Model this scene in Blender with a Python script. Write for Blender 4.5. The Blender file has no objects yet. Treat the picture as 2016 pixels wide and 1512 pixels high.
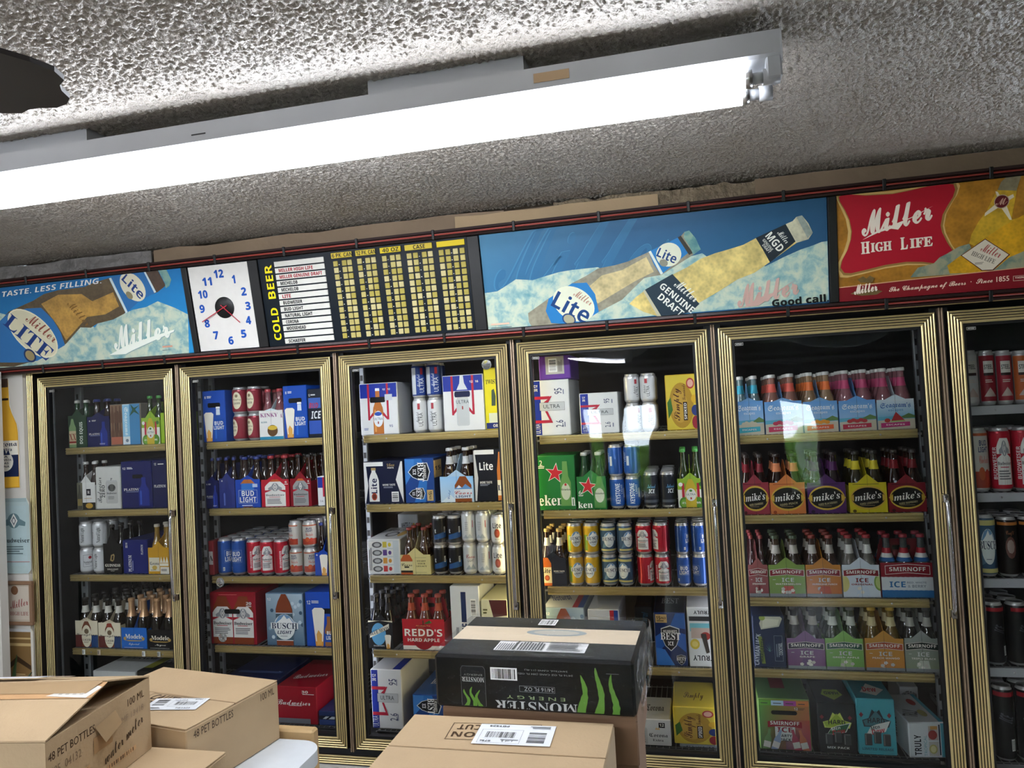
import bpy, math, random
from mathutils import Vector, Matrix
from mathutils.geometry import tessellate_polygon

random.seed(7)
scene = bpy.context.scene
COL = scene.collection

# ------------------------------------------------------------------ camera, world, exposure
FPX = 1450.0
CAM = Vector((3.01845, -2.87337, 1.70130))
CR = Vector((0.9710086, 0.23307534, -0.05308659))
CU = Vector((0.05856914, -0.01666012, 0.99814433))
CW = Vector((-0.2317584, 0.97231596, 0.02982815))
cam_d = bpy.data.cameras.new('camera')
cam_d.sensor_width = 36.0
cam_d.lens = 36.0 * FPX / 2016.0
cam_d.clip_start = 0.02
cam_o = bpy.data.objects.new('camera', cam_d)
COL.objects.link(cam_o)
cam_o.matrix_world = Matrix(((CR.x, CU.x, -CW.x, CAM.x), (CR.y, CU.y, -CW.y, CAM.y), (CR.z, CU.z, -CW.z, CAM.z), (0, 0, 0, 1)))
scene.camera = cam_o
vs = scene.view_settings
scene.display_settings.display_device = 'sRGB'
vs.view_transform = 'Standard'
vs.look = 'None'
vs.gamma = 1.0
vs.use_curve_mapping = False
vs.exposure = 1.8
scene.cycles.use_denoising = True
scene.cycles.max_bounces = 8
scene.cycles.transparent_max_bounces = 24
scene.cycles.sample_clamp_indirect = 6.0
world = bpy.data.worlds.new('daylight')
scene.world = world
world.use_nodes = True
world.node_tree.nodes['Background'].inputs[0].default_value = (0.78, 0.88, 1.0, 1)
world.node_tree.nodes['Background'].inputs[1].default_value = 6.0
TUBE_POWER = 12.0
CEIL_Z = 2.490


# ------------------------------------------------------------------ colour and material helpers
def lin(c):
    if isinstance(c, str):
        c = c.lstrip('#')
        c = tuple(int(c[i:i + 2], 16) / 255 for i in (0, 2, 4))
    return tuple((v / 12.92 if v <= 0.04045 else ((v + 0.055) / 1.055) ** 2.4) for v in c[:3]) + (1.0,)


def base_mat(name):
    m = bpy.data.materials.new(name)
    m.use_nodes = True
    return m, m.node_tree.nodes, m.node_tree.links, m.node_tree.nodes['Principled BSDF']


def mat(name, col, rough=0.5, metal=0.0, noise=None, bump=None, trans=0.0, coat=0.0, spec=None):
    """noise=(scale, amount) mottles the colour; bump=(scale, distance)"""
    m, N, L, b = base_mat(name)
    b.inputs['Base Color'].default_value = lin(col)
    b.inputs['Roughness'].default_value = rough
    b.inputs['Metallic'].default_value = metal
    b.inputs['Transmission Weight'].default_value = trans
    b.inputs['Coat Weight'].default_value = coat
    if spec is not None:
        b.inputs['Specular IOR Level'].default_value = spec
    tc = N.new('ShaderNodeTexCoord')
    if noise:
        n = N.new('ShaderNodeTexNoise')
        n.inputs['Scale'].default_value = noise[0]
        n.inputs['Detail'].default_value = 5
        L.new(tc.outputs['Object'], n.inputs['Vector'])
        r = N.new('ShaderNodeMapRange')
        r.inputs['From Min'].default_value = 0.3
        r.inputs['From Max'].default_value = 0.7
        r.inputs['To Min'].default_value = 1 - noise[1]
        r.inputs['To Max'].default_value = 1 + noise[1]
        L.new(n.outputs['Fac'], r.inputs['Value'])
        x = N.new('ShaderNodeVectorMath')
        x.operation = 'SCALE'
        x.inputs[0].default_value = lin(col)[:3]
        L.new(r.outputs['Result'], x.inputs['Scale'])
        L.new(x.outputs['Vector'], b.inputs['Base Color'])
    if bump:
        n = N.new('ShaderNodeTexNoise')
        n.inputs['Scale'].default_value = bump[0]
        n.inputs['Detail'].default_value = 4
        L.new(tc.outputs['Object'], n.inputs['Vector'])
        bp = N.new('ShaderNodeBump')
        bp.inputs['Distance'].default_value = bump[1]
        L.new(n.outputs['Fac'], bp.inputs['Height'])
        L.new(bp.outputs['Normal'], b.inputs['Normal'])
    return m


def attr_mat(name, rough, metal=0.0, trans=0.0, coat=0.0, wear=0.06, scale=60, spec=0.5, gain=1.25):
    """the colour printed or painted on each piece is stored on its mesh; a fine procedural mottling is added"""
    m, N, L, b = base_mat(name)
    a = N.new('ShaderNodeAttribute')
    a.attribute_name = 'Col'
    tc = N.new('ShaderNodeTexCoord')
    n = N.new('ShaderNodeTexNoise')
    n.inputs['Scale'].default_value = scale
    n.inputs['Detail'].default_value = 4
    L.new(tc.outputs['Object'], n.inputs['Vector'])
    r = N.new('ShaderNodeMapRange')
    r.inputs['To Min'].default_value = gain * (1 - wear)
    r.inputs['To Max'].default_value = gain * (1 + wear)
    L.new(n.outputs['Fac'], r.inputs['Value'])
    x = N.new('ShaderNodeVectorMath')
    x.operation = 'SCALE'
    L.new(a.outputs['Color'], x.inputs[0])
    L.new(r.outputs['Result'], x.inputs['Scale'])
    L.new(x.outputs['Vector'], b.inputs['Base Color'])
    b.inputs['Roughness'].default_value = rough
    b.inputs['Metallic'].default_value = metal
    b.inputs['Transmission Weight'].default_value = trans
    b.inputs['Coat Weight'].default_value = coat
    b.inputs['Coat Roughness'].default_value = 0.08
    b.inputs['Specular IOR Level'].default_value = spec
    return m


def emit_mat(name, col, strength):
    m, N, L, b = base_mat(name)
    b.inputs['Base Color'].default_value = (0.9, 0.9, 0.9, 1)
    b.inputs['Emission Color'].default_value = lin(col)
    b.inputs['Emission Strength'].default_value = strength
    return m


def ice_mat():
    """printed crushed ice: mottled cream and aqua"""
    m, N, L, b = base_mat('ice_print')
    tc = N.new('ShaderNodeTexCoord')
    n = N.new('ShaderNodeTexNoise')
    n.inputs['Scale'].default_value = 20
    n.inputs['Detail'].default_value = 8
    n.inputs['Roughness'].default_value = 0.6
    n.inputs['Distortion'].default_value = 0.35
    L.new(tc.outputs['Object'], n.inputs['Vector'])
    r = N.new('ShaderNodeValToRGB')
    e = r.color_ramp.elements
    e[0].position, e[0].color = 0.3, lin('6fa9b4')
    e[1].position, e[1].color = 0.62, lin('d9e2cb')
    k = e.new(0.45)
    k.color = lin('a3c7c2')
    k = e.new(0.52)
    k.color = lin('c5d9c6')
    L.new(n.outputs['Fac'], r.inputs['Fac'])
    a = N.new('ShaderNodeAttribute')
    a.attribute_name = 'Col'
    mx = N.new('ShaderNodeMix')
    mx.data_type = 'RGBA'
    mx.blend_type = 'MULTIPLY'
    mx.inputs['Factor'].default_value = 1.0
    L.new(r.outputs['Color'], mx.inputs['A'])
    L.new(a.outputs['Color'], mx.inputs['B'])
    L.new(mx.outputs['Result'], b.inputs['Base Color'])
    b.inputs['Roughness'].default_value = 0.3
    return m


def dew_mat():
    """printed beer with droplets: the stored colour broken up by light and dark specks"""
    m, N, L, b = base_mat('dew_print')
    tc = N.new('ShaderNodeTexCoord')
    n = N.new('ShaderNodeTexVoronoi')
    n.inputs['Scale'].default_value = 85
    L.new(tc.outputs['Object'], n.inputs['Vector'])
    n2 = N.new('ShaderNodeTexNoise')
    n2.inputs['Scale'].default_value = 16
    n2.inputs['Detail'].default_value = 5
    L.new(tc.outputs['Object'], n2.inputs['Vector'])
    ad = N.new('ShaderNodeMath')
    ad.operation = 'MULTIPLY_ADD'
    ad.inputs[1].default_value = 0.22
    L.new(n.outputs['Distance'], ad.inputs[0])
    L.new(n2.outputs['Fac'], ad.inputs[2])
    r = N.new('ShaderNodeMapRange')
    r.inputs['From Min'].default_value = 0.4
    r.inputs['From Max'].default_value = 0.8
    r.inputs['To Min'].default_value = 0.8
    r.inputs['To Max'].default_value = 1.45
    L.new(ad.outputs[0], r.inputs['Value'])
    a = N.new('ShaderNodeAttribute')
    a.attribute_name = 'Col'
    x = N.new('ShaderNodeVectorMath')
    x.operation = 'SCALE'
    L.new(a.outputs['Color'], x.inputs[0])
    L.new(r.outputs['Result'], x.inputs['Scale'])
    L.new(x.outputs['Vector'], b.inputs['Base Color'])
    b.inputs['Roughness'].default_value = 0.35
    return m


def ceiling_mat():
    m, N, L, b = base_mat('popcorn_ceiling')
    tc = N.new('ShaderNodeTexCoord')
    n = N.new('ShaderNodeTexNoise')
    n.inputs['Scale'].default_value = 260
    n.inputs['Detail'].default_value = 3
    L.new(tc.outputs['Object'], n.inputs['Vector'])
    bp = N.new('ShaderNodeBump')
    bp.inputs['Distance'].default_value = 0.004
    L.new(n.outputs['Fac'], bp.inputs['Height'])
    L.new(bp.outputs['Normal'], b.inputs['Normal'])
    big = N.new('ShaderNodeTexNoise')
    big.inputs['Scale'].default_value = 1.6
    L.new(tc.outputs['Object'], big.inputs['Vector'])
    r = N.new('ShaderNodeValToRGB')
    e = r.color_ramp.elements
    e[0].position, e[0].color = 0.3, lin('a29a90')
    e[1].position, e[1].color = 0.7, lin('b6b1aa')
    L.new(big.outputs['Fac'], r.inputs['Fac'])
    L.new(r.outputs['Color'], b.inputs['Base Color'])
    b.inputs['Roughness'].default_value = 0.36
    return m


def pane_mat(name, refl, ripple):
    """door glass: lets straight-through light pass, mirrors the room by fresnel"""
    m, N, L, b = base_mat(name)
    N.remove(b)
    out = [x for x in N if x.type == 'OUTPUT_MATERIAL'][0]
    t = N.new('ShaderNodeBsdfTransparent')
    t.inputs[0].default_value = (0.96, 0.975, 0.97, 1)
    g = N.new('ShaderNodeBsdfGlossy')
    g.inputs['Roughness'].default_value = 0.015
    f = N.new('ShaderNodeFresnel')
    f.inputs['IOR'].default_value = 1.5
    mm = N.new('ShaderNodeMath')
    mm.operation = 'MULTIPLY'
    mm.inputs[1].default_value = refl
    mm.use_clamp = True
    L.new(f.outputs[0], mm.inputs[0])
    if ripple:
        tc = N.new('ShaderNodeTexCoord')
        n = N.new('ShaderNodeTexNoise')
        n.inputs['Scale'].default_value = 3.0
        n.inputs['Detail'].default_value = 1.0
        L.new(tc.outputs['Object'], n.inputs['Vector'])
        bp = N.new('ShaderNodeBump')
        bp.inputs['Distance'].default_value = ripple
        L.new(n.outputs['Fac'], bp.inputs['Height'])
        L.new(bp.outputs['Normal'], g.inputs['Normal'])
    mx = N.new('ShaderNodeMixShader')
    L.new(mm.outputs[0], mx.inputs[0])
    L.new(t.outputs[0], mx.inputs[1])
    L.new(g.outputs[0], mx.inputs[2])
    L.new(mx.outputs[0], out.inputs['Surface'])
    return m


def film_mat():
    """clear shrink wrap: mostly transparent, crinkled gloss"""
    m, N, L, b = base_mat('shrink_film')
    N.remove(b)
    out = [x for x in N if x.type == 'OUTPUT_MATERIAL'][0]
    t = N.new('ShaderNodeBsdfTransparent')
    t.inputs[0].default_value = (0.96, 0.96, 0.96, 1)
    g = N.new('ShaderNodeBsdfGlossy')
    g.inputs['Roughness'].default_value = 0.07
    tc = N.new('ShaderNodeTexCoord')
    mp = N.new('ShaderNodeMapping')
    mp.inputs['Scale'].default_value = (9, 30, 22)
    L.new(tc.outputs['Object'], mp.inputs['Vector'])
    n = N.new('ShaderNodeTexNoise')
    n.inputs['Scale'].default_value = 1.0
    n.inputs['Detail'].default_value = 5
    n.inputs['Distortion'].default_value = 1.5
    L.new(mp.outputs[0], n.inputs['Vector'])
    bp = N.new('ShaderNodeBump')
    bp.inputs['Distance'].default_value = 0.012
    L.new(n.outputs['Fac'], bp.inputs['Height'])
    L.new(bp.outputs['Normal'], g.inputs['Normal'])
    f = N.new('ShaderNodeFresnel')
    f.inputs['IOR'].default_value = 1.5
    mm = N.new('ShaderNodeMath')
    mm.operation = 'MULTIPLY_ADD'
    mm.inputs[1].default_value = 0.35
    mm.inputs[2].default_value = 0.0
    mm.use_clamp = True
    L.new(f.outputs[0], mm.inputs[0])
    mx = N.new('ShaderNodeMixShader')
    L.new(mm.outputs[0], mx.inputs[0])
    L.new(t.outputs[0], mx.inputs[1])
    L.new(g.outputs[0], mx.inputs[2])
    L.new(mx.outputs[0], out.inputs['Surface'])
    return m


M = dict(
    ink=attr_mat('printed_ink', 0.36, wear=0.05, scale=30, spec=0.22), board=attr_mat('coated_board', 0.36, wear=0.05, scale=20, spec=0.22),
    can=attr_mat('can_paint', 0.3, metal=0.45, wear=0.03, coat=0.3), glass=attr_mat('bottle_glass', 0.07, trans=0.25, coat=0.5, wear=0.02),
    clear=attr_mat('clear_bottle_glass', 0.05, trans=0.6, coat=0.4, wear=0.02),
    paint=attr_mat('painted_surface', 0.5, wear=0.06, scale=25), plastic=attr_mat('moulded_plastic', 0.35, wear=0.03),
    ice=ice_mat(), dew=dew_mat(),
    alu=mat('aluminium', 'c9c9c9', 0.28, 1.0), gold=mat('gold_anodised', 'e0cc94', 0.33, 0.7, noise=(14, 0.07)),
    groove=mat('dark_groove', '1c140b', 0.6), tan=mat('bronze_strip', 'a8917a', 0.4, 0.55), rail=mat('brass_rail', 'bda972', 0.36, 0.6, noise=(9, 0.08)),
    black=mat('black_frame', '0b0b0c', 0.45), rubber=mat('black_gasket', '08090b', 0.6), chrome=mat('chrome', 'c8c8cc', 0.16, 1.0),
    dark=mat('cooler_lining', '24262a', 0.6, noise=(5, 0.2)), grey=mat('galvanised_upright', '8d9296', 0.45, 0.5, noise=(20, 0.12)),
    wire=mat('wire_coating', '9a9c9a', 0.35, 0.6), white=mat('white_paint', 'd4d0c8', 0.6, noise=(3, 0.07)),
    ceil=ceiling_mat(), soffit=mat('beige_board', '8c7760', 0.75, noise=(6, 0.12), bump=(9, 0.01)),
    tape=mat('foil_tape', '8b8784', 0.42, 0.4, noise=(14, 0.25), bump=(22, 0.012)), fluff=mat('insulation_batt', '8f7f68', 0.95, noise=(30, 0.3), bump=(40, 0.03)),
    enamel=mat('white_enamel', 'a9abaf', 0.4, noise=(6, 0.03)), tube=emit_mat('lit_tube', 'f1f6ff', TUBE_POWER),
    lamp=emit_mat('cooler_tube_warm', 'ffe9ac', 7.0), lamp2=emit_mat('cooler_tube_white', 'f2f4ff', 3.0), blade=mat('dark_wood', '2b2523', 0.5, noise=(12, 0.25)),
    card=mat('corrugated_card', 'b59b78', 0.75, noise=(5, 0.06), bump=(120, 0.0008)), card2=mat('brown_card', '86664c', 0.75, noise=(5, 0.06)),
    card_in=mat('card_core', '6b523a', 0.8), ptape=mat('packing_tape', 'a98d6a', 0.22, noise=(8, 0.08)),
    film=film_mat(), table=mat('white_table_plastic', 'd9dee2', 0.4, noise=(40, 0.02)), floor=mat('vinyl_floor', '8a8278', 0.4, noise=(6, 0.1)),
    panelling=mat('dark_panelling', '4a4038', 0.6, noise=(4, 0.2)),
    wood=mat('pale_wood', 'c9a877', 0.6, noise=(12, 0.15)), leaf=mat('leaf_green', '1f4a20', 0.4, noise=(14, 0.25)), clay=mat('terracotta', '8a5a40', 0.8),
    cup=mat('clear_vinyl', 'd9dcd9', 0.1, trans=0.85), hedge=mat('hedge_leaves', '5f8a2c', 0.8, noise=(4, 0.5), bump=(6, 0.2)),
    neon=mat('red_trim_strip', 'b0463c', 0.35), rust=mat('dark_maroon_rail', '2a1513', 0.35, 0.2),
)


# ------------------------------------------------------------------ mesh builder
class MB:
    def __init__(s, mats=('board',)):
        s.mats, s.v, s.c, s.f, s.m, s.sm = list(mats), [], [], [], [], []

    def mi(s, m):
        if m is None:
            return 0
        if m not in s.mats:
            s.mats.append(m)
        return s.mats.index(m)

    def add(s, vs_, fs, col='ffffff', m=None, smooth=False):
        b, c, k = len(s.v), (lin(col) if isinstance(col, (str,)) else col), s.mi(m)
        s.v += [tuple(v) for v in vs_]
        s.c += [c] * len(vs_) if not isinstance(c, list) else c
        for f in fs:
            s.f.append(tuple(b + i for i in f))
            s.m.append(k)
            s.sm.append(smooth)

    def box(s, x0, y0, z0, x1, y1, z1, col='ffffff', m=None, ch=0.0):
        if ch <= 0:
            v = [(x, y, z) for z in (z0, z1) for y in (y0, y1) for x in (x0, x1)]
            s.add(v, [(0, 2, 3, 1), (4, 5, 7, 6), (0, 1, 5, 4), (2, 6, 7, 3), (0, 4, 6, 2), (1, 3, 7, 5)], col, m)
            return
        P, v, idx = ((x0, x1), (y0, y1), (z0, z1)), [], {}
        for cx in (0, 1):
            for cy in (0, 1):
                for cz in (0, 1):
                    for a in range(3):
                        p = [P[0][cx], P[1][cy], P[2][cz]]
                        for k in range(3):
                            if k != a:
                                p[k] += ch if (cx, cy, cz)[k] == 0 else -ch
                        idx[cx, cy, cz, a] = len(v)
                        v.append(tuple(p))
        f = []
        for a in range(3):
            o = [k for k in range(3) if k != a]
            for sd in (0, 1):
                q = []
                for (p, r) in ((0, 0), (1, 0), (1, 1), (0, 1)):
                    k = [0, 0, 0]
                    k[a], k[o[0]], k[o[1]] = sd, p, r
                    q.append(idx[(*k, a)])
                if (sd == 1) == (a == 1):
                    q.reverse()
                f.append(tuple(q))
        for a in range(3):
            o = [k for k in range(3) if k != a]
            for p in (0, 1):
                for r in (0, 1):
                    q = []
                    for (e, ax) in ((0, o[0]), (1, o[0]), (1, o[1]), (0, o[1])):
                        k = [0, 0, 0]
                        k[a], k[o[0]], k[o[1]] = e, p, r
                        q.append(idx[(*k, ax)])
                    f.append(tuple(q))
        for cx in (0, 1):
            for cy in (0, 1):
                for cz in (0, 1):
                    f.append(tuple(idx[cx, cy, cz, a] for a in range(3)))
        s.add(v, f, col, m)

    def lathe(s, prof, n=16, col='ffffff', m=None, cap=True, cx=0.0, cy=0.0, z0=0.0):
        """prof: (r, z[, colour]) from bottom to top; a colour change makes a crisp ring"""
        rows, cols, cur = [], [], lin(col)
        for p in prof:
            if len(p) > 2 and rows:
                rows.append((p[0], p[1], False))
                cols.append(cur)
                cur = lin(p[2])
                rows.append((p[0], p[1], True))
                cols.append(cur)
                continue
            if len(p) > 2:
                cur = lin(p[2])
            rows.append((p[0], p[1], False))
            cols.append(cur)
        v, c, f = [], [], []
        for (r, z, _), k in zip(rows, cols):
            for i in range(n):
                t = 2 * math.pi * i / n
                v.append((cx + r * math.cos(t), cy + r * math.sin(t), z0 + z))
                c.append(k)
        for j in range(len(rows) - 1):
            if rows[j + 1][2]:
                continue
            for i in range(n):
                a, b = j * n + i, j * n + (i + 1) % n
                f.append((a, b, b + n, a + n))
        if cap:
            f.append(tuple(range(n))[::-1])
            f.append(tuple(range((len(rows) - 1) * n, len(rows) * n)))
        s.add(v, f, c, m, True)

    def tube(s, pts, r, n=8, col='ffffff', m=None):
        pts = [Vector(p) for p in pts]
        v, f = [], []
        for i, p in enumerate(pts):
            d = (pts[min(i + 1, len(pts) - 1)] - pts[max(i - 1, 0)]).normalized()
            a = d.cross(Vector((0, 0, 1)) if abs(d.z) < 0.9 else Vector((1, 0, 0))).normalized()
            b = d.cross(a)
            for k in range(n):
                t = 2 * math.pi * k / n
                v.append(p + a * (r * math.cos(t)) + b * (r * math.sin(t)))
        for i in range(len(pts) - 1):
            for k in range(n):
                a, b = i * n + k, i * n + (k + 1) % n
                f.append((a, b, b + n, a + n))
        f += [tuple(range(n)), tuple(range((len(pts) - 1) * n, len(pts) * n))]
        s.add(v, f, col, m, True)

    def prism(s, pts, y0, y1, col='ffffff', m=None):
        """outline in x,z extruded from y0 to y1"""
        n = len(pts)
        v = [(x, y0, z) for x, z in pts] + [(x, y1, z) for x, z in pts]
        tri = tessellate_polygon([[Vector((x, z, 0)) for x, z in pts]])
        f = [tuple(t) for t in tri] + [tuple(i + n for i in t) for t in tri]
        f += [(i, (i + 1) % n, (i + 1) % n + n, i + n) for i in range(n)]
        s.add(v, f, col, m)

    def mesh(s, name, recalc=True):
        me = bpy.data.meshes.new(name)
        me.from_pydata(s.v, [], s.f)
        for m in s.mats:
            me.materials.append(M[m])
        me.polygons.foreach_set('material_index', s.m)
        me.polygons.foreach_set('use_smooth', s.sm)
        ca = me.color_attributes.new('Col', 'FLOAT_COLOR', 'POINT')
        ca.data.foreach_set('color', [k for c in s.c for k in c])
        if recalc:
            import bmesh
            bm = bmesh.new()
            bm.from_mesh(me)
            bmesh.ops.recalc_face_normals(bm, faces=bm.faces)
            bm.to_mesh(me)
            bm.free()
        me.update()
        return me


def obj(name, mesh, parent=None, loc=(0, 0, 0), rot=(0, 0, 0)):
    if isinstance(mesh, MB):
        mesh = mesh.mesh(name)
    o = bpy.data.objects.new(name, mesh)
    COL.objects.link(o)
    if parent:
        o.parent = parent
    o.location = loc
    o.rotation_euler = rot
    return o


def tag(o, label=None, cat=None, group=None, kind=None):
    for k, v in (('label', label), ('category', cat), ('group', group), ('kind', kind)):
        if v:
            o[k] = v
    return o


def structure(name, mb, **kw):
    return tag(obj(name, mb, **kw), kind='structure')


# ------------------------------------------------------------------ lettering and flat print
ALPH = {'b': (0x1D5D4, 0x1D5EE, 0x1D7EC), 's': (0x1D400, 0x1D41A, 0x1D7CE), 'i': (0x1D468, 0x1D482, None), 'c': (0x1D4D0, 0x1D4EA, None),
        'f': (0x1D56C, 0x1D586, None), 'o': (0x1D63C, 0x1D656, None), 'n': (None, None, None)}
GC = {}


def glyphs(text, st):
    if (text, st) in GC:
        return GC[text, st]
    A, a, d = ALPH[st]
    body = ''
    for ch in text:
        if A and 'A' <= ch <= 'Z':
            ch = chr(A + ord(ch) - 65)
        elif a and 'a' <= ch <= 'z':
            ch = chr(a + ord(ch) - 97)
        elif d and ch.isdigit():
            ch = chr(d + ord(ch) - 48)
        body += ch
    cu = bpy.data.curves.new('lettering', 'FONT')
    cu.body = body
    cu.resolution_u = 2
    ob = bpy.data.objects.new('lettering', cu)
    me = ob.to_mesh()
    vs_ = [(v.co.x, v.co.y) for v in me.vertices]
    fs = [tuple(p.vertices) for p in me.polygons]
    ob.to_mesh_clear()
    bpy.data.objects.remove(ob)
    bpy.data.curves.remove(cu)
    if vs_:
        x0, x1 = min(v[0] for v in vs_), max(v[0] for v in vs_)
        y0, y1 = min(v[1] for v in vs_), max(v[1] for v in vs_)
    else:
        x0 = x1 = y0 = y1 = 0
    GC[text, st] = ([(x - x0, y - y0) for x, y in vs_], fs, max(x1 - x0, 1e-4), max(y1 - y0, 1e-4))
    return GC[text, st]


BOTTLE2D = [(-.5, 0), (.5, 0), (.5, .5), (.46, .58), (.3, .68), (.21, .76), (.19, 1), (-.19, 1), (-.21, .76), (-.3, .68), (-.46, .58), (-.5, .5)]


def finer(pts, faces, lim):
    """split flat print into narrow pieces so that it follows a can's curve"""
    pts, out = list(pts), []
    todo = [(f[0], f[i], f[i + 1]) for f in faces for i in range(1, len(f) - 1)]
    mids = {}
    while todo:
        t = todo.pop()
        e = max(((0, 1, 2), (1, 2, 0), (2, 0, 1)), key=lambda q_: abs(pts[t[q_[0]]][0] - pts[t[q_[1]]][0]))
        a, b, c_ = (t[k] for k in e)
        if abs(pts[a][0] - pts[b][0]) <= lim:
            out.append(t)
            continue
        k = (min(a, b), max(a, b))
        if k not in mids:
            mids[k] = len(pts)
            pts.append(((pts[a][0] + pts[b][0]) / 2, (pts[a][1] + pts[b][1]) / 2))
        m = mids[k]
        todo += [(a, m, c_), (m, b, c_)]
    return pts, out


class Art:
    """flat print: coloured outlines in panel metres, each laid a hair over the last"""

    def __init__(s, W, H, step=0.00012):
        s.W, s.H, s.L, s.step = W, H, [], step

    def poly(s, pts, col, m='ink'):
        tri = tessellate_polygon([[Vector((x, y, 0)) for x, y in pts]])
        s.L.append((list(pts), [tuple(t) for t in tri], col, m))

    def rect(s, x, y, w, h, col, m='ink', nx=1):
        if nx == 1:
            s.L.append(([(x, y), (x + w, y), (x + w, y + h), (x, y + h)], [(0, 1, 2, 3)], col, m))
        else:
            p = [(x + w * i / nx, yy) for i in range(nx + 1) for yy in (y, y + h)]
            s.L.append((p, [(2 * i, 2 * i + 2, 2 * i + 3, 2 * i + 1) for i in range(nx)], col, m))

    def grad(s, x, y, w, h, cols, m='ink'):
        """four corner colours: bl br tr tl"""
        s.L.append(([(x, y), (x + w, y), (x + w, y + h), (x, y + h)], [(0, 1, 2, 3)], [lin(c) for c in cols], m))

    def ell(s, x, y, rx, ry, col, n=20, rot=0, m='ink'):
        c, q = math.cos(math.radians(rot)), math.sin(math.radians(rot))
        p = []
        for i in range(n):
            t = 2 * math.pi * i / n
            a, b = rx * math.cos(t), ry * math.sin(t)
            p.append((x + a * c - b * q, y + a * q + b * c))
        s.L.append((p, [tuple(range(n))], col, m))

    def text(s, t, x, y, h, col, st='b', w=None, rot=0, sk=0, al='c', arc=0, em=0):
        """cap height h, centred on x,y; w fits the width; sk slants; arc bows upward"""
        v, f, gw, gh = glyphs(t, st)
        if not f:
            return
        low = any(ch in 'gjpqy' for ch in t) or st in 'c'
        sy = h / gh * (1.25 if low and st != 'c' else 1.1 if st == 'c' else 1.0)
        sx = (w / gw) if w else sy
        c, q = math.cos(math.radians(rot)), math.sin(math.radians(rot))
        W, Hh = gw * sx, gh * sy
        ox = {'c': W / 2, 'l': 0, 'r': W}[al]
        p = []
        for a, b in v:
            a2, b2 = a * sx - ox, b * sy - Hh / 2
            a2 += sk * b2
            if arc:
                b2 += arc * (1 - (2 * a2 / W) ** 2)
            p.append((x + a2 * c - b2 * q, y + a2 * q + b2 * c))
        s.L.append((p, f, col, 'ink'))
        for dx, dy in ((-em, 0), (em, 0), (0, em), (0, -em)) if em else ():
            s.L.append(([(a + dx, b + dy) for a, b in p], f, col, 'ink'))

    def lines(s, x, y, w, h, n, col, rot90=False):
        """print too fine to read: thin broken bars"""
        rnd = random.Random(int(x * 1e4) + n)
        for i in range(n):
            if rot90:
                s.rect(x + w * (i + .25) / n, y, w / n * .5, h * rnd.uniform(.7, 1), col)
            else:
                s.rect(x, y + h * (i + .25) / n, w * rnd.uniform(.75, 1), h / n * .5, col)

    def bars(s, x, y, w, h, col='101010', bg='e8e8e6', n=16, vert=True):
        s.rect(x, y, w, h, bg)
        rnd, p = random.Random(n + int(w * 1e4)), []
        f = []
        for i in range(n):
            k = (.06 + .88 * i / n, .88 / n * rnd.choice((.3, .5, .75)))
            b = len(p)
            if vert:
                p += [(x + w * k[0], y + h * .1), (x + w * (k[0] + k[1]), y + h * .1), (x + w * (k[0] + k[1]), y + h * .9), (x + w * k[0], y + h * .9)]
            else:
                p += [(x + w * .1, y + h * k[0]), (x + w * .9, y + h * k[0]), (x + w * .9, y + h * (k[0] + k[1])), (x + w * .1, y + h * (k[0] + k[1]))]
            f.append((b, b + 1, b + 2, b + 3))
        s.L.append((p, f, col, 'ink'))

    def bottle(s, x, y, w, h, glass, label=None, neck=None, cap=None, rot=0, shine=None):
        c, q = math.cos(math.radians(rot)), math.sin(math.radians(rot))
        P = lambda pts: [(x + a * w * c - b * h * q, y + a * w * q + b * h * c) for a, b in pts]
        s.poly(P(BOTTLE2D), glass)
        if shine:
            s.poly(P([(-.38, .05), (-.2, .05), (-.2, .5), (-.3, .56), (-.38, .5)]), shine)
        if label:
            s.poly(P([(-.5, .14), (.5, .14), (.5, .42), (-.5, .42)]), label)
        if neck:
            s.poly(P([(-.21, .76), (.21, .76), (.19, .94), (-.19, .94)]), neck)
        if cap:
            s.poly(P([(-.22, .95), (.22, .95), (.2, 1.01), (-.2, 1.01)]), cap)

    def can(s, x, y, w, h, col, top='b8b8b8'):
        s.poly([(x - w * .42, y), (x + w * .42, y), (x + w * .5, y + h * .05), (x + w * .5, y + h * .9), (x + w * .42, y + h), (x - w * .42, y + h), (x - w * .5, y + h * .9), (x - w * .5, y + h * .05)], col)
        s.rect(x - w * .42, y + h * .95, w * .84, h * .06, top)
        s.rect(x - w * .4, y + h * .06, w * .12, h * .84, top)

    def slot(s, x, y, w, h, col='0a0a0c'):
        s.poly([(x - w / 2 + w * .09 * math.cos(t), y + h * .42 * math.sin(t)) for t in [math.pi * (.5 + k / 6) for k in range(7)]] +
               [(x + w / 2 + w * .09 * math.cos(t), y + h * .42 * math.sin(t)) for t in [math.pi * (-.5 + k / 6) for k in range(7)]], col)

    def outline(s, pts, wd, col):
        n, p, f = len(pts), [], []
        for i in range(n):
            a, b = Vector(pts[i]), Vector(pts[(i + 1) % n])
            d = (b - a).normalized()
            k = Vector((-d.y, d.x)) * wd / 2
            e = d * wd / 2
            j = len(p)
            p += [tuple(a - e - k), tuple(b + e - k), tuple(b + e + k), tuple(a - e + k)]
            f.append((j, j + 1, j + 2, j + 3))
        s.L.append((p, f, col, 'ink'))

    def frame(s, x, y, w, h, wd, col):
        s.outline([(x, y), (x + w, y), (x + w, y + h), (x, y + h)], wd, col)

    def turned(s, k=1):
        """the same print turned by k quarter turns anticlockwise; the panel's width and height swap"""
        o = Art(s.W, s.H, s.step)
        o.L = s.L
        for _ in range(k % 4):
            n = Art(o.H, o.W, s.step)
            n.L = [([(o.H - y, x) for x, y in p], f, c, m) for p, f, c, m in o.L]
            o = n
        return o

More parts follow.
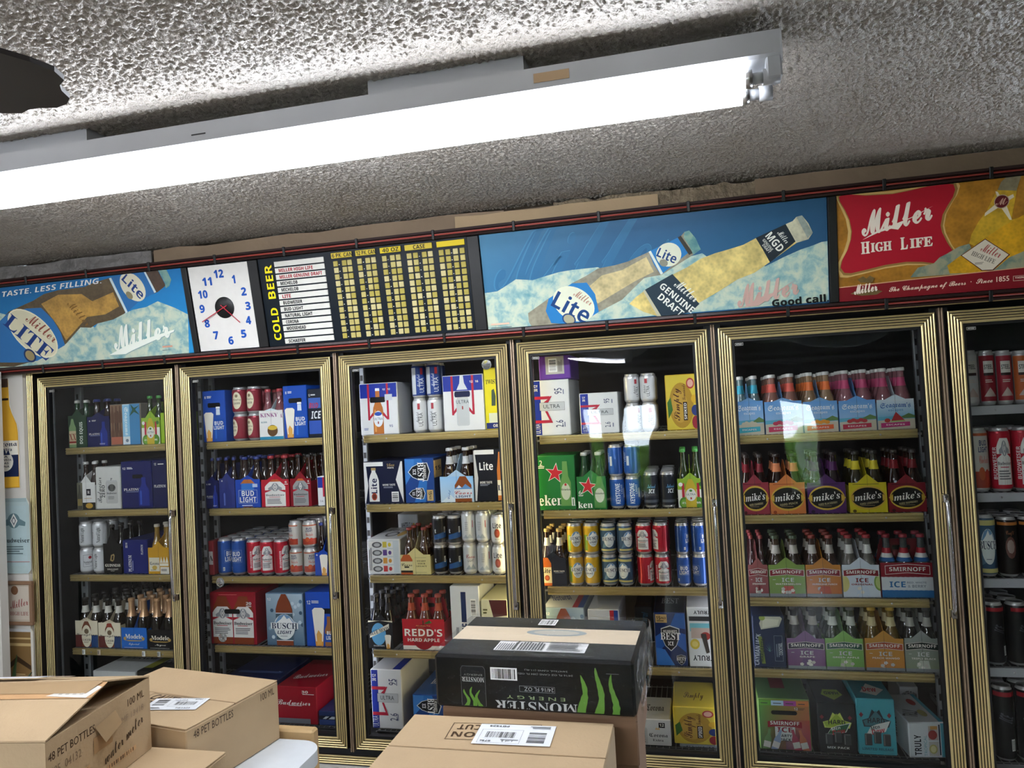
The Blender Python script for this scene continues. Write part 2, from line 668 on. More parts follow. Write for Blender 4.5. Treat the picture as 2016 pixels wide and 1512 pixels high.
    def mesh(s, name, radius=None, place=None, base=0.0006):
        """on the x,z plane facing -y, or wrapped round a can of this radius"""
        mb = MB(('ink',))
        if getattr(s, 'clip', False):
            s.L = [([(min(max(x, 0), s.W), min(max(y, 0), s.H)) for x, y in p], f, c, m) for p, f, c, m in s.L]
        for i, (p, f, c, m) in enumerate(s.L):
            off = base + s.step * i
            if radius:
                if isinstance(c, list):
                    c = c[0]
                p, f = finer(p, f, s.W / 14)
                k = radius + off
                v = [(k * math.sin((x - s.W / 2) / radius), -k * math.cos((x - s.W / 2) / radius), y) for x, y in p]
            elif place:
                v = [place(x, y, off) for x, y in p]
            else:
                v = [(x, -off, y) for x, y in p]
            mb.add(v, f, c, m)
        return mb.mesh(name, recalc=False)




# ------------------------------------------------------------------ measuring helpers (photo pixel -> point on a known plane)
def X_at(u, z, y):
    a = (u - 1008) / FPX
    return CAM.x - ((y - CAM.y) * (CR.y - a * CW.y) + (z - CAM.z) * (CR.z - a * CW.z)) / (CR.x - a * CW.x)


def Z_at(v, x, y):
    b = -(v - 756) / FPX
    return CAM.z - ((x - CAM.x) * (CU.x - b * CW.x) + (y - CAM.y) * (CU.y - b * CW.y)) / (CU.z - b * CW.z)


def ray(u, v):
    return CW + CR * ((u - 1008) / FPX) - CU * ((v - 756) / FPX)


def on_z(u, v, z):
    d = ray(u, v)
    return CAM + d * ((z - CAM.z) / d.z)


TILT = math.atan(0.19)


def S(u, v):
    """x and height along the tilted sign face"""
    d = ray(u, v)
    t = -(CAM.y + .04 + .19 * (CAM.z - 2.0)) / (d.y + .19 * d.z)
    p = CAM + d * t
    return (p.x, (p.z - 2.01) / math.cos(TILT))


# ------------------------------------------------------------------ the room
mb = MB(('ceil',)); mb.box(-2.3, -6.1, CEIL_Z + .006, 5.5, 0.125, CEIL_Z + .08, m='ceil'); ceiling = structure('ceiling', mb)
# sprayed popcorn relief over the part of the ceiling near the cooler: real lumps on a fine grid
import numpy as np
def popcorn(x0, x1, y0, y1, step, amp):
    nx, ny = int((x1 - x0) / step) + 1, int((y1 - y0) / step) + 1
    rng = np.random.default_rng(4)
    g = rng.standard_normal((ny, nx))
    fy, fx = np.fft.fftfreq(ny, step)[:, None], np.fft.rfftfreq(nx, step)[None, :]
    fr = np.sqrt(fx * fx + fy * fy)
    g = np.fft.irfft2(np.fft.rfft2(g) * np.exp(-(fr / 85.0) ** 2) * (1 - np.exp(-(fr / 45.0) ** 2)), s=(ny, nx))
    g /= g.std()
    h = amp * np.clip((g + .9) / 2.4, 0, 1) ** .8
    X, Y = np.meshgrid(x0 + np.arange(nx) * step, y0 + np.arange(ny) * step)
    co = np.stack([X, Y, CEIL_Z + .0055 - h], -1).reshape(-1, 3)
    i = (np.arange(ny - 1)[:, None] * nx + np.arange(nx - 1)[None, :]).reshape(-1)
    q4 = np.stack([i, i + nx, i + nx + 1, i + 1], -1)
    me = bpy.data.meshes.new('popcorn_relief')
    me.vertices.add(len(co)); me.vertices.foreach_set('co', co.reshape(-1))
    me.loops.add(q4.size); me.loops.foreach_set('vertex_index', q4.reshape(-1))
    me.polygons.add(len(q4)); me.polygons.foreach_set('loop_start', np.arange(len(q4)) * 4); me.polygons.foreach_set('loop_total', np.full(len(q4), 4))
    me.polygons.foreach_set('use_smooth', np.ones(len(q4), bool))
    me.materials.append(M['ceil'])
    me.update(calc_edges=True)
    me.validate()
    return obj('popcorn_relief', me, ceiling)
popcorn(-.6, 4.6, -1.95, -.03, .0040, .0075)
mb = MB(('floor',)); mb.box(-2.3, -6.1, -.06, 5.5, 1.1, 0, m='floor'); structure('floor', mb)
mb = MB(('white',)); mb.box(-2.3, -.012, 0, -.052, .12, CEIL_Z, m='white'); structure('wall_back', mb)
mb = MB(('soffit',)); mb.box(-.052, .03, 2.0, 5.4, .12, CEIL_Z + .05, m='soffit'); structure('trim_1', mb)
mb = MB(('white',)); mb.box(-2.3, -6.0, 0, -2.2, .0, CEIL_Z, m='white'); structure('wall_left', mb)
mb = MB(('panelling',)); mb.box(5.3, -6.0, 0, 5.4, .0, CEIL_Z, m='panelling'); structure('wall_right', mb)
mb = MB(('panelling',))
openings = [(1.55, 1.85, .75, 1.75), (2.3, 2.8, .12, 1.72), (3.82, 4.38, .6, 1.72)]
xp = -2.3
for a, b, z0, z1 in openings:
    mb.box(xp, -6.1, 0, a, -6.0, CEIL_Z, m='panelling')
    mb.box(a, -6.1, 0, b, -6.0, z0, m='panelling')
    mb.box(a, -6.1, z1, b, -6.0, CEIL_Z, m='panelling')
    xp = b
mb.box(xp, -6.1, 0, 5.5, -6.0, CEIL_Z, m='panelling')
structure('wall_front', mb)
pane_plain = pane_mat('window_glass', 1.0, 0)
M['wpane'] = pane_plain
for k, (a, b, z0, z1) in enumerate(openings):
    nm = ('window_1', 'door_1', 'window_2')[k]
    mb = MB(('white',))
    for q in ((a, z0, a + .03, z1), (b - .03, z0, b, z1), (a + .03, z0, b - .03, z0 + .03), (a + .03, z1 - .03, b - .03, z1)):
        mb.box(q[0], -6.08, q[1], q[2], -6.02, q[3], m='white')
    w = structure(nm, mb)
    mb = MB(('wpane',)); mb.box(a + .03, -6.052, z0 + .03, b - .03, -6.048, z1 - .03, m='wpane'); obj('pane', mb, w)
mb = MB(('hedge',)); mb.box(-1, -9.2, 0, 7, -8.4, 1.25, m='hedge')
tag(obj('hedge', mb), 'clipped green hedge outside the shop window', 'hedge')
mb = MB(('floor',)); mb.box(-4, -12, -.08, 9, -6.1, -.02, m='floor'); structure('ground', mb)

# two-tube strip lights: the lit one in view, its twin further back in the shop
def strip_light(y, label, x0=.80, x1=3.245, cap=True):
    t = tag(obj('strip_light', None, None, (0, 0, 0)), label, 'light')
    mb = MB(('enamel',))
    zt, zb = 2.45, 2.402
    pr = [(y - .065, zt), (y - .065, zb), (y - .058, zb - .006), (y - .022, zb - .022), (y + .022, zb - .022), (y + .058, zb - .006), (y + .065, zb), (y + .065, zt)]
    v = [(x, a, b) for x in (x0, x1) for a, b in pr]
    n = len(pr)
    mb.add(v, [(i, (i + 1) % n, (i + 1) % n + n, i + n) for i in range(n)] + [tuple(range(n)), tuple(range(n, 2 * n))], m='enamel')
    obj('housing', mb, t)
    for yy in (y - .042, y + .045):
        mb = MB(('tube',))
        pts = [(0, 0)] + [(.019, .0)]
        mb.tube([(x0 + .075, yy, 2.362), (x1 - .072, yy, 2.362)], .019, 16, m='tube')
        tb = obj('tube', mb, t)
        for xe, dx in ((x0 + .075, -1), (x1 - .072, 1)):
            mb = MB(('alu',))
            mb.tube([(xe, yy, 2.362), (xe + dx * .014, yy, 2.362)], .0196, 16, m='alu')
            obj('end_cap', mb, tb)
        for xe, dx in ((x0 + .061, -1), (x1 - .058, 1)):
            mb = MB(('enamel',))
            mb.tube([(xe, yy, 2.362), (xe + dx * .022, yy, 2.362)], .012, 12, m='enamel')
            mb.tube([(xe + dx * .022, yy, 2.362), (xe + dx * (.056 if yy < y else .05), yy, 2.362)], .017, 12, m='enamel')
            obj('lamp_holder', mb, t)
    for xe in (x0 - .003, x1):
        mb = MB(('enamel',)); mb.box(xe, y - .067, 2.385, xe + .003, y + .067, 2.452, m='enamel')
        mb.box(xe - .03, y - .06, 2.352, xe + .002, y - .025, 2.40, m='enamel', ch=.004)
        obj('end_plate', mb, t)
    for a, b in ((x0 + .42, x0 + .72), (x0 + 1.52, x0 + 1.9)):
        mb = MB(('enamel',)); mb.box(a, y - .045, 2.45, b, y + .045, CEIL_Z + .004, m='enamel'); obj('spacer_block', mb, t)
    mb = MB(('ptape',)); mb.box(x1 - .52, y - .0662, 2.415, x1 - .44, y - .065, 2.436, m='ptape'); obj('tape_patch', mb, t)
    mb = MB(('black',)); mb.box(x0 + 1.05, y - .0662, 2.418, x0 + 1.09, y - .065, 2.421, m='black'); obj('seam_mark', mb, t)
    return t
strip_light(-1.215, 'lit white two-tube strip light on the ceiling before the cooler')
strip_light(-3.35, 'second two-tube strip light, behind the counter side of the shop', .1, 2.545)
strip_light(-3.35, 'two-tube strip light at the far left back of the shop', -2.15, -.0)
strip_light(-5.1, 'third two-tube strip light nearest the shop window', .1, 2.545)


# ceiling fan, one dark blade of it dips into the top left of the view
fan = tag(obj('ceiling_fan', None, None, (2.0, -2.70, 0)), 'dark wood ceiling fan blade with a scalloped tip below the textured ceiling', 'fan')
mb = MB(('blade',)); mb.lathe([(.02, 2.2), (.02, CEIL_Z - .05), (.06, CEIL_Z - .045), (.07, CEIL_Z)], 16, m='blade'); obj('downrod', mb, fan)
mb = MB(('blade',)); mb.lathe([(.05, 2.06), (.11, 2.08), (.13, 2.12), (.13, 2.17), (.1, 2.21), (.04, 2.22)], 20, m='blade'); obj('motor', mb, fan)
bw = .090
outl = [(.2, -bw * .72), (.5, -bw), (.585, -bw), (.612, -bw * .93), (.628, -bw * .75), (.63, -bw * .55), (.637, -bw * .4), (.652, -bw * .22), (.656, 0), (.652, bw * .22), (.637, bw * .4), (.63, bw * .55), (.628, bw * .75), (.612, bw * .93), (.585, bw), (.5, bw), (.2, bw * .72)]
bl = None
for k in range(4):
    if bl is None:
        mb = MB(('blade',))
        n = len(outl)
        v = [(x, y, z) for z in (2.112, 2.118) for x, y in outl]
        mb.add(v, [tuple(range(n)), tuple(range(n, 2 * n))] + [(i, (i + 1) % n, (i + 1) % n + n, i + n) for i in range(n)], m='blade')
        mb2 = MB(('blade',)); mb2.box(.1, -.018, 2.118, .26, .018, 2.126, m='blade')
        bl, arm = mb.mesh('blade'), mb2.mesh('blade_arm')
    a = math.radians(65 + 90 * k)
    obj('blade', bl, fan, rot=(0, 0, a)); obj('blade_arm', arm, fan, rot=(0, 0, a))

# strips of board, foil tape and insulation packed between the sign and the ceiling
def lump(name, pts, y0, y1, m, label, cat):
    mb = MB((m,))
    mb.prism(pts, y0, y1, m=m)
    tag(obj(name, mb), label, cat)
rr = random.Random(3)
def ragged(x0, x1, zb, zt, n, j):
    return [(x0, zb), (x1, zb)] + [(x1 + (x0 - x1) * i / n, zt + rr.uniform(-j, j)) for i in range(n + 1)]
lump('foil_tape_strip', ragged(-.9, .72, 2.40, 2.484, 14, .006), -.055, -.047, 'tape', 'crumpled grey foil tape strip above the far-left beer sign', 'tape')
lump('card_strip', ragged(.73, 2.35, 2.40, 2.482, 12, .006), -.05, -.045, 'soffit', 'long beige card strip closing the gap above the menu board', 'card')
lump('folded_card', ragged(2.15, 2.95, 2.40, 2.466, 7, .006), -.066, -.058, 'card', 'folded tan cardboard tucked above the blue bottles sign', 'card')
lump('insulation_tuft', ragged(2.55, 3.32, 2.40, 2.482, 24, .008), -.05, -.01, 'fluff', 'brown fluffy insulation tuft poking out above the blue sign', 'insulation')
lump('card_strip', ragged(3.3, 5.2, 2.40, 2.484, 9, .002), -.052, -.046, 'soffit', 'brown card strip under the ceiling above the red sign', 'card')

# ------------------------------------------------------------------ the cooler cabinet
P = 0.78
SHELF_Z = {1: [1.612, 1.311, 1.003, .653, .34], 2: [1.608, 1.304, .997, .684, .34], 3: [1.607, 1.307, 1.002, .683, .34],
           4: [1.571, 1.266, .957, .645, .33], 5: [1.540, 1.234, .920, .650, .34], 6: [1.612, 1.300, .995, .68, .34]}
NX = 6
cab = tag(obj('cooler_cabinet', None), 'long gold-trimmed walk-in beer cooler with six glass doors', 'cooler')
def cpart(name, boxes, m, ch=0):
    mb = MB((m,))
    for b in boxes:
        mb.box(*b, m=m, ch=ch)
    return obj(name, mb, cab)
XE = NX * P
cpart('back_panel', [(-.045, .92, .2, XE + .04, .945, 2.0)], 'dark')
cpart('base_panel', [(-.045, .02, .0, XE + .04, .92, .295)], 'dark')
cpart('top_panel', [(-.045, .031, 1.985, XE + .04, .92, 2.0)], 'dark')
cpart('end_panel', [(-.048, .03, .3, -.03, .92, 1.985)], 'dark')
cpart('end_panel', [(XE + .02, .03, .3, XE + .04, .92, 1.985)], 'dark')
cpart('kick_plate', [(-.045, -.004, .0, XE + .04, .018, .225)], 'white')
for i in range(NX + 1):
    x = i * P
    if 0 < i:
        cpart('mullion', [(x - .03, .03, .30, x + .03, .075, 1.97)], 'black')
        mb = MB(('tan',))
        for dx in (-.0075, .0015):
            mb.box(x + dx, .004, .285, x + dx + .006, .03, 1.968, m='tan', ch=.001)
        obj('centre_strip', mb, cab)
    if 1 < i < NX:
        lm_ = 'lamp' if i == 3 else 'lamp2' if i in (2, 4) else 'enamel'; mb = MB((lm_,)); mb.tube([(x, .092, .36), (x, .092, 1.93)], .012, 10, m=lm_); obj('lamp_tube', mb, cab)
    for s_ in ((1,) if i == 0 else (-1, 1) if i < NX else (-1,)):
        xs, uw = (x + .053, .0195) if i == 0 else (x + s_ * .03, .011)
        mb = MB(('grey',)); mb.box(xs - uw, .2, .31, xs + uw, .222, 1.95, m='grey', ch=.003)
        for k in range(26):
            mb.box(xs - .006 + s_ * .0, .1985, .4 + k * .058, xs + .006, .2005, .425 + k * .058, m='black')
        obj('upright', mb, cab)

for i, a_, b_ in ((0, -.018, .026), (1, .768, .79)):
    mb = MB(('grey',)); mb.box(a_, .079, .31, (a_ + b_) / 2 - .002, .094, 1.95, m='grey', ch=.002); mb.box((a_ + b_) / 2 + .001, .084, .31, b_, .094, 1.95, m='grey', ch=.002); obj('side_post', mb, cab)

def fluted(x0, z0, x1, z1, w, y, side, ridges=5, deep=.006, back=.028):
    """one mitred side of a fluted frame; t runs from the outer edge inwards"""
    pr = [(0, y + back, 'g')]
    rw = w / ridges
    for k in range(ridges):
        t = k * rw
        pr += [(t + rw * .02, y + .001, 'r'), (t + rw * .38, y - .0006, 'r'), (t + rw * .68, y + .001, 'r'), (t + rw * .70, y + deep, 'g'), (t + rw * .98, y + deep, 'g')] if k < ridges - 1 else \
              [(t + rw * .02, y + .001, 'r'), (t + rw * .5, y - .0006, 'r'), (t + rw * .98, y + .001, 'r')]
    pr.append((w, y + back, 'r'))
    def ends(t):
        if side == 'l': return (x0 + t, z0 + t), (x0 + t, z1 - t)
        if side == 'r': return (x1 - t, z0 + t), (x1 - t, z1 - t)
        if side == 't': return (x0 + t, z1 - t), (x1 - t, z1 - t)
        return (x0 + t, z0 + t), (x1 - t, z0 + t)
    mb = MB(('gold', 'groove'))
    for (ta, ya, _), (tb, yb, kb) in zip(pr, pr[1:]):
        (a0, a1), (b0, b1) = ends(ta), ends(tb)
        m = 'gold' if kb == 'r' and not (abs(tb - ta) < rw * .1) else 'groove'
        mb.add([(a0[0], ya, a0[1]), (a1[0], ya, a1[1]), (b1[0], yb, b1[1]), (b0[0], yb, b0[1])], [(0, 1, 2, 3)], m=m)
    return mb

FX0, FX1, FZ0, FZ1 = -.05, XE + .045, .232, 2.012
for nm, sd in (('frame_side', 'l'), ('frame_side', 'r'), ('frame_head', 't'), ('frame_sill', 'b')):
    obj(nm, fluted(FX0, FZ0, FX1, FZ1, .036 if sd != 'b' else .036, .006, sd, 4), cab)

# ------------------------------------------------------------------ glass doors
ORD = {1: 'far-left', 2: 'second', 3: 'third', 4: 'fourth', 5: 'fifth', 6: 'far-right'}
SHN = ['top', 'second', 'third', 'fourth', 'bottom']
DZ0, DZ1, SW = .30, 1.953, .047
for nm, rf, rp in (('pane_a', 0.75, 0.0), ('pane_b', 1.1, .002), ('pane_c', 1.4, .004)):
    M[nm] = pane_mat(nm, rf, rp)
badge = Art(.03, .011)
badge.rect(0, 0, .03, .011, '0c0c0c'); badge.frame(.001, .001, .028, .009, .0009, 'cfcfc8'); badge.text('ANTHONY', .015, .0055, .004, 'd8d8d2', 'b', w=.022)
badge_mesh = badge.mesh('badge')
mount_mb = MB(('chrome',)); mount_mb.box(-.009, -.03, -.016, .009, .0, .016, m='chrome', ch=.004)
mount_mesh = mount_mb.mesh('handle_mount')
bar_mb = MB(('chrome',)); bar_mb.tube([(0, -.026, -.16), (0, -.033, -.14), (0, -.037, -.07), (0, -.038, 0), (0, -.037, .07), (0, -.033, .14), (0, -.026, .16)], .0065, 10, m='chrome')
bar_mesh = bar_mb.mesh('handle')
handle_z = {1: (1.304, .93), 2: (1.30, .945), 3: (1.30, .91), 4: (1.30, .925), 5: (1.30, .90), 6: (1.3, .93)}
for i in range(NX):
    d = i + 1
    x0, x1 = i * P + .02, (i + 1) * P - .02
    dr = tag(obj('cooler_door', None), f'gold-framed glass cooler door, {ORD[d]} of the six', 'cooler door')
    for nm, sd in (('stile', 'l'), ('stile', 'r'), ('top_rail', 't'), ('bottom_rail', 'b')):
        obj(nm, fluted(x0, DZ0, x1, DZ1, SW, 0.0, sd), dr)
    gx0, gx1, gz0, gz1 = x0 + SW, x1 - SW, DZ0 + SW, DZ1 - SW
    mb = MB(('rubber',))
    g = .009
    for q in ((gx0, gz0, gx0 + g, gz1), (gx1 - g, gz0, gx1, gz1), (gx0 + g, gz0, gx1 - g, gz0 + g), (gx0 + g, gz1 - g, gx1 - g, gz1)):
        mb.box(q[0], .008, q[1], q[2], .03, q[3], m='rubber')
    obj('gasket', mb, dr)
    pm = ('pane_a', 'pane_a', 'pane_b', 'pane_c', 'pane_c', 'pane_a')[i]
    mb = MB((pm,))
    nx_, nz_, bulge = 16, 32, (.001, .001, .003, .010, .011, .001)[i]
    v = []
    for j in range(nz_ + 1):
        for k in range(nx_ + 1):
            a, b = k / nx_, j / nz_
            v.append((gx0 + a * (gx1 - gx0), .017 - bulge * 4 * a * (1 - a) * min(1, 3.2 * b * (1 - b) + .0) , gz0 + b * (gz1 - gz0)))
    f = [(j * (nx_ + 1) + k, j * (nx_ + 1) + k + 1, (j + 1) * (nx_ + 1) + k + 1, (j + 1) * (nx_ + 1) + k) for j in range(nz_) for k in range(nx_)]
    mb.add(v, f, m=pm, smooth=True)
    obj('glass_pane', mb.mesh('glass_pane', recalc=False), dr)
    obj('badge', badge_mesh, dr, (gx0 + .012, .009, gz1 - .024))
    hx = x1 - .012
    za, zb = handle_z[d]
    h = obj('handle', bar_mesh, dr, (hx, 0, (za + zb) / 2)); h.scale = (1, 1, (za - zb) / .32)
    for zz in (za, zb):
        m_ = obj('handle_mount', mount_mesh, h, (0, 0, (zz - (za + zb) / 2) / ((za - zb) / .32))); m_.scale = (1, 1, .32 / (za - zb))

cup = MB(('cup',)); cup.lathe([(.002, 0), (.006, .001), (.0195, .004), (.021, .006), (.019, .0065), (.008, .004), (.007, .012), (.009, .016), (.004, .018)], 20, m='cup')
cup_mesh = cup.mesh('suction_cup')
for u, v_, lb in ((956, 718, 'clear suction cup at the top of the third door glass'), (430, 1148, 'clear suction cup on the second door, upper of two'), (435, 1257, 'clear suction cup on the second door, lower of two')):
    x = X_at(u, 1.6, .0)
    z = Z_at(v_, x, .0)
    x = X_at(u, z, .0)
    tag(obj('suction_cup', cup_mesh, None, (x, .018, z), (math.pi / 2, 0, 0)), lb, 'suction cup')

# ------------------------------------------------------------------ shelves
rail_prof = [(0, .0), (-.004, .002), (-.006, .007), (-.003, .010), (-.003, .012), (-.006, .015), (-.006, .019), (-.003, .022), (-.003, .024), (-.006, .027), (-.006, .031), (0, .033)]
screw_mb = MB(('alu',)); screw_mb.lathe([(.0035, 0), (.0035, .0015), (.002, .0025)], 10, m='alu'); screw_mesh = screw_mb.mesh('screw')
def make_shelf(d, k):
    i = d - 1
    z = SHELF_Z[d][k]
    x0, x1 = i * P + .075, (i + 1) * P - .075 + (.0 if d != 5 else -.0)
    grey = d == 6
    low = k == 4 and not grey
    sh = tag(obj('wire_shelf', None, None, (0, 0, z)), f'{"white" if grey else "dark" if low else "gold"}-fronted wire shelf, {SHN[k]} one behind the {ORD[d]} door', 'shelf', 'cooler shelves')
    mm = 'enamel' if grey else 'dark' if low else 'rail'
    mb = MB((mm,))
    pr = [(0, 0), (-.006, .001), (-.006, .032), (0, .033)] if grey else rail_prof
    n = len(pr)
    v = [(x, .1 + a, -.033 + b) for x in (x0, x1) for a, b in pr]
    mb.add(v, [(q, q + 1, q + 1 + n, q + n) for q in range(n - 1)] + [tuple(range(n)), tuple(range(n, 2 * n))], m=mm)
    obj('price_rail', mb, sh)
    for fx in (.17, .8):
        obj('screw', screw_mesh, sh, (x0 + (x1 - x0) * fx, .094, -.0165), (math.pi / 2, 0, 0))
    mb = MB(('wire',))
    nw = 26
    for q in range(nw):
        x = x0 + .008 + (x1 - x0 - .016) * q / (nw - 1)
        mb.box(x - .0013, .1, -.0035, x + .0013, .74, -.0009, m='wire')
    for y in (.12, .42, .73):
        mb.box(x0, y, -.0065, x1, y + .004, -.0035, m='wire')
    for x in (x0, x1 - .004):
        mb.box(x, .1, -.02, x + .004, .74, -.001, m='wire')
    w = obj('wire_grid', mb, sh); w['kind'] = 'stuff'
    for sx, xx in ((-1, x0), (1, x1)):
        mb = MB(('alu',)); mb.box(min(xx, xx + sx * .02), .12, -.024, max(xx, xx + sx * .02), .128, -.016, m='alu'); obj('bracket', mb, sh)
    return sh
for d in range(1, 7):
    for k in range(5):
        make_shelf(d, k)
# price tags clipped to the far-left door's fourth rail
for u, c in ((166, 'e4e4de'), (196, 'c8b8a4'), (284, 'e8e8e4'), (314, 'b8b8b0')):
    z = SHELF_Z[1][3]
    x = X_at(u, z - .015, .094)
    mb = MB(('ink',)); mb.box(x - .011, .0925, z - .028, x + .006, .0935, z - .004, col=c, m='ink')
    t = tag(obj('price_tag', mb), f'small paper price tag on the far-left door, fourth rail, {dict(zip((166, 196, 284, 314), ("first", "second", "third", "fourth")))[u]} from left', 'price tag')
    a = Art(.01, .02); a.rect(.001, .003, .003, .016, '202020'); a.rect(.006, .003, .001, .016, '404040')
    obj('stripe_print', a.mesh('stripe_print'), t, (x - .009, .0924, z - .027))
# ------------------------------------------------------------------ the sign band above the doors
SROT = (TILT, 0, 0)
SB = (0, -.042, 2.01)
SH = .372
hdr = tag(obj('sign_cabinet', None, None, SB, SROT), 'black sign band with red-striped rails running above the cooler doors', 'sign cabinet')
SX0, SX1 = -.9, 4.86
mb = MB(('black',)); mb.box(SX0, .0135, -.03, SX1, .03, SH + .03, m='black'); obj('back_panel', mb, hdr)
for nm, h0 in (('lower_rail', -.034), ('upper_rail', SH + .003)):
    mb = MB(('rust',))
    pr = [(.0135, 0), (-.012, .0), (-.014, .008), (-.009, .011), (-.009, .02), (-.014, .024), (-.012, .033), (.0135, .033)]
    n = len(pr)
    v = [(x, a, h0 + b) for x in (SX0, SX1) for a, b in pr]
    mb.add(v, [(q, (q + 1) % n, (q + 1) % n + n, q + n) for q in range(n)] + [tuple(range(n)), tuple(range(n, 2 * n))], m='rust')
    r_ = obj(nm, mb, hdr)
    mb = MB(('neon',)); mb.tube([(SX0, -.011, h0 + .0155), (SX1, -.011, h0 + .0155)], .0035, 8, m='neon'); obj('red_strip', mb, r_)
    mb = MB(('black',)); mb.box(-.006, -.0175, -.003, .006, -.008, .036, m='black', ch=.002)
    cm = mb.mesh('clip')
    for k in range(-2, 15):
        obj('clip', cm, r_, (.111 + .3275 * k, 0, h0))
for a, b in ((.913, .941), (1.236, 1.283), (2.207, 2.257), (3.531, 3.562), (4.73, SX1), (SX0, -.55)):
    mb = MB(('black',)); mb.box(a + .001, -.006, .0005, b - .001, .012, SH - .0005, m='black', ch=.002); obj('divider', mb, hdr)


SPAN = [0, 1]
def sign(name, label, x0, x1, cat='sign'):
    t = tag(obj(name, None, None, SB, SROT), label, cat)
    SPAN[:] = [x0 + .001, x1 - .001]
    mb = MB(('ink',)); mb.box(x0 + .0008, .004, .0005, x1 - .0008, .012, SH - .0005, col='101820', m='ink'); obj('backing', mb, t)
    return t


def put(t, a, name='sign_print', lift=0.004, step=.00008):
    a.step = step
    a.L = [([(min(max(x, SPAN[0]), SPAN[1]), min(max(h, .0008), SH - .0008)) for x, h in p], f, c_, m) for p, f, c_, m in a.L]
    o = obj(name, a.mesh(name, place=lambda x, y, off: (x, lift - off, y)), t)
    return o


def q(cx, cy, k):
    return lambda pts: [S(cx + a / k, cy + b / k) for a, b in pts]


def clipped(pts, x0, x1):
    return [(min(max(x, x0), x1), min(max(h, 0), SH)) for x, h in pts]


def script(a, c, word, px, py, wpx, hpx, col, k, rot, st='c', sk=0.0, al='c'):
    x, h = c([(px, py)])[0]
    x2, _ = c([(px + wpx, py)])[0]
    _, h2 = c([(px, py + hpx)])[0]
    a.text(word, x, h, abs(h2 - h), col, st, w=abs(x2 - x), rot=rot, sk=sk, al=al)

# far-left sign: brown bottle on ice
t = sign('beer_sign', 'blue sign of one brown bottle on ice at the far left of the band', -.55, .913)
c = q(0, 490, 3.877)
a = Art(1, SH)
a.grad(-.55, 0, 1.463, SH, ('2f86bd', '2b8cc4', '1c74b4', '14588c'))
lb = lambda pts: clipped(c(pts), -.55, .913)
a.poly(lb([(-1500, 480), (-300, 520), (0, 490), (45, 505), (200, 840), (500, 720), (600, 590), (660, 575), (720, 600), (760, 545), (850, 520), (930, 500), (1010, 465), (1110, 445), (1200, 400), (1330, 450), (1430, 500), (1490, 1100), (-1500, 1500)]), 'ffffff', 'ice')
a.poly(lb([(-160, 900), (-60, 620), (60, 480), (250, 395), (330, 345), (440, 315), (640, 290), (700, 262), (830, 222), (1010, 175), (1110, 155), (1200, 155), (1262, 280), (1200, 330), (1010, 405), (945, 495), (860, 540), (740, 570), (690, 602), (610, 600), (500, 725), (280, 850), (100, 900)]), '5a4a30', 'dew')
a.poly(lb([(310, 420), (440, 350), (620, 345), (700, 400), (860, 330), (905, 440), (800, 500), (660, 520), (600, 590), (500, 700), (440, 590)]), 'b48a3e', 'dew')
a.poly(lb([(-60, 620), (0, 545), (60, 490), (200, 455), (310, 450), (400, 540), (460, 640), (492, 735), (400, 790), (280, 855), (180, 868), (60, 868), (-160, 868)]), '2f6da8')
cc = c([(245, 645)])[0]
a.ell(*cc, .150, .088, 'e2dcc0', rot=-41, n=32)
a.ell(*cc, .143, .082, 'd4ceb0', rot=-41, n=32)
script(a, c, 'LITE', 215, 675, 390, 120, '1c3a78', 1, -43, 's', .15)
script(a, c, 'Miller', 315, 600, 250, 80, '8a4a3a', 1, -41)
a.ell(*c([(225, 815)])[0], .036, .030, '1f3560', rot=-41); a.ell(*c([(225, 815)])[0], .027, .022, '9a8a60', rot=-41)
a.poly(lb([(828, 225), (960, 185), (1105, 158), (1150, 240), (1188, 330), (1060, 400), (958, 492), (900, 370)]), '2f6da8')
a.poly(lb([(828, 225), (845, 220), (972, 482), (958, 492)]), 'c8d8dc'); a.poly(lb([(1092, 160), (1106, 158), (1190, 330), (1175, 336)]), 'c8d8dc')
a.ell(*c([(1010, 290)])[0], .074, .052, 'd8d4bc', rot=-50, n=28)
script(a, c, 'Lite', 1015, 285, 190, 75, '1c3a78', 1, -50, 'b'); a.ell(*c([(985, 355)])[0], .020, .014, '8a8060', rot=-50)
a.poly(lb([(1106, 158), (1200, 156), (1262, 280), (1190, 330)]), '4a3524', 'dew')
a.poly(lb([(1205, 155), (1268, 154), (1305, 235), (1290, 285), (1262, 300), (1255, 260)]), '9cc4cc', 'ice')
script(a, c, 'Miller', 600, 490, 200, 60, '7a5a2c', 1, -52)
for dx, col in ((.003, '8aa4a8'), (0, 'e6ecdf')):
    x, h = c([(1065, 640)])[0]
    a.text('Miller', x + dx, h - dx * .7, .092, col, 'c', w=.30, rot=8, em=.002)
    a.poly([(x_ + dx, h_ - dx * .7) for x_, h_ in c([(830, 812), (960, 740), (1100, 690), (1330, 615), (1325, 632), (1010, 775), (960, 803)])], col)
a.text('GREAT TASTE. LESS FILLING.', *[p for p in (c([(772, 250)])[0][0], (c([(772, 250)])[0][1] + c([(0, 330)])[0][1]) / 2 + .004)], .024, 'e6e8e6', 'o', w=.74, rot=1.5, sk=.1, al='r')
a.rect(*c([(1240, 755)])[0], .052, .008, 'c89a84'); a.lines(c([(1240, 778)])[0][0], c([(1240, 778)])[0][1], .054, .004, 1, '6a7a7c')
put(t, a)

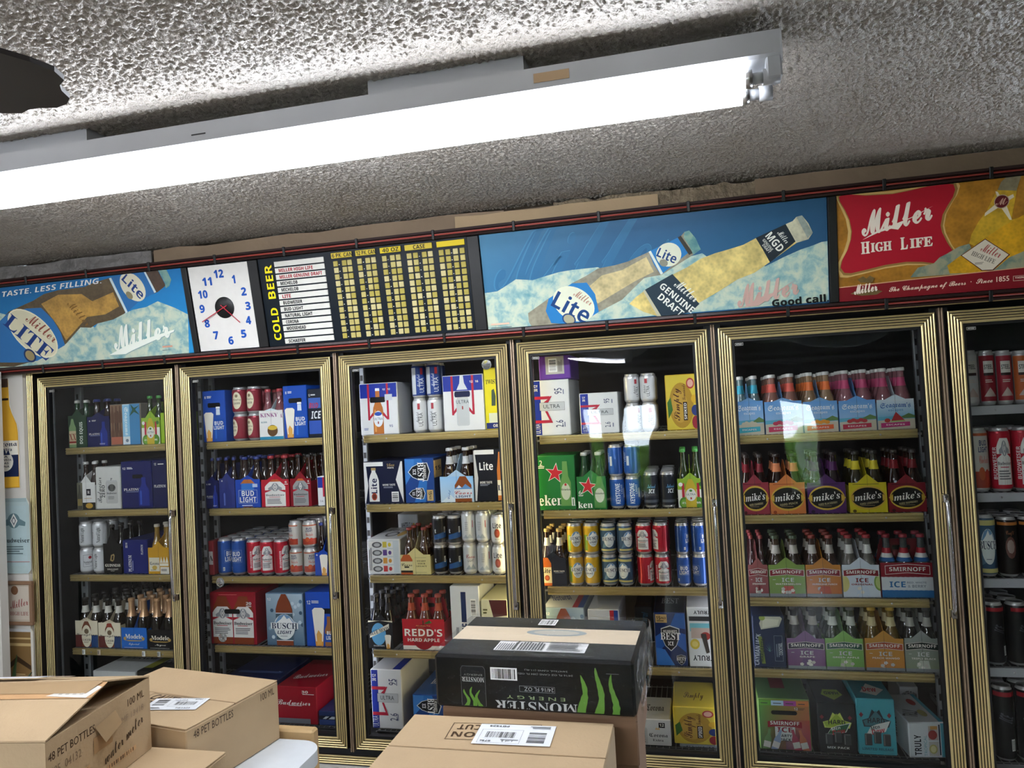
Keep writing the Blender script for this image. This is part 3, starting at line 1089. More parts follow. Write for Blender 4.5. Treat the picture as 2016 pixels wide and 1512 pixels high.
# wall clock
t = sign('wall_clock', 'white square clock with blue numerals and red hands in the sign band', .941, 1.236, 'clock')
c = q(0, 490, 3.877)
a = Art(1, SH); a.rect(.944, .003, .289, SH - .006, 'd9d6d0'); put(t, a, 'clock_face')
for n_, px, py in ((12, 1665, 190), (1, 1780, 232), (2, 1857, 325), (3, 1890, 435), (4, 1893, 545), (5, 1857, 648), (6, 1760, 700), (7, 1645, 660), (8, 1578, 570), (9, 1540, 458), (10, 1545, 348), (11, 1577, 250)):
    x, h = c([(px, py)])[0]
    a = Art(1, SH); a.text(str(n_), x, h, .033, '1c4fa8', 'b', w=.044 if n_ > 9 else (.013 if n_ == 1 else .023), em=.0013); put(t, a, 'numeral', .0035)
cx, chh = c([(1712, 448)])[0]
mb = MB(('plastic',)); mb.lathe([(.046, 0), (.046, .003), (.044, .004)], 32, '070708', 'plastic'); obj('clock_centre', mb, t, (cx, .0035, chh), (math.pi / 2, 0, 0))
for nm, px, py, wd in (('hour_hand', 1838, 560, .0035), ('minute_hand', 1550, 557, .0035)):
    hx, hh = c([(px, py)])[0]
    dv = Vector((hx - cx, 0, hh - chh))
    mb = MB(('plastic',)); ln = dv.length
    mb.box(-.018, -.001, -wd / 2, ln, .001, wd / 2, 'b02838', 'plastic')
    obj(nm, mb, t, (cx, -.006, chh), (0, -math.atan2(dv.z, dv.x), 0))
mb = MB(('plastic',)); mb.lathe([(.005, 0), (.005, .008), (.003, .009)], 12, '8a2028', 'plastic'); obj('hub', mb, t, (cx, .003, chh), (math.pi / 2, 0, 0))

# price menu board
t = sign('menu_board', 'black price menu board with white name strips and yellow price squares', 1.283, 2.207, 'menu board')
c = q(480, 440, 4.032)
a = Art(1, SH)
xm, hm = (c([(175, 355)])[0][0] + .008, c([(220, 630)])[0][1])
a.text('COLD', xm, SH * .255, .034, 'e6d414', 'b', w=.138, rot=90); put(t, a, 'lettering')
a = Art(1, SH); a.text('BEER', xm, SH * .735, .034, 'e6d414', 'b', w=.142, rot=90); put(t, a, 'lettering')
sx0, sx1 = c([(241, 325)])[0][0], c([(634, 290)])[0][0]
ht, hb = SH - .012, .008
names = ['', 'MILLER HIGH LIFE', 'MILLER GENUINE DRAFT', 'MICHELOB', 'MICHELOB', 'LITE', 'BUDWEISER', 'BUD LIGHT', 'NATURAL LIGHT', 'CORONA', 'MOOSEHEAD', '', 'SCHAEFER']
pit = (ht - hb) / 13
mb = MB(('ink',)); mb.box(sx0, -.001, 0, sx1, .004, pit * .78, 'd6d4cc', 'ink', ch=.0006); strip_mesh = mb.mesh('name_strip')
for k, nm in enumerate(names):
    h0 = ht - (k + 1) * pit
    s_ = obj('name_strip', strip_mesh, t, (0, 0, h0))
    if nm:
        a = Art(1, 1)
        a.text(nm, sx0 + .018, pit * .39, pit * .52, 'a01c28' if 'MILLER' in nm or nm == 'LITE' else '141414', 'b', w=.0098 * len(nm), al='l', em=.0003)
        obj('lettering', a.mesh('lettering', place=lambda x, y, off: (x, -.001 - off, y)), s_)
mb = MB(('ink',)); mb.box(-.0102, -.0005, -.0110, .0102, .004, .0110, 'b5a868', 'ink', ch=.0015); tile_a = mb.mesh('price_tile')
mb = MB(('ink',)); mb.box(-.0102, -.0005, -.0110, .0102, .004, .0110, 'a89a4c', 'ink', ch=.0015); tile_b = mb.mesh('price_tile')
mb = MB(('ink',)); mb.box(-.0102, -.0005, -.0110, .0102, .004, .0110, 'c2b684', 'ink', ch=.0015); tile_c = mb.mesh('price_tile')
cols = [(697, 858, '6 PK. CAN', (728, 797, 840), 755), (890, 1043, '12 PK. CAN', (918, 984, 1030), 948), (1085, 1245, '40 OZ.', (1115, 1180, 1227), 1143), (1282, 1494, 'CASE', (1312, 1363, 1434, 1482), 1393), (1535, 1752, '', (1567, 1620, 1681, 1735), 1648)]
heads = [(262, 295), (240, 275), (212, 262), (190, 245), (165, 220)]
tr = random.Random(5)
for (u0, u1, hd, ts, dot), (v0, v1) in zip(cols, heads):
    y0 = c([(u0, v1 + 10)])[0][1]
    xa, xb = c([(u0, v1)])[0][0], c([(u1, v0)])[0][0]
    mb = MB(('ink',)); hh_ = SH - .03
    mb.box(xa, -.001, hh_, xb, .004, hh_ + .022, 'd8c01e' if hd in ('', '40 OZ.') else 'cdb63a', 'ink', ch=.0006)
    s_ = obj('column_header', mb, t)
    if hd:
        a = Art(1, 1); a.text(hd, (xa + xb) / 2 + .004, hh_ + .011, .016, '141414', 'b', w=min(.0125 * len(hd), (xb - xa) * .98))
        obj('lettering', a.mesh('lettering', place=lambda x, y, off: (x, -.001 - off, y)), s_)
    rt, rb = SH - .052, .022
    for r in range(12):
        h = rt + (rb - rt) * r / 11
        for u in ts:
            xt = c([(u, (v0 + v1) / 2 + 45)])[0][0]
            obj('price_tile', tr.choice((tile_a, tile_a, tile_b, tile_c)), t, (xt, 0, h))
mb = MB(('ink',))
for (u0, u1, hd, ts, dot), (v0, v1) in zip(cols, heads):
    xd = c([(dot, (v0 + v1) / 2 + 45)])[0][0]
    for r in range(12):
        h = SH - .052 + (.022 - SH + .052) * r / 11 - .005
        mb.box(xd - .0016, .001, h - .0016, xd + .0016, .004, h + .0016, 'e4e4dc', 'ink')
o = obj('decimal_dots', mb, t); o['kind'] = 'stuff'

# blue sign with two bottles
t = sign('beer_sign', 'long blue sign of two bottles lying on ice above the fourth and fifth doors', 2.257, 3.531)
c = q(920, 370, 2.7243)
a = Art(1, SH)
a.grad(2.257, 0, .64, SH, ('356f96', '2f6a92', '2a5a80', '437a9c'))
a.grad(2.897, 0, .634, SH, ('2f6a92', '294f70', '2a5274', '2a5a80'))
x, h = c([(640, 325)])[0]
a.text('Miller', x, h, .25, '3f7ca2', 'c', w=.70, rot=-1, sk=.25); a.text('Miller', x + .002, h - .002, .246, '316a91', 'c', w=.692, rot=-1, sk=.25)
lb = lambda pts: clipped(c(pts), 2.257, 3.531)
a.poly(lb([(85, 565), (160, 555), (215, 520), (260, 490), (350, 495), (430, 470), (490, 452), (560, 440), (700, 425), (780, 470), (900, 500), (1060, 450), (1180, 372), (1260, 350), (1330, 400), (1600, 420), (1700, 370), (1790, 330), (1850, 310), (1900, 290), (1932, 285), (1940, 607), (105, 774)]), 'ffffff', 'ice')
a.poly(lb([(325, 672), (440, 590), (560, 512), (640, 470), (700, 432), (790, 415), (860, 395), (980, 340), (1140, 265), (1165, 235), (1190, 228), (1250, 330), (1215, 357), (1040, 467), (950, 482), (890, 540), (830, 600), (700, 668), (620, 725), (345, 757), (330, 720)]), '8f8a76', 'dew')
a.poly(lb([(640, 540), (720, 470), (830, 440), (960, 370), (1000, 450), (900, 500), (800, 560), (700, 620)]), 'c6b684', 'dew')
a.poly(lb([(435, 595), (560, 512), (640, 508), (685, 570), (705, 665), (620, 722), (545, 738), (505, 745), (450, 725), (420, 660)]), '2a78b4')
a.ell(*c([(570, 622)])[0], .086, .062, 'd9dcc4', rot=-34, n=32)
script(a, c, 'Lite', 560, 640, 215, 95, '1c3f74', 1, -33, 'b'); script(a, c, 'Miller', 622, 588, 110, 36, 'a8705c', 1, -36)
a.ell(*c([(545, 705)])[0], .028, .022, '2a4a78', rot=-30); a.ell(*c([(545, 705)])[0], .022, .017, 'a8a488', rot=-30)
a.poly(lb([(972, 342), (1130, 266), (1165, 300), (1188, 346), (1038, 466), (1000, 410)]), '2a78b4')
a.poly(lb([(972, 342), (984, 337), (1050, 458), (1038, 466)]), 'd2dcd4')
a.ell(*c([(1080, 358)])[0], .046, .044, 'd6dac4', n=28); script(a, c, 'Lite', 1072, 362, 110, 52, '1c3f74', 1, -28, 'b')
a.ell(*c([(1053, 402)])[0], .016, .013, '8a8a78', rot=-30)
a.poly(lb([(1128, 266), (1145, 256), (1210, 348), (1190, 360)]), '3c3832'); a.poly(lb([(1165, 235), (1190, 228), (1225, 270), (1252, 330), (1212, 358), (1190, 310), (1160, 265)]), 'a9cccb', 'ice')
a.poly(lb([(868, 622), (905, 585), (945, 555), (1100, 465), (1180, 425), (1250, 380), (1330, 350), (1400, 330), (1480, 305), (1550, 268), (1715, 193), (1850, 240), (1770, 292), (1620, 400), (1540, 455), (1450, 490), (1340, 560), (1250, 612), (1020, 692), (945, 665)]), 'd6c277', 'dew')
a.poly(lb([(942, 552), (1100, 462), (1155, 520), (1245, 622), (1205, 662), (1150, 680), (1020, 690)]), '2a3944')
a.poly(lb([(942, 552), (953, 546), (1040, 690), (1020, 690)]), 'b8b49a')
script(a, c, 'GENUINE', 1125, 590, 230, 36, 'e4e6dc', 1, -44, 'b'); script(a, c, 'DRAFT', 1092, 628, 165, 36, 'e4e6dc', 1, -44, 'b'); script(a, c, 'Miller', 1178, 550, 150, 46, 'e4e6dc', 1, -44)
a.poly(lb([(1547, 268), (1708, 194), (1735, 235), (1762, 286), (1624, 400), (1585, 330)]), '262e36')
script(a, c, 'MGD', 1650, 290, 120, 42, 'e4e6dc', 1, -55, 'b'); script(a, c, 'GENUINE', 1612, 305, 80, 15, 'c8cac0', 1, -55, 'b'); script(a, c, 'DRAFT', 1605, 325, 60, 15, 'c8cac0', 1, -55, 'b'); script(a, c, 'Miller', 1697, 262, 80, 28, 'e4e6dc', 1, -55)
a.poly(lb([(1708, 194), (1745, 178), (1765, 155), (1795, 147), (1830, 190), (1853, 240), (1830, 275), (1765, 295)]), 'c4c2a6', 'dew'); a.poly(lb([(1765, 155), (1795, 147), (1853, 240), (1825, 268)]), '9aa69c', 'dew')
x, h = c([(1605, 550)])[0]
a.text('Miller', x, h, .070, 'c2a196', 'c', w=.215, rot=9, em=.0016); a.poly(c([(1480, 640), (1560, 590), (1660, 555), (1765, 490), (1640, 580), (1560, 632)]), 'c2a196')
a.text('Good call.', *c([(1785, 603)])[0], .026, '16181a', 'b', w=.192, rot=1.2, em=.0008)
a.rect(*c([(128, 738)])[0], .075, .007, 'd8b8a0'); a.lines(c([(128, 755)])[0][0], c([(128, 755)])[0][1], .09, .0045, 1, '5a686a')
put(t, a)

# red and gold sign
t = sign('beer_sign', 'gold sign with a red shield and white script at the right end of the band', 3.562, 4.73)
c = q(1600, 300, 4.447)
a = Art(1, SH)
a.rect(3.562, 0, 1.168, SH, 'b07a22', 'dew')
a.grad(3.562, 0, 1.168, SH, ('9c6a1c', 'b8801f', 'c08a30', 'a8721f'), 'dew')
shield = [(248, 362), (340, 368), (470, 378), (700, 365), (850, 335), (1000, 298), (1130, 268), (1195, 262), (1235, 280), (1250, 325), (1230, 390), (1180, 470), (1140, 545), (1122, 640), (1135, 700), (1180, 790), (1235, 870), (1200, 910), (1130, 950), (1060, 970), (960, 958), (820, 958), (640, 985), (480, 1025), (340, 1058), (280, 1055), (246, 1010), (262, 940), (310, 850), (338, 760), (345, 690), (325, 590), (285, 505), (240, 430), (230, 390)]
mx_, my_ = 735, 665
a.poly(c([(mx_ + (x - mx_) * 1.085, my_ + (y - my_) * 1.10) for x, y in shield]), 'c9a868')
a.poly(c([(mx_ + (x - mx_) * 1.035 + 6, my_ + (y - my_) * 1.04 + 5) for x, y in shield]), '8f6f3c')
a.poly(c(shield), 'a81c2c')
x, h = c([(725, 560)])[0]
a.text('Miller', x, h, .074, 'e8dccb', 'c', w=.225, rot=9, em=.002)
a.poly(c([(435, 768), (560, 690), (690, 640), (860, 570), (1055, 468), (905, 555), (800, 605), (778, 640), (750, 676), (690, 668), (580, 700)]), 'e8dccb')
x, h = c([(735, 810)])[0]
a.text('H', x - .100, h, .040, 'e8dccb', 's', w=.027, rot=1, em=.001); a.text('IGH', x - .049, h - .001, .031, 'e8dccb', 's', w=.066, rot=1, em=.001)
a.text('L', x + .024, h + .003, .040, 'e8dccb', 's', w=.022, rot=1, em=.001); a.text('IFE', x + .078, h + .001, .031, 'e8dccb', 's', w=.070, rot=1, em=.001)
a.poly(c([(1370, 800), (1390, 720), (1450, 610), (1520, 520), (1570, 420), (1610, 340), (1690, 185), (1825, 175), (1790, 330), (1740, 590), (1850, 560), (1850, 900), (1500, 850)]), 'c6a02c', 'dew')
a.poly(c([(1620, 330), (1650, 260), (1690, 185), (1826, 172), (1785, 335)]), '8d8468', 'dew')
for p4 in ([(1600, 340), (1620, 345), (1700, 470), (1745, 590), (1725, 590), (1640, 470)], [(1755, 365), (1765, 390), (1600, 500), (1505, 560), (1510, 530), (1640, 420)]):
    a.poly(c(p4), 'd8cdb4')
a.ell(*c([(1655, 430)])[0], .023, .023, 'b0a088', n=24); a.ell(*c([(1655, 430)])[0], .0205, .0205, '5c1f22', n=24)
a.text('M', *c([(1655, 430)])[0], .02, 'c09a88', 'c')
a.poly(c([(855, 1095), (920, 1010), (1060, 972), (1110, 920), (1170, 890), (1280, 825), (1370, 800), (1420, 900), (1850, 760), (1850, 1030), (1200, 1070)]), 'cdbfae', 'ice')
a.poly(c([(1178, 990), (1300, 900), (1500, 757), (1660, 650), (1850, 545), (2300, 330), (2300, 620), (1850, 865), (1720, 920), (1600, 1020), (1480, 1050), (1200, 1062)]), 'cf9d20', 'dew')
a.poly(c([(1296, 903), (1510, 755), (1728, 895), (1660, 960), (1580, 1035), (1480, 1037)]), '5a2c24'); a.poly(c([(1306, 903), (1510, 763), (1716, 895), (1575, 1026), (1484, 1030)]), 'cfc6b4')
script(a, c, 'Miller', 1568, 858, 190, 70, '9a2a2a', 1, -28); script(a, c, 'HIGH LIFE', 1495, 920, 230, 40, '6a6558', 1, -28, 's'); a.lines(c([(1420, 985)])[0][0], c([(1420, 985)])[0][1], .03, .008, 2, '8a8272')
a.poly(clipped(c([(215, 1188), (860, 1115), (1850, 1008), (3900, 780), (3900, 1400), (215, 1400)]), 3.562, 4.73), '7c1c24')
a.poly(c([(218, 1182), (860, 1110), (1850, 1004), (1850, 1010), (860, 1118), (220, 1190)]), 'd0a07c')
x, h = c([(1185, 1160)])[0]
a.text('The Champagne of Beers  ·  Since 1855', x, h, .022, 'e8cdb8', 'c', w=.375, rot=.7, em=.0003)
for e in ([(390, 1115), (440, 1085), (470, 1105), (500, 1078), (540, 1100), (520, 1140), (420, 1140)], [(330, 1240), (400, 1200), (560, 1200), (610, 1215), (560, 1245), (430, 1255)]):
    a.poly(c(e), '6f5a34', 'dew')
x, h = c([(460, 1188)])[0]
a.text('Miller', x, h, .030, 'eadccb', 'c', w=.076, rot=6, em=.0008)
bx = c([(1755, 1110)])[0]
a.frame(bx[0], bx[1] - .006, .052, .016, .0012, 'd8b8a4'); a.text('THINK', bx[0] + .022, bx[1] + .004, .006, 'e8d4c4', 'b', w=.034)
put(t, a)
# ------------------------------------------------------------------ packaging prints (drawn in fractions of the panel)
class Q(Art):
    clip = True
    """the same drawing calls in fractions of width and height"""
    def R(s, x, y, w, h, c, **k): s.rect(x * s.W, y * s.H, w * s.W, h * s.H, c, **k)
    def T(s, t, x, y, h, c, st='b', w=None, **k): s.text(t, x * s.W, y * s.H, h * s.H, c, st, w * s.W if w else None, **k)
    def E(s, x, y, rx, ry, c, **k): s.ell(x * s.W, y * s.H, rx * s.W, ry * s.H, c, **k)
    def Pl(s, pts, c, m='ink'): s.poly([(x * s.W, y * s.H) for x, y in pts], c, m)
    def Ln(s, x, y, w, h, n, c, **k): s.lines(x * s.W, y * s.H, w * s.W, h * s.H, n, c, **k)
    def Bt(s, x, y, w, h, *a, **k): s.bottle(x * s.W, y * s.H, w * s.W, h * s.H, *a, **k)
    def Cn(s, x, y, w, h, *a, **k): s.can(x * s.W, y * s.H, w * s.W, h * s.H, *a, **k)
    def Sl(s, x, y, w, h, *a): s.slot(x * s.W, y * s.H, w * s.W, h * s.H, *a)
    def Br(s, x, y, w, h, **k): s.bars(x * s.W, y * s.H, w * s.W, h * s.H, **k)
    def G(s, x, y, w, h, cols, **k): s.grad(x * s.W, y * s.H, w * s.W, h * s.H, cols, **k)

NAVY, BLUE, RED, WHITE, CREAM = '10174a', '1746a8', 'a81a2c', 'dcdad4', 'd8cf9e'

def a_platinum(a):
    a.T('PLATINUM', .38, .42, .06, WHITE, 's', w=.62); a.Ln(.12, .35, .5, .03, 1, '8890b8'); a.T('6', .12, .86, .05, WHITE, w=.06); a.Ln(.22, .84, .2, .05, 2, WHITE)
    a.Bt(.74, .02, .34, .80, '1a2c80', shine='3450b0'); a.Ln(.55, .06, .3, .05, 2, 'aab0d0')
def a_platinum12(a):
    a.T('PLATINUM', .4, .40, .055, WHITE, 's', w=.66); a.Ln(.15, .34, .5, .02, 1, '8890b8'); a.T('12', .1, .86, .045, WHITE, w=.1); a.Ln(.2, .84, .2, .05, 2, WHITE)
    a.Sl(.55, .68, .3, .1); a.Bt(.75, .04, .36, .62, '16267a', shine='2c4aa8')
def a_platinum_turned(a):
    b = Q(a.H, a.W); b.T('PLATINUM', .3, .72, .14, WHITE, 's', w=.5); b.Ln(.08, .58, .4, .05, 1, '8890b8'); b.T('PLATINUM', .72, .2, .09, WHITE, 's', w=.3); b.T('18', .9, .85, .08, WHITE, w=.07); b.Ln(.78, .8, .08, .1, 2, WHITE)
    a.L += b.turned(1).L
def a_xx(a):
    a.R(0, 0, 1, 1, '26402c'); a.Pl([(.04, .0), (.42, .0), (.42, .62), (.34, .74), (.28, .9), (.17, .9), (.12, .74), (.04, .62)], '7d9a6a'); a.R(.04, .1, .38, .42, 'c9b894'); a.T('XX', .23, .33, .2, '8a2a22', 's', w=.36); a.R(.04, .14, .38, .06, '8a2a22')
    a.T('DOS EQUIS', .72, .45, .14, 'd4dcd0', 'b', w=.68 * a.H / a.W, rot=90)
def a_lime(a):
    a.R(0, 0, 1, .62, 'd8d8cc'); a.R(0, .62, 1, .38, '86a832'); a.R(.16, .18, .1, .66, 'b02838'); a.R(.74, .18, .1, .66, 'b02838')
    a.Pl([(.16, .2), (.26, .2), (.46, .42), (.38, .46)], 'b02838'); a.Pl([(.84, .2), (.74, .2), (.54, .42), (.62, .46)], 'b02838')
    a.E(.24, .16, .2, .2, '4f7f2a'); a.E(.78, .16, .2, .2, '4f7f2a'); a.E(.24, .15, .14, .14, '6f9f3a'); a.T('4%', .22, .16, .07, WHITE, w=.16); a.T('95', .78, .16, .07, WHITE, w=.16)
    a.Pl([(.3, 0), (.7, 0), (.72, .6), (.66, .8), (.57, .98), (.43, .98), (.34, .8), (.28, .6)], 'b9a22c'); a.E(.5, .44, .2, .22, 'd6d6cc'); a.T('ULTRA', .5, .45, .07, '3a4a5a', 'n', w=.36); a.R(.47, .28, .06, .07, 'a03030'); a.E(.5, .58, .06, .04, '3c7a2c')
    a.E(.12, .8, .08, .07, WHITE); a.E(.9, .8, .08, .07, '3c6a2c')
def a_mojito(a):
    a.R(0, 0, .42, 1, '7a5f4a'); a.Ln(.04, .3, .34, .65, 4, '4a342a', rot90=True)
    for k in range(3):
        a.Bt(.08 + .13 * k, .05, .11, .5, '5f4232'); a.Bt(.08 + .13 * k, .55, .11, .42, '5f4232')
    a.R(.03, .02, .36, .18, 'a8604a')
    a.R(.42, 0, .24, 1, 'c4d8e4'); a.R(.42, .2, .24, .78, '86bcd8'); a.T('Seagrams', .54, .58, .1, 'e8eef0', 'f', w=.7 * a.H / a.W, rot=-90); a.R(.44, .03, .2, .17, 'cfd6da'); a.E(.56, .1, .05, .04, '6a7a8a')
    a.R(.66, 0, .34, 1, '3f7fae'); a.Pl([(.66, .7), (.82, .8), (1, .72), (.86, .86), (1, .96), (.82, .9), (.7, 1), (.76, .86)], '24503c')
def a_seltzer_small(a):
    a.R(0, 0, 1, 1, 'd8d8d4'); a.R(0, 0, .3, 1, '6a6a5a'); a.Bt(.14, .02, .24, .9, '4a4a40', label='8a7a4a'); a.R(.3, 0, .7, .26, '26241e'); a.E(.66, .14, .2, .1, 'b08a34'); a.R(.52, .52, .24, .24, '24262c'); a.T('R', .64, .64, .1, WHITE, 's'); a.Ln(.4, .4, .5, .03, 1, 'b08a4a')
def a_zero(a):
    a.R(0, 0, 1, 1, 'c9c9c4'); a.T('Budweiser', .13, .45, .12, '26262a', 'c', w=.62 * a.H / a.W, rot=90); a.T('ZERO', .3, .42, .09, '26262a', 'b', w=.3 * a.H / a.W, rot=90)
    a.Cn(.66, .12, .5, .56, 'b4b4b0'); a.E(.66, .5, .16, .09, '5a5a58'); a.Pl([(.5, .52), (.58, .56), (.6, .44)], '3c3c3c'); a.Pl([(.82, .52), (.74, .56), (.72, .44)], '3c3c3c'); a.T('Budweiser', .66, .37, .045, '26262a', 's', w=.42); a.Ln(.5, .22, .32, .08, 3, '7a7a78'); a.T('P', .66, .71, .06, '26262a', 's')
def a_guinness(a):
    a.R(0, 0, 1, 1, '0c0b0b'); a.Pl([(.36, .44), (.42, .62), (.58, .66), (.62, .6), (.58, .46), (.5, .4)], '9a845a'); a.Pl([(.44, .46), (.48, .6), (.56, .6), (.53, .46)], '0c0b0b')
    a.T('GUINNESS', .5, .28, .09, 'e0dcd0', 's', w=.84); a.T('DRAUGHT', .5, .15, .05, 'c8c4b8', 'b', w=.6); a.Ln(.38, .08, .24, .03, 1, 'a8a498')
def a_corona(a):
    a.R(0, 0, 1, 1, 'b98a1e'); a.R(.04, .1, .5, .52, 'cfc9b4'); a.T('Corona', .3, .4, .12, '22304a', 'f', w=.46); a.E(.3, .24, .12, .08, 'b89a4a'); a.Ln(.1, .13, .36, .04, 1, '5a5a50')
    for k in range(3):
        a.Pl([(.56 + k * .14, .42), (.70 + k * .14, .42), (.63 + k * .14, .66)], 'd8d4c4')
    a.R(.56, .3, .42, .1, 'd8d4c4'); a.R(.58, 0, .42, .26, 'd0ccc0'); a.Ln(.62, .1, .34, .1, 2, '4a4a48')
def a_yuengling(a):
    a.R(0, .46, 1, .54, 'cfc6ad'); a.R(0, 0, .5, .46, '5a2a28'); a.R(.5, 0, .5, .46, '27406a'); a.Pl([(.3, .02), (.7, .02), (.7, .74), (.58, .98), (.42, .98), (.3, .74)], '6a3a24'); a.E(.5, .42, .22, .42, 'cfc8b0', n=26); a.E(.5, .6, .1, .1, '6a5a44')
    a.T('Yuengling', .5, .46, .11, '2a2018', 'c', w=.92); a.T('LAGER', .5, .28, .08, '2a2018', 's', w=.36); a.Ln(.38, .16, .24, .05, 2, '7a6a50')
def a_yuengling_b(a):
    a_yuengling(a); a.Pl([(.36, .82), (.64, .82), (.6, .97), (.4, .97)], '8a3a2a')
def a_modelo(bg, sub):
    def f(a):
        a.R(0, 0, 1, 1, bg); a.T('Modelo', .5, .58, .22, 'e0dccc' if bg[0] == '1' else '14203a', 's', w=.7); a.Pl([(.1, .4), (.9, .4), (.72, .35), (.28, .35)], 'a88a4a'); a.E(.14, .48, .06, .08, 'a88a4a'); a.E(.86, .48, .06, .08, 'a88a4a'); a.T(sub, .5, .2, .12, 'd8d4c8', 'c', w=.42)
        a.Ln(.1, .03, .8, .03, 1, 'c8c8c0')
    return f
def beer_glass(a, x, y, w, h):
    a.Pl([(x - .3 * w, y), (x + .3 * w, y), (x + .42 * w, y + .6 * h), (x + .5 * w, y + .92 * h), (x - .5 * w, y + .92 * h), (x - .42 * w, y + .6 * h)], 'c48a3a')
    a.Pl([(x - .28 * w, y + .12 * h), (x + .28 * w, y + .12 * h), (x + .42 * w, y + .6 * h), (x + .5 * w, y + .94 * h), (x + .3 * w, y + h), (x - .3 * w, y + h), (x - .5 * w, y + .94 * h), (x - .42 * w, y + .6 * h)], 'dcd6c8')
    a.Pl([(x - .18 * w, y + .03 * h), (x + .18 * w, y + .03 * h), (x + .22 * w, y + .3 * h), (x - .05 * w, y + .42 * h), (x - .22 * w, y + .3 * h)], 'cf9a4a')
def a_budlight8(a):
    a.T('8', .12, .88, .05, WHITE, w=.06); a.Ln(.2, .86, .22, .05, 2, WHITE); a.Sl(.52, .72, .5, .11); beer_glass(a, .26, .0, .44, .58); a.Bt(.7, .02, .44, .66, '1b4a9c', cap='dcdcdc', neck='c8d0dc', shine='2f62b8')
    a.T('BUD', .72, .36, .075, WHITE, 'b', w=.4); a.T('LIGHT', .72, .27, .075, WHITE, 'b', w=.48)
def a_budlight12(a):
    a.T('12', .12, .82, .07, WHITE, w=.15); a.Ln(.24, .8, .3, .06, 2, WHITE); a.Sl(.75, .66, .5, .12); beer_glass(a, .5, .0, .5, .72); a.Bt(.9, .0, .34, .56, '8a5a34', label='1b4a9c'); a.T('BUD', .95, .25, .07, WHITE, 'b', w=.28); a.T('LIGHT', .95, .16, .07, WHITE, 'b', w=.34)
def a_budlight6(a):
    a.R(0, 0, 1, 1, '173f9c'); a.Pl([(.2, .84), (.8, .84), (.64, 1), (.36, 1)], 'b4642c'); a.R(.24, .62, .52, .24, '2f6ab8'); a.frame(.13 * a.W, .16 * a.H, .74 * a.W, .46 * a.H, .0012, 'b8c4d8'); a.T('BUD', .5, .5, .19, WHITE, 'b', w=.5); a.T('LIGHT', .5, .28, .19, WHITE, 'b', w=.66); a.R(.7, .72, .2, .12, 'aebbd4'); a.Ln(.25, .05, .5, .05, 1, 'c8d0dc'); a.R(.3, 0, .4, .03, '7a4a24')
def crest(a, x, y, w, h, c1='8a8c90'):
    a.E(x, y, w * .5, h * .5, c1, n=18); a.Pl([(x - w * .3, y), (x, y + h * .48), (x + w * .3, y), (x, y - h * .48)], 'd8d6d0'); a.Pl([(x - w * .2, y), (x, y + h * .33), (x + w * .2, y), (x, y - h * .33)], '6a6c72'); a.E(x, y, w * .1, h * .14, 'd0ceca')
    a.Pl([(x - w * .95, y - h * .1), (x - w * .5, y + h * .12), (x - w * .4, y - h * .3), (x - w * .9, y - h * .36)], c1); a.Pl([(x + w * .95, y - h * .1), (x + w * .5, y + h * .12), (x + w * .4, y - h * .3), (x + w * .9, y - h * .36)], c1)
def bud_label(a, x, y, w, h, in_shade=False):
    bg = '8f8f8e' if in_shade else 'd2d0cb'  # label paper greyed to imitate shade on the shaded copy
    a.R(x - w / 2, y, w, h * .62, bg); a.Pl([(x - w * .5, y + h * .6), (x + w * .5, y + h * .6), (x + w * .5, y + h * .8), (x + w * .40, y + h * .9), (x + w * .26, y + h), (x - w * .26, y + h), (x - w * .40, y + h * .9), (x - w * .5, y + h * .8)], bg)
    crest(a, x, y + h * .78, w * .36, h * .34, '6f7276' if in_shade else '8a8c90'); a.Pl([(x - w * .5, y + h * .56), (x - w * .16, y + h * .66), (x - w * .5, y + h * .66)], RED); a.Pl([(x + w * .5, y + h * .56), (x + w * .16, y + h * .66), (x + w * .5, y + h * .66)], RED)
    a.T('Budweiser', x, y + h * .46, .062 if h > .5 else .08, '22242a', 's', w=w * .92); a.Ln(x - w * .3, y + h * .36, w * .6, h * .035, 1, RED); a.Ln(x - w * .4, y + h * .1, w * .8, h * .22, 4, '6a6a6c')
def a_bud6(in_shade):
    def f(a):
        a.R(0, 0, 1, 1, '7c1420' if in_shade else RED); a.Pl([(.3, .92), (.7, .92), (.6, 1), (.4, 1)], 'b4582c'); bud_label(a, .5, .02, .74, .9, in_shade); a.T('6', .9, .9, .07, WHITE, w=.07); a.Ln(.84, .8, .14, .04, 1, WHITE)
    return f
def a_bud20(a):
    for x in (.26, .74):
        a.Bt(x, .0, .44, 1.25, '7a3418'); bud_label(a, x, .13, .45, .6)
    a.R(0, 0, .03, 1, '8a1422'); a.R(0, .94, 1, .06, '8a1422'); a.Ln(.2, .96, .5, .02, 1, 'c06060'); a.Sl(.5, .64, .3, .11); a.T('20', .88, .8, .055, WHITE, w=.12); a.Ln(.82, .73, .14, .03, 2, WHITE)
def a_busch12(a):
    a.G(0, 0, 1, 1, ('3f5a72', '4a6880', 'a8bcc8', '8fa6b6')); rnd = random.Random(2)
    for k in range(26):
        x, y = rnd.random(), rnd.random() * .9; a.E(x, y, .05, .04, rnd.choice(('587490', '7f9aac', 'b8c8d0', '3a5468')), n=6)
    a.Pl([(.27, 0), (.73, 0), (.73, .7), (.66, .86), (.56, 1), (.44, 1), (.34, .86), (.27, .7)], '7a3a20'); a.R(.27, .1, .46, .52, '3f5866'); a.R(.27, .62, .46, .015, 'c8ccd0'); a.R(.27, .09, .46, .015, 'c8ccd0')
    busch_badge(a, .5, .36, .29, .25, True); a.T('12', .1, .9, .05, WHITE, w=.1)
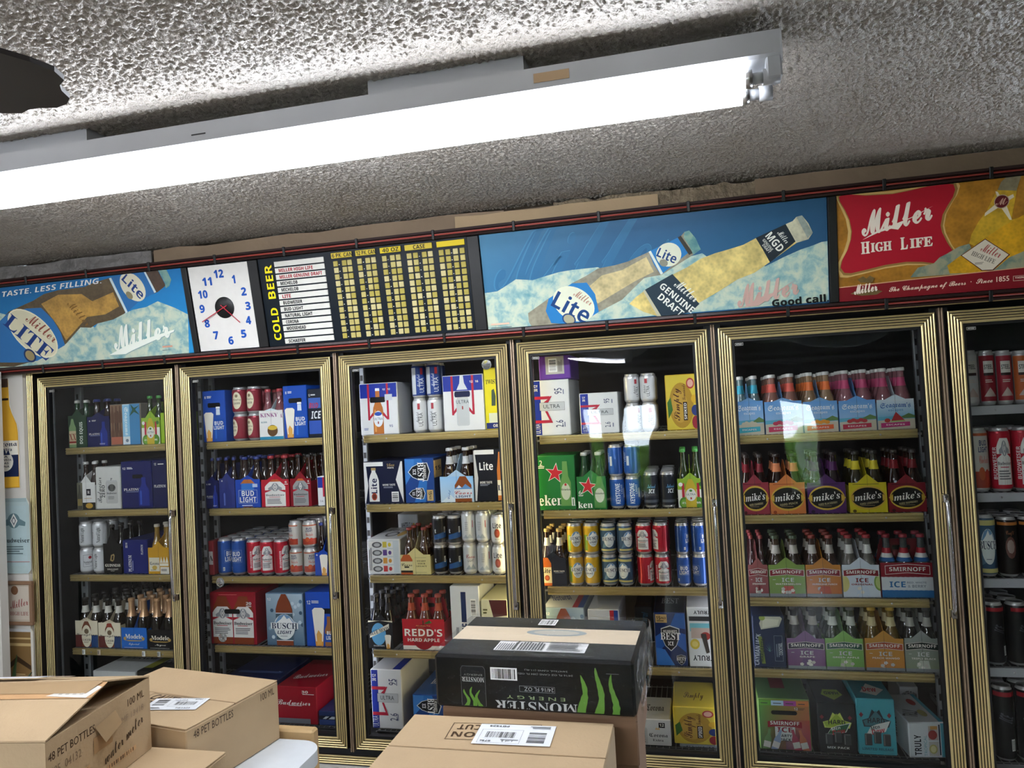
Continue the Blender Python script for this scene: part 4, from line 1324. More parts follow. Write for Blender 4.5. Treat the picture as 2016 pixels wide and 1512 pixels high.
def busch_badge(a, x, y, rx, ry, light):
    a.E(x, y, rx, ry, 'cfd4d2', n=26); a.Pl([(x - rx * .92, y + ry * .3), (x - rx * .5, y + ry * .86), (x, y + ry), (x + rx * .5, y + ry * .86), (x + rx * .92, y + ry * .3)], '6d93b8')
    a.Pl([(x - rx * .8, y + ry * .3), (x - rx * .3, y + ry * .62), (x, y + ry * .92), (x + rx * .25, y + ry * .62), (x + rx * .5, y + ry * .72), (x + rx * .85, y + ry * .3)], 'e2e4e2')
    a.R(x - rx * 1.3, y - ry * .16, rx * 2.6, ry * .5, 'd4d8d6'); a.T('BUSCH', x, y + ry * .08, ry * .46, '1c2a44', 's', w=rx * 2.45)
    if light: a.T('LIGHT', x, y - ry * .42, ry * .26, '1c2a44', 'o', w=rx * 1.4)
    a.Ln(x - rx * .4, y - ry * .75, rx * .8, ry * .08, 1, '6a7480')
def a_ultra12(can):
    def f(a):
        a.R(0, 0, 1, .72, 'cfd0d0'); a.R(0, .72, 1, .28, '1c2f8c'); 
        for x in (.2, .72): a.R(x, .28, .055, .72, 'a8243a')
        a.Pl([(.2, .3), (.255, .3), (.36, .38), (.33, .43)], 'a8243a'); a.Pl([(.775, .28), (.72, .28), (.60, .38), (.63, .43)], 'a8243a')
        if can:
            a.Pl([(.34, .74), (.62, .74), (.54, .86), (.52, 1), (.44, 1), (.42, .86)], 'c2c6ca'); a.Sl(.48, .66, .34, .13, '10163c'); a.Cn(.48, .08, .32, .52, 'b4b8ba'); a.T('ULTRA', .48, .52, .065, '3a4048', 'n', w=.32); a.R(.46, .38, .03, .06, 'a03a3a'); a.T('12', .72, .88, .04, WHITE, w=.08); a.T('16', .86, .88, .04, WHITE, w=.08)
        else:
            a.Bt(.48, .0, .28, .9, 'a8642c', cap='c8ccd4', shine='c88a4a'); a.E(.48, .3, .13, .16, 'd4d8dc'); a.T('ULTRA', .48, .3, .05, '24485a', 'n', w=.24); a.E(.48, .4, .1, .04, '2a4a9a'); a.R(.46, .2, .03, .05, '8a2a2a'); a.Sl(.48, .68, .36, .13); a.T('95', .82, .15, .05, '2a3a7a', 'n', w=.1); a.Ln(.08, .08, .14, .05, 2, '5a6a9a'); a.T('12', .66, .88, .035, WHITE, w=.07); a.T('12', .8, .88, .035, WHITE, w=.07); a.R(.68, .66, .2, .12, 'b8bcc4')
    return f
def a_ultra_side(a):
    """a tall suitcase pack lying on its end: print turned a quarter"""
    a.R(0, 0, 1, 1, 'cdcfcf'); a.R(0, 0, .22, 1, '1c2f8c')
    for y in (.66, .22): a.R(0, y, .48, .055, 'a8243a')
    a.Pl([(.42, .66), (.5, .715), (.38, .6), (.30, .6)], 'a8243a'); a.Pl([(.48, .22), (.54, .22), (.40, .44), (.33, .44)], 'a8243a'); a.Pl([(.50, .715), (.54, .715), (.40, .56), (.34, .56)], 'a8243a')
    b = Q(a.W, a.H); b.frame(.18 * b.W, .45 * b.H, .7 * b.W, .15 * b.H, .001, '3a3e44'); a.L += b.L
    a.R(.19, .455, .68, .14, 'b2b6b8'); a.T('ULTRA', .52, .525, .07, '34383e', 'n', w=.46); a.T('95', .72, .8, .14, '24305a', 'n', w=.11 * a.H / a.W, rot=90); a.T('2.6', .72, .2, .14, '24305a', 'n', w=.13 * a.H / a.W, rot=90); a.Ln(.84, .74, .05, .12, 1, '5a6480', rot90=True); a.Ln(.84, .14, .05, .12, 1, '5a6480', rot90=True)
    a.T('30 12', .1, .87, .07, WHITE, w=.12 * a.H / a.W, rot=90); a.T('ULTRA', .1, .12, .11, 'c8ccd8', 'n', w=.18 * a.H / a.W, rot=90)
def a_lite16(a):
    a.R(0, 0, 1, 1, '0e1530'); a.Pl([(0, 1), (.5, 1), (.5, .9), (0, .9)], 'd4d4d2'); a.Pl([(0, 0), (.02, 0), (.1, .42), (.06, .9), (0, .9)], 'd0d0ce'); a.Pl([(1, 0), (.84, .5), (.82, .56), (.96, 1), (1, 1)], 'd0d0ce')
    a.Pl([(.12, .04), (.38, .04), (.38, .55), (.34, .68), (.3, .76), (.3, .86), (.2, .86), (.2, .76), (.16, .68), (.12, .55)], 'd2d2d0'); a.R(.19, .8, .12, .06, 'a08a5a'); a.T('Lite', .25, .42, .16, '101a40', 'b', w=.36 * a.H / a.W, rot=90); a.E(.25, .16, .07, .09, '9a4028'); a.E(.25, .16, .045, .06, '5a2a20')
    a.T('16oz', .7, .92, .07, '9a8458', 's', w=.2); a.T('PINTS', .7, .85, .035, WHITE, w=.16); a.T('MORE TASTE', .64, .44, .045, WHITE, 'b', w=.32); a.Ln(.5, .36, .28, .04, 2, '8a90a0'); a.Br(.7, .03, .18, .24, vert=False)
def best_shield(a, x, y, w, h, rot=False):
    pts = [(-.5, .38), (0, .5), (.5, .38), (.46, 0), (.3, -.3), (0, -.5), (-.3, -.3), (-.46, 0)]
    a.Pl([(x + px * w, y + py * h) for px, py in pts], 'c4c8cc'); a.Pl([(x + px * w * .92, y + py * h * .92) for px, py in pts], '12151c'); a.T("MILWAUKEE'S", x, y + h * .27, h * .1, WHITE, 'b', w=w * .74); a.T('BEST', x, y + h * .08, h * .28, 'e6e6e6', 's', w=w * 1.06); a.T('ICE', x, y - h * .2, h * .15, 'e6e6e6', 'b', w=w * .3)
def a_best(a):
    a.R(0, 0, 1, 1, '142a5c'); a.Pl([(0, .2), (.5, .5), (1, .25), (1, .6), (.4, .7), (0, .55)], '2056a8'); a.Pl([(0, 0), (.6, 0), (.3, .3), (0, .34)], '2f6cb8'); a.Pl([(.5, .75), (1, .7), (1, 1), (.7, 1)], '2458a0')
    best_shield(a, .5, .52, .62, .5); a.R(.03, .82, .38, .16, 'b89c6a'); a.T('15', .13, .91, .07, '14161c', 'b', w=.14); a.T('PACK', .3, .91, .045, '14161c', 'b', w=.17); a.Ln(.07, .84, .3, .03, 1, '14161c'); best_shield(a, .82, .11, .3, .2)
def a_best_turned(a):
    b = Q(a.H, a.W); b.R(0, 0, 1, 1, '1c3f80'); b.Pl([(0, .2), (.5, .5), (1, .3), (1, .7), (.4, .8), (0, .6)], '2a6ab4'); b.Pl([(0, 0), (.6, 0), (.3, .3), (0, .34)], '3a78c0')
    best_shield(b, .3, .5, .42, .8); best_shield(b, .8, .4, .26, .6); b.R(.72, .76, .25, .22, 'b89c6a'); b.T('15', .79, .87, .12, '14161c', 'b', w=.08); b.T('PACK', .89, .87, .08, '14161c', 'b', w=.1)
    a.L += b.turned(3).L
def a_coors6(a):
    a.G(0, 0, 1, 1, ('b0c4d4', 'a8bccc', '7fb0dc', '8fb8de')); a.Pl([(0, 0), (.3, .3), (.45, .1), (.5, 0)], 'c8d4dc'); a.Pl([(.44, 0), (.94, 0), (.94, .66), (.86, .82), (.78, 1), (.60, 1), (.52, .82), (.44, .66)], '7c4018'); a.R(.42, .14, .54, .36, 'c4ccd4'); a.Pl([(.42, .5), (.56, .66), (.66, .56), (.76, .7), (.96, .5)], '5a86b8'); a.Pl([(.5, .54), (.57, .66), (.64, .56)], 'dfe4e8'); a.T('Coors', .69, .37, .13, '9a2030', 'c', w=.52); a.T('LIGHT', .69, .22, .09, '24406a', 'b', w=.46); a.T('Cold', .26, .3, .08, '2f62a8', 'c', w=.36 * a.H / a.W, rot=80)
def a_lite12(a):
    a.R(0, 0, 1, 1, '10131c'); a.Pl([(0, 0), (.06, 0), (.14, .45), (.05, .95), (0, 1)], 'b8b8b6'); a.R(.03, .91, .72, .09, 'd2d2d0'); a.T('Lite', .45, .68, .16, 'e0e0de', 'b', w=.5); a.T('MORE TASTE', .42, .36, .045, WHITE, 'b', w=.44); a.Ln(.2, .29, .36, .04, 2, '8a90a0')
    a.Pl([(.84, 0), (1, 0), (1, .95), (.92, .95), (.84, .6)], 'b06a2c'); a.R(.84, .1, .16, .3, 'd6cfb8'); a.T('L', .92, .25, .1, '101a40', 's')
def a_claw(a):
    a.R(0, 0, 1, 1, 'cdd0d2'); a.R(.62, .02, .36, .96, 'bcc4ca')
    for k, c in enumerate(('b8302c', 'c88a2a', '4a2a78', 'b8a82a')):
        y = .04 + k * .24; a.R(.02, y, .78, .2, 'd4d4d2'); a.E(.3, y + .1, .16, .09, '4a4c50', n=12); a.E(.3, y + .1, .1, .055, 'a8aaac', n=10); a.R(.48, y + .02, .13, .17, c); a.E(.7, y + .1, .05, .06, c)
    a.Ln(.03, .1, .1, .8, 2, '5a5c60', rot90=True)
def a_claw_top(a):
    a.R(0, 0, 1, 1, 'd0d2d2'); a.E(.5, .4, .2, .2, '3a3c40'); a.E(.5, .4, .14, .14, 'c4c6c8'); a.T('WHITE CLAW', .5, .72, .14, '26282c', 'b', w=.7, arc=.004); a.E(.82, .5, .12, .3, 'c8a04a')
def a_banquet_l(a):
    a.R(0, 0, 1, 1, '8a4018'); a.R(0, .14, 1, .55, 'd4cb9c'); a.T('Coors', .5, .52, .18, '1a1a1a', 'c', w=.86); a.R(.3, .36, .4, .08, '22201c'); a.R(0, .1, 1, .1, '1c1a18')
def a_banquet(a):
    a.R(0, 0, 1, 1, 'cfc48a'); a.Pl([(0, 0), (.4, 0), (.4, .75), (.3, 1), (.1, 1), (0, .75)], 'b0562a'); a.R(0, .16, .4, .5, 'd4cb9c'); a.T('Coors', .2, .5, .14, '1a1a1a', 'c', w=.36); a.R(0, .1, .4, .1, '1c1a18'); a.R(.12, .34, .16, .07, '22201c')
    for k, w_ in enumerate(('START', 'YOUR', 'LEGACY')): a.T(w_, .7, .68 - k * .13, .075, '2a2418', 's', w=(.3, .26, .36)[k])
    a.Ln(.48, .1, .46, .02, 1, '4a4028'); a.Ln(.48, .84, .46, .02, 1, '4a4028')
def a_bluemoon(a):
    a.R(0, 0, 1, 1, '15171c'); a.Pl([(0, .94), (.5, 1.0), (1, .94), (1, 1), (0, 1)], 'd6d0b8'); a.E(.42, .52, .30, .40, '5a9cc8', n=26); a.Pl([(.06, .38), (.86, .72), (.86, .9), (.06, .52)], 'd8d4c4'); a.T('BLUE MOON', .46, .635, .15, '1a1c22', 's', w=.84, rot=15); a.T('BELGIAN WHITE', .42, .1, .05, 'c4c8cc', 'b', w=.44); beer_glass(a, .8, -.02, .26, .52)
def a_redds(a):
    a.R(0, 0, 1, 1, 'b01826'); a.R(0, 0, 1, .13, 'd6d2c8'); a.E(.5, .42, .27, .42, '8c1420', n=26); a.E(.44, .5, .16, .26, 'a03028', n=20); a.R(.49, .82, .03, .14, '4a3018'); a.Pl([(.52, .86), (.66, .97), (.72, .88), (.6, .84)], '3a5a24'); a.T('Refreshingly Crisp', .5, .78, .05, 'd8a060', 'c', w=.34)
    a.T("REDD'S", .5, .56, .24, 'e6e0d6', 'b', w=.9); a.T('HARD APPLE', .5, .32, .11, 'e0dad0', 'b', w=.76)
def a_fling(a):
    a.R(0, 0, 1, 1, 'cfd3d6'); a.R(.36, 0, .18, .92, '20305a'); a.T('FLING', .45, .25, .14, WHITE, 'b', w=.38 * a.H / a.W, rot=-90); a.Br(.7, .55, .2, .26, vert=False); a.E(.75, .2, .2, .1, '6a7078', n=14); a.E(.75, .2, .15, .07, 'c0c4c8', n=14); a.Bt(.2, .0, .24, .36, '8a9096')
def a_orchard(a):
    a.R(0, 0, 1, 1, 'd2cfae'); a.R(.3, 0, .7, .62, '7fa032'); a.Pl([(.3, 1), (1, 1), (1, .7), (.45, .66)], '4a1a1c'); rnd = random.Random(4)
    for k in range(14): a.E(.4 + rnd.random() * .6, .3 + rnd.random() * .3, .09, .07, rnd.choice(('9cb84a', '6a8a28', 'b4c45a')), n=10)
    a.E(.72, .1, .34, .24, '4a2a1c'); a.E(.72, .1, .3, .2, 'd0c498'); a.T('ORCHARD', .72, .16, .06, '3a2418', 's', w=.4); a.Ln(.06, .72, .18, .12, 2, '5a5a3a')
def a_heineken12(a):
    a.R(0, 0, 1, 1, '1d6a30'); star(a, .5, .68, .28, .28, 'd8d4cc'); star(a, .5, .68, .245, .245, 'b8222c'); a.T('12', .1, .88, .1, WHITE, 'n', w=.14); a.Ln(.04, .77, .2, .06, 2, WHITE)
    a.T('eken', .36, .17, .2, 'e2e4de', 's', w=.66); a.T('n', .94, .14, .16, 'e2e4de', 's', w=.1); a.Pl([(.62, .06), (.9, .06), (.9, .5), (.84, .62), (.82, .9), (.70, .9), (.68, .62), (.62, .5)], '5f8f4a'); a.E(.76, .33, .12, .16, 'b8c0a8'); a.T('Heineken', .76, .37, .04, '1c3a20', 's', w=.24); a.E(.76, .46, .03, .025, 'a82a2a')
def star(a, x, y, rx, ry, c, lean=.35):
    p = []
    for k in range(10):
        t = math.pi / 2 + math.pi * k / 5 - lean * .4; r = 1 if k % 2 == 0 else .40; p.append((x + rx * r * math.cos(t), y + ry * r * math.sin(t) * a.W / a.H))
    a.Pl(p, c)
def a_heineken6(a):
    a.R(0, 0, 1, 1, '1d6a30'); star(a, .38, .7, .34, .36, 'd8d4cc'); star(a, .38, .7, .29, .31, 'b8222c'); a.T('6', .1, .52, .12, WHITE, 'n', w=.1); a.Ln(.04, .4, .2, .05, 2, WHITE); a.T('ken', .26, .14, .2, 'e2e4de', 's', w=.5)
    a.Pl([(.58, .04), (.96, .04), (.96, .62), (.88, .84), (.86, 1), (.7, 1), (.68, .84), (.58, .62)], '4f8444'); a.E(.77, .42, .16, .22, 'b8c0a8'); a.T('Heineken', .77, .48, .055, '1c3a20', 's', w=.34)
def a_simply(a):
    b = Q(a.H, a.W)
    b.R(0, 0, 1, 1, 'c9b33c'); b.E(.44, .5, .42, .42, 'a8842a', n=28); b.E(.42, .56, .3, .28, 'b8923a', n=24); b.Pl([(.2, .96), (.5, .98), (.6, .86), (.36, .8)], '3a6a2a'); b.T('Simply', .46, .62, .28, '4a241a', 'c', w=.6); b.R(.16, .3, .34, .14, '2a1c18'); b.T('SPIKED', .33, .37, .09, WHITE, 'b', w=.3); b.T('Lemonade', .68, .4, .1, '4a241a', 'c', w=.3)
    b.E(.84, .16, .1, .14, 'a8403a'); b.E(.84, .16, .07, .1, 'd0a090'); b.E(.55, .04, .08, .12, 'c8a02c'); b.E(.34, .03, .1, .13, '2c3a70'); b.E(.12, .03, .12, .13, '8a2a34')
    a.L += b.turned(1).L
def a_purple(a):
    a.R(0, 0, 1, 1, '5a2f88'); a.R(.2, .2, .62, .8, 'a8a49c'); a.Br(.3, .3, .28, .6, vert=False); a.Ln(.62, .3, .14, .6, 3, '6a665e', rot90=True)
def a_lite6(a):
    a.R(0, 0, 1, 1, '0f1426'); a.Pl([(0, 0), (.42, 0), (.42, .8), (.3, 1), (.1, 1), (0, .8)], 'b8602a'); a.R(0, .1, .42, .56, 'd2c6a4'); a.T('Lite', .2, .54, .17, '14161c', 's', w=.38); a.E(.24, .28, .1, .1, '9a4a30'); a.E(.24, .28, .06, .065, 'b8603a'); a.T('MORE TASTE', .72, .52, .05, WHITE, 'b', w=.42); a.Ln(.54, .45, .34, .03, 1, '8a90a0')
def a_natural_top(a):
    a.R(0, 0, 1, 1, 'b8bcc2'); a.R(.72, 0, .14, 1, '9a2430'); a.R(.86, 0, .14, 1, '1f3f88'); a.T('Natural', .3, .5, .3, '1f2f78', 'o', w=.5, rot=20)
def a_truly(a):
    b = Q(a.H, a.W)
    b.R(0, 0, 1, 1, 'c9cdd0'); b.R(0, 0, 1, .1, '4aa0b4'); b.R(.06, .12, .9, .04, '14243c'); b.T('TRULY', .36, .78, .2, '12161e', 'b', w=.6); b.T('TROPICAL', .34, .56, .09, '6aa0a8', 'n', w=.6); b.R(.04, .18, .42, .28, 'b4b0a8'); b.R(.5, .18, .42, .28, 'b8a8a0')
    b.E(.24, .34, .14, .12, 'b0a868', n=14); b.E(.24, .34, .1, .08, 'cfc894', n=14); b.E(.66, .34, .14, .13, '9a2f2c', n=14); b.R(.82, .2, .1, .2, 'b88a4a')
    a.L += b.turned(1).L
def a_truly_tall(a):
    a.R(0, 0, 1, 1, 'd0d3d4'); a.T('TRULY', .56, .14, .09, '12161e', 'b', w=.86, rot=180); a.R(.06, .6, .94, .14, '6fb4c0'); a.R(.1, .48, .9, .18, 'b8a49a'); a.E(.7, .52, .2, .07, '9a3a34'); a.Pl([(.5, .56), (.72, .56), (.84, .24), (.7, .22)], '3a3430'); a.E(.24, .38, .2, .09, 'c8b03a'); a.E(.24, .38, .13, .05, 'd8c870'); a.T('TRULY', .6, .93, .06, '12161e', 'b', w=.7, rot=180); a.R(.04, .78, .96, .08, '26282c')
def a_coronabox(a):
    a.R(0, 0, 1, 1, 'c6c8ca'); a.Cn(.14, .02, .26, .66, 'b0b2b4'); a.T('Corona', .14, .3, .13, '22242c', 'f', w=.5 * a.H / a.W, rot=90); a.R(.64, .7, .2, .2, '14161c'); a.T('12', .74, .81, .11, WHITE, 'b', w=.14); a.Pl([(.52, .62), (.56, .72), (.6, .66), (.64, .72), (.68, .62)], 'c8a878'); a.T('Corona', .62, .4, .15, '1c2230', 'f', w=.6); a.T('Extra', .6, .2, .09, '1c2230', 's', w=.34)
def a_party(a):
    a.G(0, 0, 1, 1, ('4f6a4a', 'a84a4a', 'b4743a', '4f8a3c')); a.G(.5, 0, .5, .6, ('7a5a6a', '9a3a58', 'b0503c', '8a6a4a')); 
    for k, c in enumerate(('5f9a3c', 'a8c4d8', 'a84a98', 'c8783a')): a.R(.25 * k, .88, .25, .1, c); a.Ln(.25 * k + .04, .91, .17, .03, 1, '3a3a3a')
    a.Sl(.5, .74, .44, .1); a.Pl([(.16, .56), (.5, .6), (.84, .56), (.84, .44), (.5, .48), (.16, .44)], '8a1c28'); a.T('SMIRNOFF', .5, .53, .075, 'd8d4cc', 'b', w=.58); a.R(.3, .18, .4, .28, 'c4c4c0'); a.T('ICE', .5, .4, .1, '8a1c28', 'b', w=.3); a.T('PARTY', .5, .28, .055, '26242c', 'b', w=.26); a.T('PACK', .5, .2, .055, '26242c', 'b', w=.22); a.Ln(.72, .8, .2, .05, 2, '5a3a2a'); a.T('12', .74, .83, .05, WHITE, 'b', w=.07)
    for x, c, r in ((.1, '6a8a5a', -12), (.26, '8a9ab4', -20), (.74, 'a8485a', 12), (.9, 'b4664a', 14)): a.Bt(x, -.02, .14, .44, c, label='c8c4bc', rot=r)
def a_dew(bg, badge, edge, tail):
    def f(a):
        a.R(0, 0, 1, 1, bg); a.Pl([(.12, .62), (.3, .66), (.4, .82), (.5, .76), (.6, .82), (.7, .66), (.9, .62), (.84, .5), (.16, .5)], edge); a.Pl([(.15, .61), (.32, .65), (.5, .8), (.68, .65), (.86, .61), (.82, .52), (.2, .52)], badge); a.T('HARD', .5, .61, .09, '14181c', 'b', w=.46, arc=.003)
        a.Pl([(.2, .34), (.34, .5), (.5, .55), (.88, .62), (.74, .42)], 'd8d8d2'); a.Pl([(.22, .355), (.35, .49), (.5, .535), (.84, .6), (.72, .43)], '2a5a3a' if bg[0] == '1' else 'cfd4d0'); a.T('Mtn', .46, .49, .06, 'dfe4dc' if bg[0] == '1' else '2a3a34', 'o', w=.26, rot=16); a.T('Dew', .54, .43, .09, 'b02430', 'o', w=.38, rot=14)
        for x in (.1, .86): a.Pl([(x - .06, .72), (x, .77), (x + .06, .72), (x, .67)], '7a2430')
        for k in range(3): a.Cn(.26 + k * .25, .16 + (.04 if k == 1 else 0), .2, .22, '3a3c3e', top='7a7c7a')
        a.R(.2, .09, .6, .07, '2a2c2c' if bg[0] == '1' else bg); a.T(tail, .5, .1, .045, 'd4d8d4' if bg[0] == '1' else '1c4a58', 'b', w=.6 if bg[0] == '1' else .84)
    return f
def a_cayman(a):
    a.R(0, 0, 1, 1, '1c2a48'); a.T('CAYMAN JACK', .12, .34, .12, 'b0b8c0', 'b', w=.62 * a.H / a.W, rot=84); a.Pl([(.22, .06), (.34, .06), (.26, .6), (.14, .6)], '6a7a34'); a.T('MARGARITA', .25, .33, .07, '1c2a2a', 'b', w=.46 * a.H / a.W, rot=84)
    a.Pl([(.25, .74), (.84, .8), (.96, .96), (.9, 1), (.3, 1), (.2, .86)], 'b8b8a4'); a.Pl([(.3, .77), (.8, .83), (.86, .94), (.32, .96)], 'd0d0bc'); a.E(.3, .97, .1, .05, '8a9a4a'); a.frame(.66 * a.W, .12 * a.H, .26 * a.W, .5 * a.H, .0009, '8a98a8'); a.Ln(.7, .2, .12, .36, 2, '7a8898', rot90=True); a.T('COCKTAIL', .86, .36, .06, 'c4ccd4', 'b', w=.24 * a.H / a.W, rot=90)
    for k in range(7):
        t = math.radians(20 + 23 * k); a.Pl([(.5, .3), (.5 + .16 * math.cos(t), .3 + .2 * math.sin(t)), (.51, .31)], '5a8a8a')
def a_seagram(band, fruit, pink=False):
    def f(a):
        a.G(0, .3, 1, .7, ('8fb4d4', '8fb4d4', '5f94cc', '5f94cc')) if not pink else a.G(0, .3, 1, .7, ('4f9cc0', '4f9cc0', 'd0d8dc', 'c4d4dc')); a.R(0, 0, 1, .34, 'b8b09c'); a.Pl([(0, .3), (1, .36), (1, .46), (0, .42)], '5aa0b8'); a.Pl([(.62, .4), (.84, .52), (1, .44), (1, .36), (.7, .36)], '5a7a4a')
        a.T('Seagram\'s', .5, .77, .17, 'e0e4e4' if not pink else '2a5aa0', 'f', w=.82, arc=.003); a.T('escapes', .5, .62, .07, 'd8dcdc' if not pink else '3a7ab0', 'n', w=.4)
        if pink: a.Pl([(.36, .28), (.72, .3), (.5, .58)], 'a83034'); a.Pl([(.36, .28), (.72, .3), (.74, .25), (.34, .24)], '9ab06a'); a.E(.26, .3, .08, .07, 'a83a34')
        else:
            for k in range(5): a.E(.28 + .1 * k, .32 + (.03 if k % 2 else 0), .08, .06, fruit, n=10)
        a.Pl([(.08, .06), (.86, .1), (.86, .24), (.08, .22)], band); a.T('ESCAPES' if not pink else 'ESCAPES', .47, .155, .05, 'd8c8c8', 'b', w=.5)
    return f
def a_mikes(bg, dark, sub):
    def f(a):
        a.R(0, 0, 1, 1, bg); a.Ln(.1, .93, .8, .035, 1, dark); a.E(.5, .5, .47, .40, 'c4a03a', n=28); a.E(.5, .5, .44, .34, '14110f', n=28); a.Pl([(.0, .5), (.12, .62), (.12, .38)], 'c4a03a'); a.Pl([(1, .5), (.88, .62), (.88, .38)], 'c4a03a')
        a.T("mike's", .49, .55, .24, 'e6e2d8', 'i', w=.72, rot=7); a.T(sub, .52, .32, .07, 'a89a70', 'b', w=.5, rot=7); a.Ln(.3, .22, .4, .04, 1, '7a6a4a'); a.E(.12, .06, .05, .05, dark)
    return f
def a_smirnoff(bg, lower, band, icec, sub, drink, pale=False):
    def f(a):
        a.G(0, 0, 1, 1, (lower, lower, bg, bg)); 
        if pale: a.R(0, 0, 1, 1, 'c6cfd8'); a.E(.02, .42, .16, .26, 'c8c07a', n=18); a.E(1, .46, .16, .26, '7a9a4a', n=18); a.E(1.0, .46, .12, .2, 'b0c078', n=18)
        a.Pl([(.34, .02), (.72, .02), (.66, .34), (.4, .34)], drink); rnd = random.Random(len(sub))
        for k in range(7): a.E(.36 + rnd.random() * .34, .04 + rnd.random() * .24, .06, .06, rnd.choice(('d8d4cc', drink, 'b8b4ac')), n=5)
        a.R(0, 0, 1, .1, '7f8488') if not pale else None
        a.Pl([(.02, .84), (.5, .9), (.98, .84), (.98, .64), (.5, .69), (.02, .64)], 'cfc8c0'); a.Pl([(.035, .825), (.5, .885), (.965, .825), (.965, .655), (.5, .705), (.035, .655)], band); a.T('SMIRNOFF', .5, .77, .1, 'e4e0d8', 'b', w=.8, arc=.0015)
        a.T('ICE', .52, .53, .13, icec, 'b', w=.34); a.T(sub, .52, .40, .055, icec if pale else 'dcd8d0', 'b', w=min(.7, .06 * len(sub) + .1)); a.R(.1, .53, .08, .015, icec) if not pale else None; a.R(.498, 0, .006, 1, '3a3c3c')
    return f
def a_smirnoff12(a):
    a.R(0, .58, 1, .42, '841826'); a.R(0, .2, 1, .38, 'c9cdd0'); a.R(0, 0, 1, .2, '2a6aa0'); a.Pl([(.08, .92), (.5, .97), (.92, .92), (.92, .66), (.5, .71), (.08, .66)], 'd8d0ca'); a.Pl([(.09, .905), (.5, .955), (.91, .905), (.91, .675), (.5, .725), (.09, .675)], '841826'); a.T('SMIRNOFF', .5, .82, .12, 'e0dcd6', 'b', w=.68); a.T('ICE', .3, .38, .17, '2a6aa0', 'b', w=.3); a.T('RED, WHITE', .66, .43, .06, '7a8490', 'b', w=.36); a.T('& BERRY', .66, .33, .08, '7a8490', 'b', w=.34); rnd = random.Random(1)
    for k in range(12): a.E(k / 11, .58, .06, .02, 'c9cdd0', n=8); a.E(k / 11, .2, .06, .02, '2a6aa0', n=8)
def a_kinky(a):
    a.R(0, 0, 1, 1, 'd2d0cc'); a.R(0, 0, 1, .1, '2a7fa0'); a.T('KINKY', .42, .84, .13, '7a2a6a', 's', w=.74); a.T('ALOHA', .2, .6, .06, '3a6a7a', 'b', w=.26); a.E(.55, .3, .22, .2, '5f4226', n=16); a.E(.55, .4, .2, .08, 'c8a83a', n=16); a.T('K', .95, .8, .12, '7a2a6a', 's', w=.08)
def a_budice(a):
    a.R(0, 0, 1, 1, '181c28'); a.R(.02, .6, 1, .22, '3a5aa0'); a.R(.02, .06, 1, .28, '2f4fa0'); a.T('BUD', .36, .66, .11, 'a83038', 'o', w=.6); a.T('ICE', .5, .46, .16, 'd4d6d8', 'o', w=.66); a.T('12', .1, .88, .05, 'c8c8c8', 'b', w=.1); a.Ln(.2, .86, .3, .05, 1, 'c8c8c8')
def a_bud30(a):
    a.T('30', .72, .88, .07, WHITE, 'b', w=.16); a.Ln(.66, .8, .3, .03, 1, WHITE); a.T('Budweiser', .42, .58, .13, 'e0d8d4', 'c', w=.86); a.Ln(.3, .48, .4, .03, 1, 'd8c8c8'); a.R(0, 0, .84, .14, '6a6c72')
def a_tea(a):
    a.R(0, 0, 1, 1, 'cfc41c'); a.R(0, 0, 1, .1, '1c2a68'); a.T('TWISTED', .62, .78, .075, '1c1c1c', 's', w=1.1); a.Pl([(.4, .38), (.66, .38), (.7, .54), (.6, .66), (.44, .64)], '3a4a3a'); a.R(.2, .1, .7, .16, 'c8ccb4'); a.T('ORI', .64, .05, .05, WHITE, 'b', w=.4)
# can prints (wrapped round the side)
def c_natural(a):
    a.R(0, 0, 1, 1, 'bfc1c3', nx=12); a.T('Natural Light', .55, .5, .2, '23242a', 's', w=.8 * a.H / a.W, rot=90); a.Br(.12, .3, .12, .4, vert=False)
def c_natural_b(a):
    a.R(0, 0, 1, 1, 'bfc1c3', nx=12); a.frame(.28 * a.W, .2 * a.H, .46 * a.W, .62 * a.H, .0012, '4a4a4e'); a.T('Natural', .5, .44, .11, '23242a', 's', w=.42); a.E(.62, .68, .08, .08, '9a2430'); a.Ln(.38, .3, .26, .06, 2, '7a7c80')
def c_yuengling(a):
    a.R(0, 0, 1, 1, '7c2230', nx=12); a.E(.5, .52, .26, .44, 'c9c0a4', n=24); a.T('Yuengling', .5, .56, .1, '2a2018', 'c', w=.46); a.T('LAGER', .5, .38, .1, '2a2018', 's', w=.36); a.E(.5, .76, .08, .08, '7a6a50')
def c_budlight(a):
    a.R(0, 0, 1, 1, '214a90', nx=12); a.frame(.2 * a.W, .32 * a.H, .6 * a.W, .42 * a.H, .0009, '8a9ac0'); a.T('BUD', .5, .62, .16, WHITE, 'b', w=.42); a.T('LIGHT', .5, .43, .16, WHITE, 'b', w=.54); a.Br(.1, .04, .1, .12)
def c_bud(a):
    a.R(0, 0, 1, 1, RED, nx=12); bud_label(a, .5, .05, .56, .86); a.T('BUDWEISER', .14, .45, .06, 'd8c8c8', 'b', w=.6 * a.H / a.W, rot=90)
def c_chelada(a):
    a.R(0, .3, 1, .7, 'b4b0a8', nx=12); a.R(0, 0, 1, .3, '9a3a28', nx=12); a.E(.4, .26, .12, .12, 'b0502c'); a.E(.62, .24, .1, .1, 'a83a2c'); a.T('BUD', .5, .82, .1, '1f2a58', 'b', w=.3); a.T('LIGHT', .5, .70, .1, '1f2a58', 'b', w=.38); a.T('Chelada', .52, .52, .13, 'b0402c', 'c', w=.4); a.R(0, .95, 1, .05, 'a8502f', nx=12)
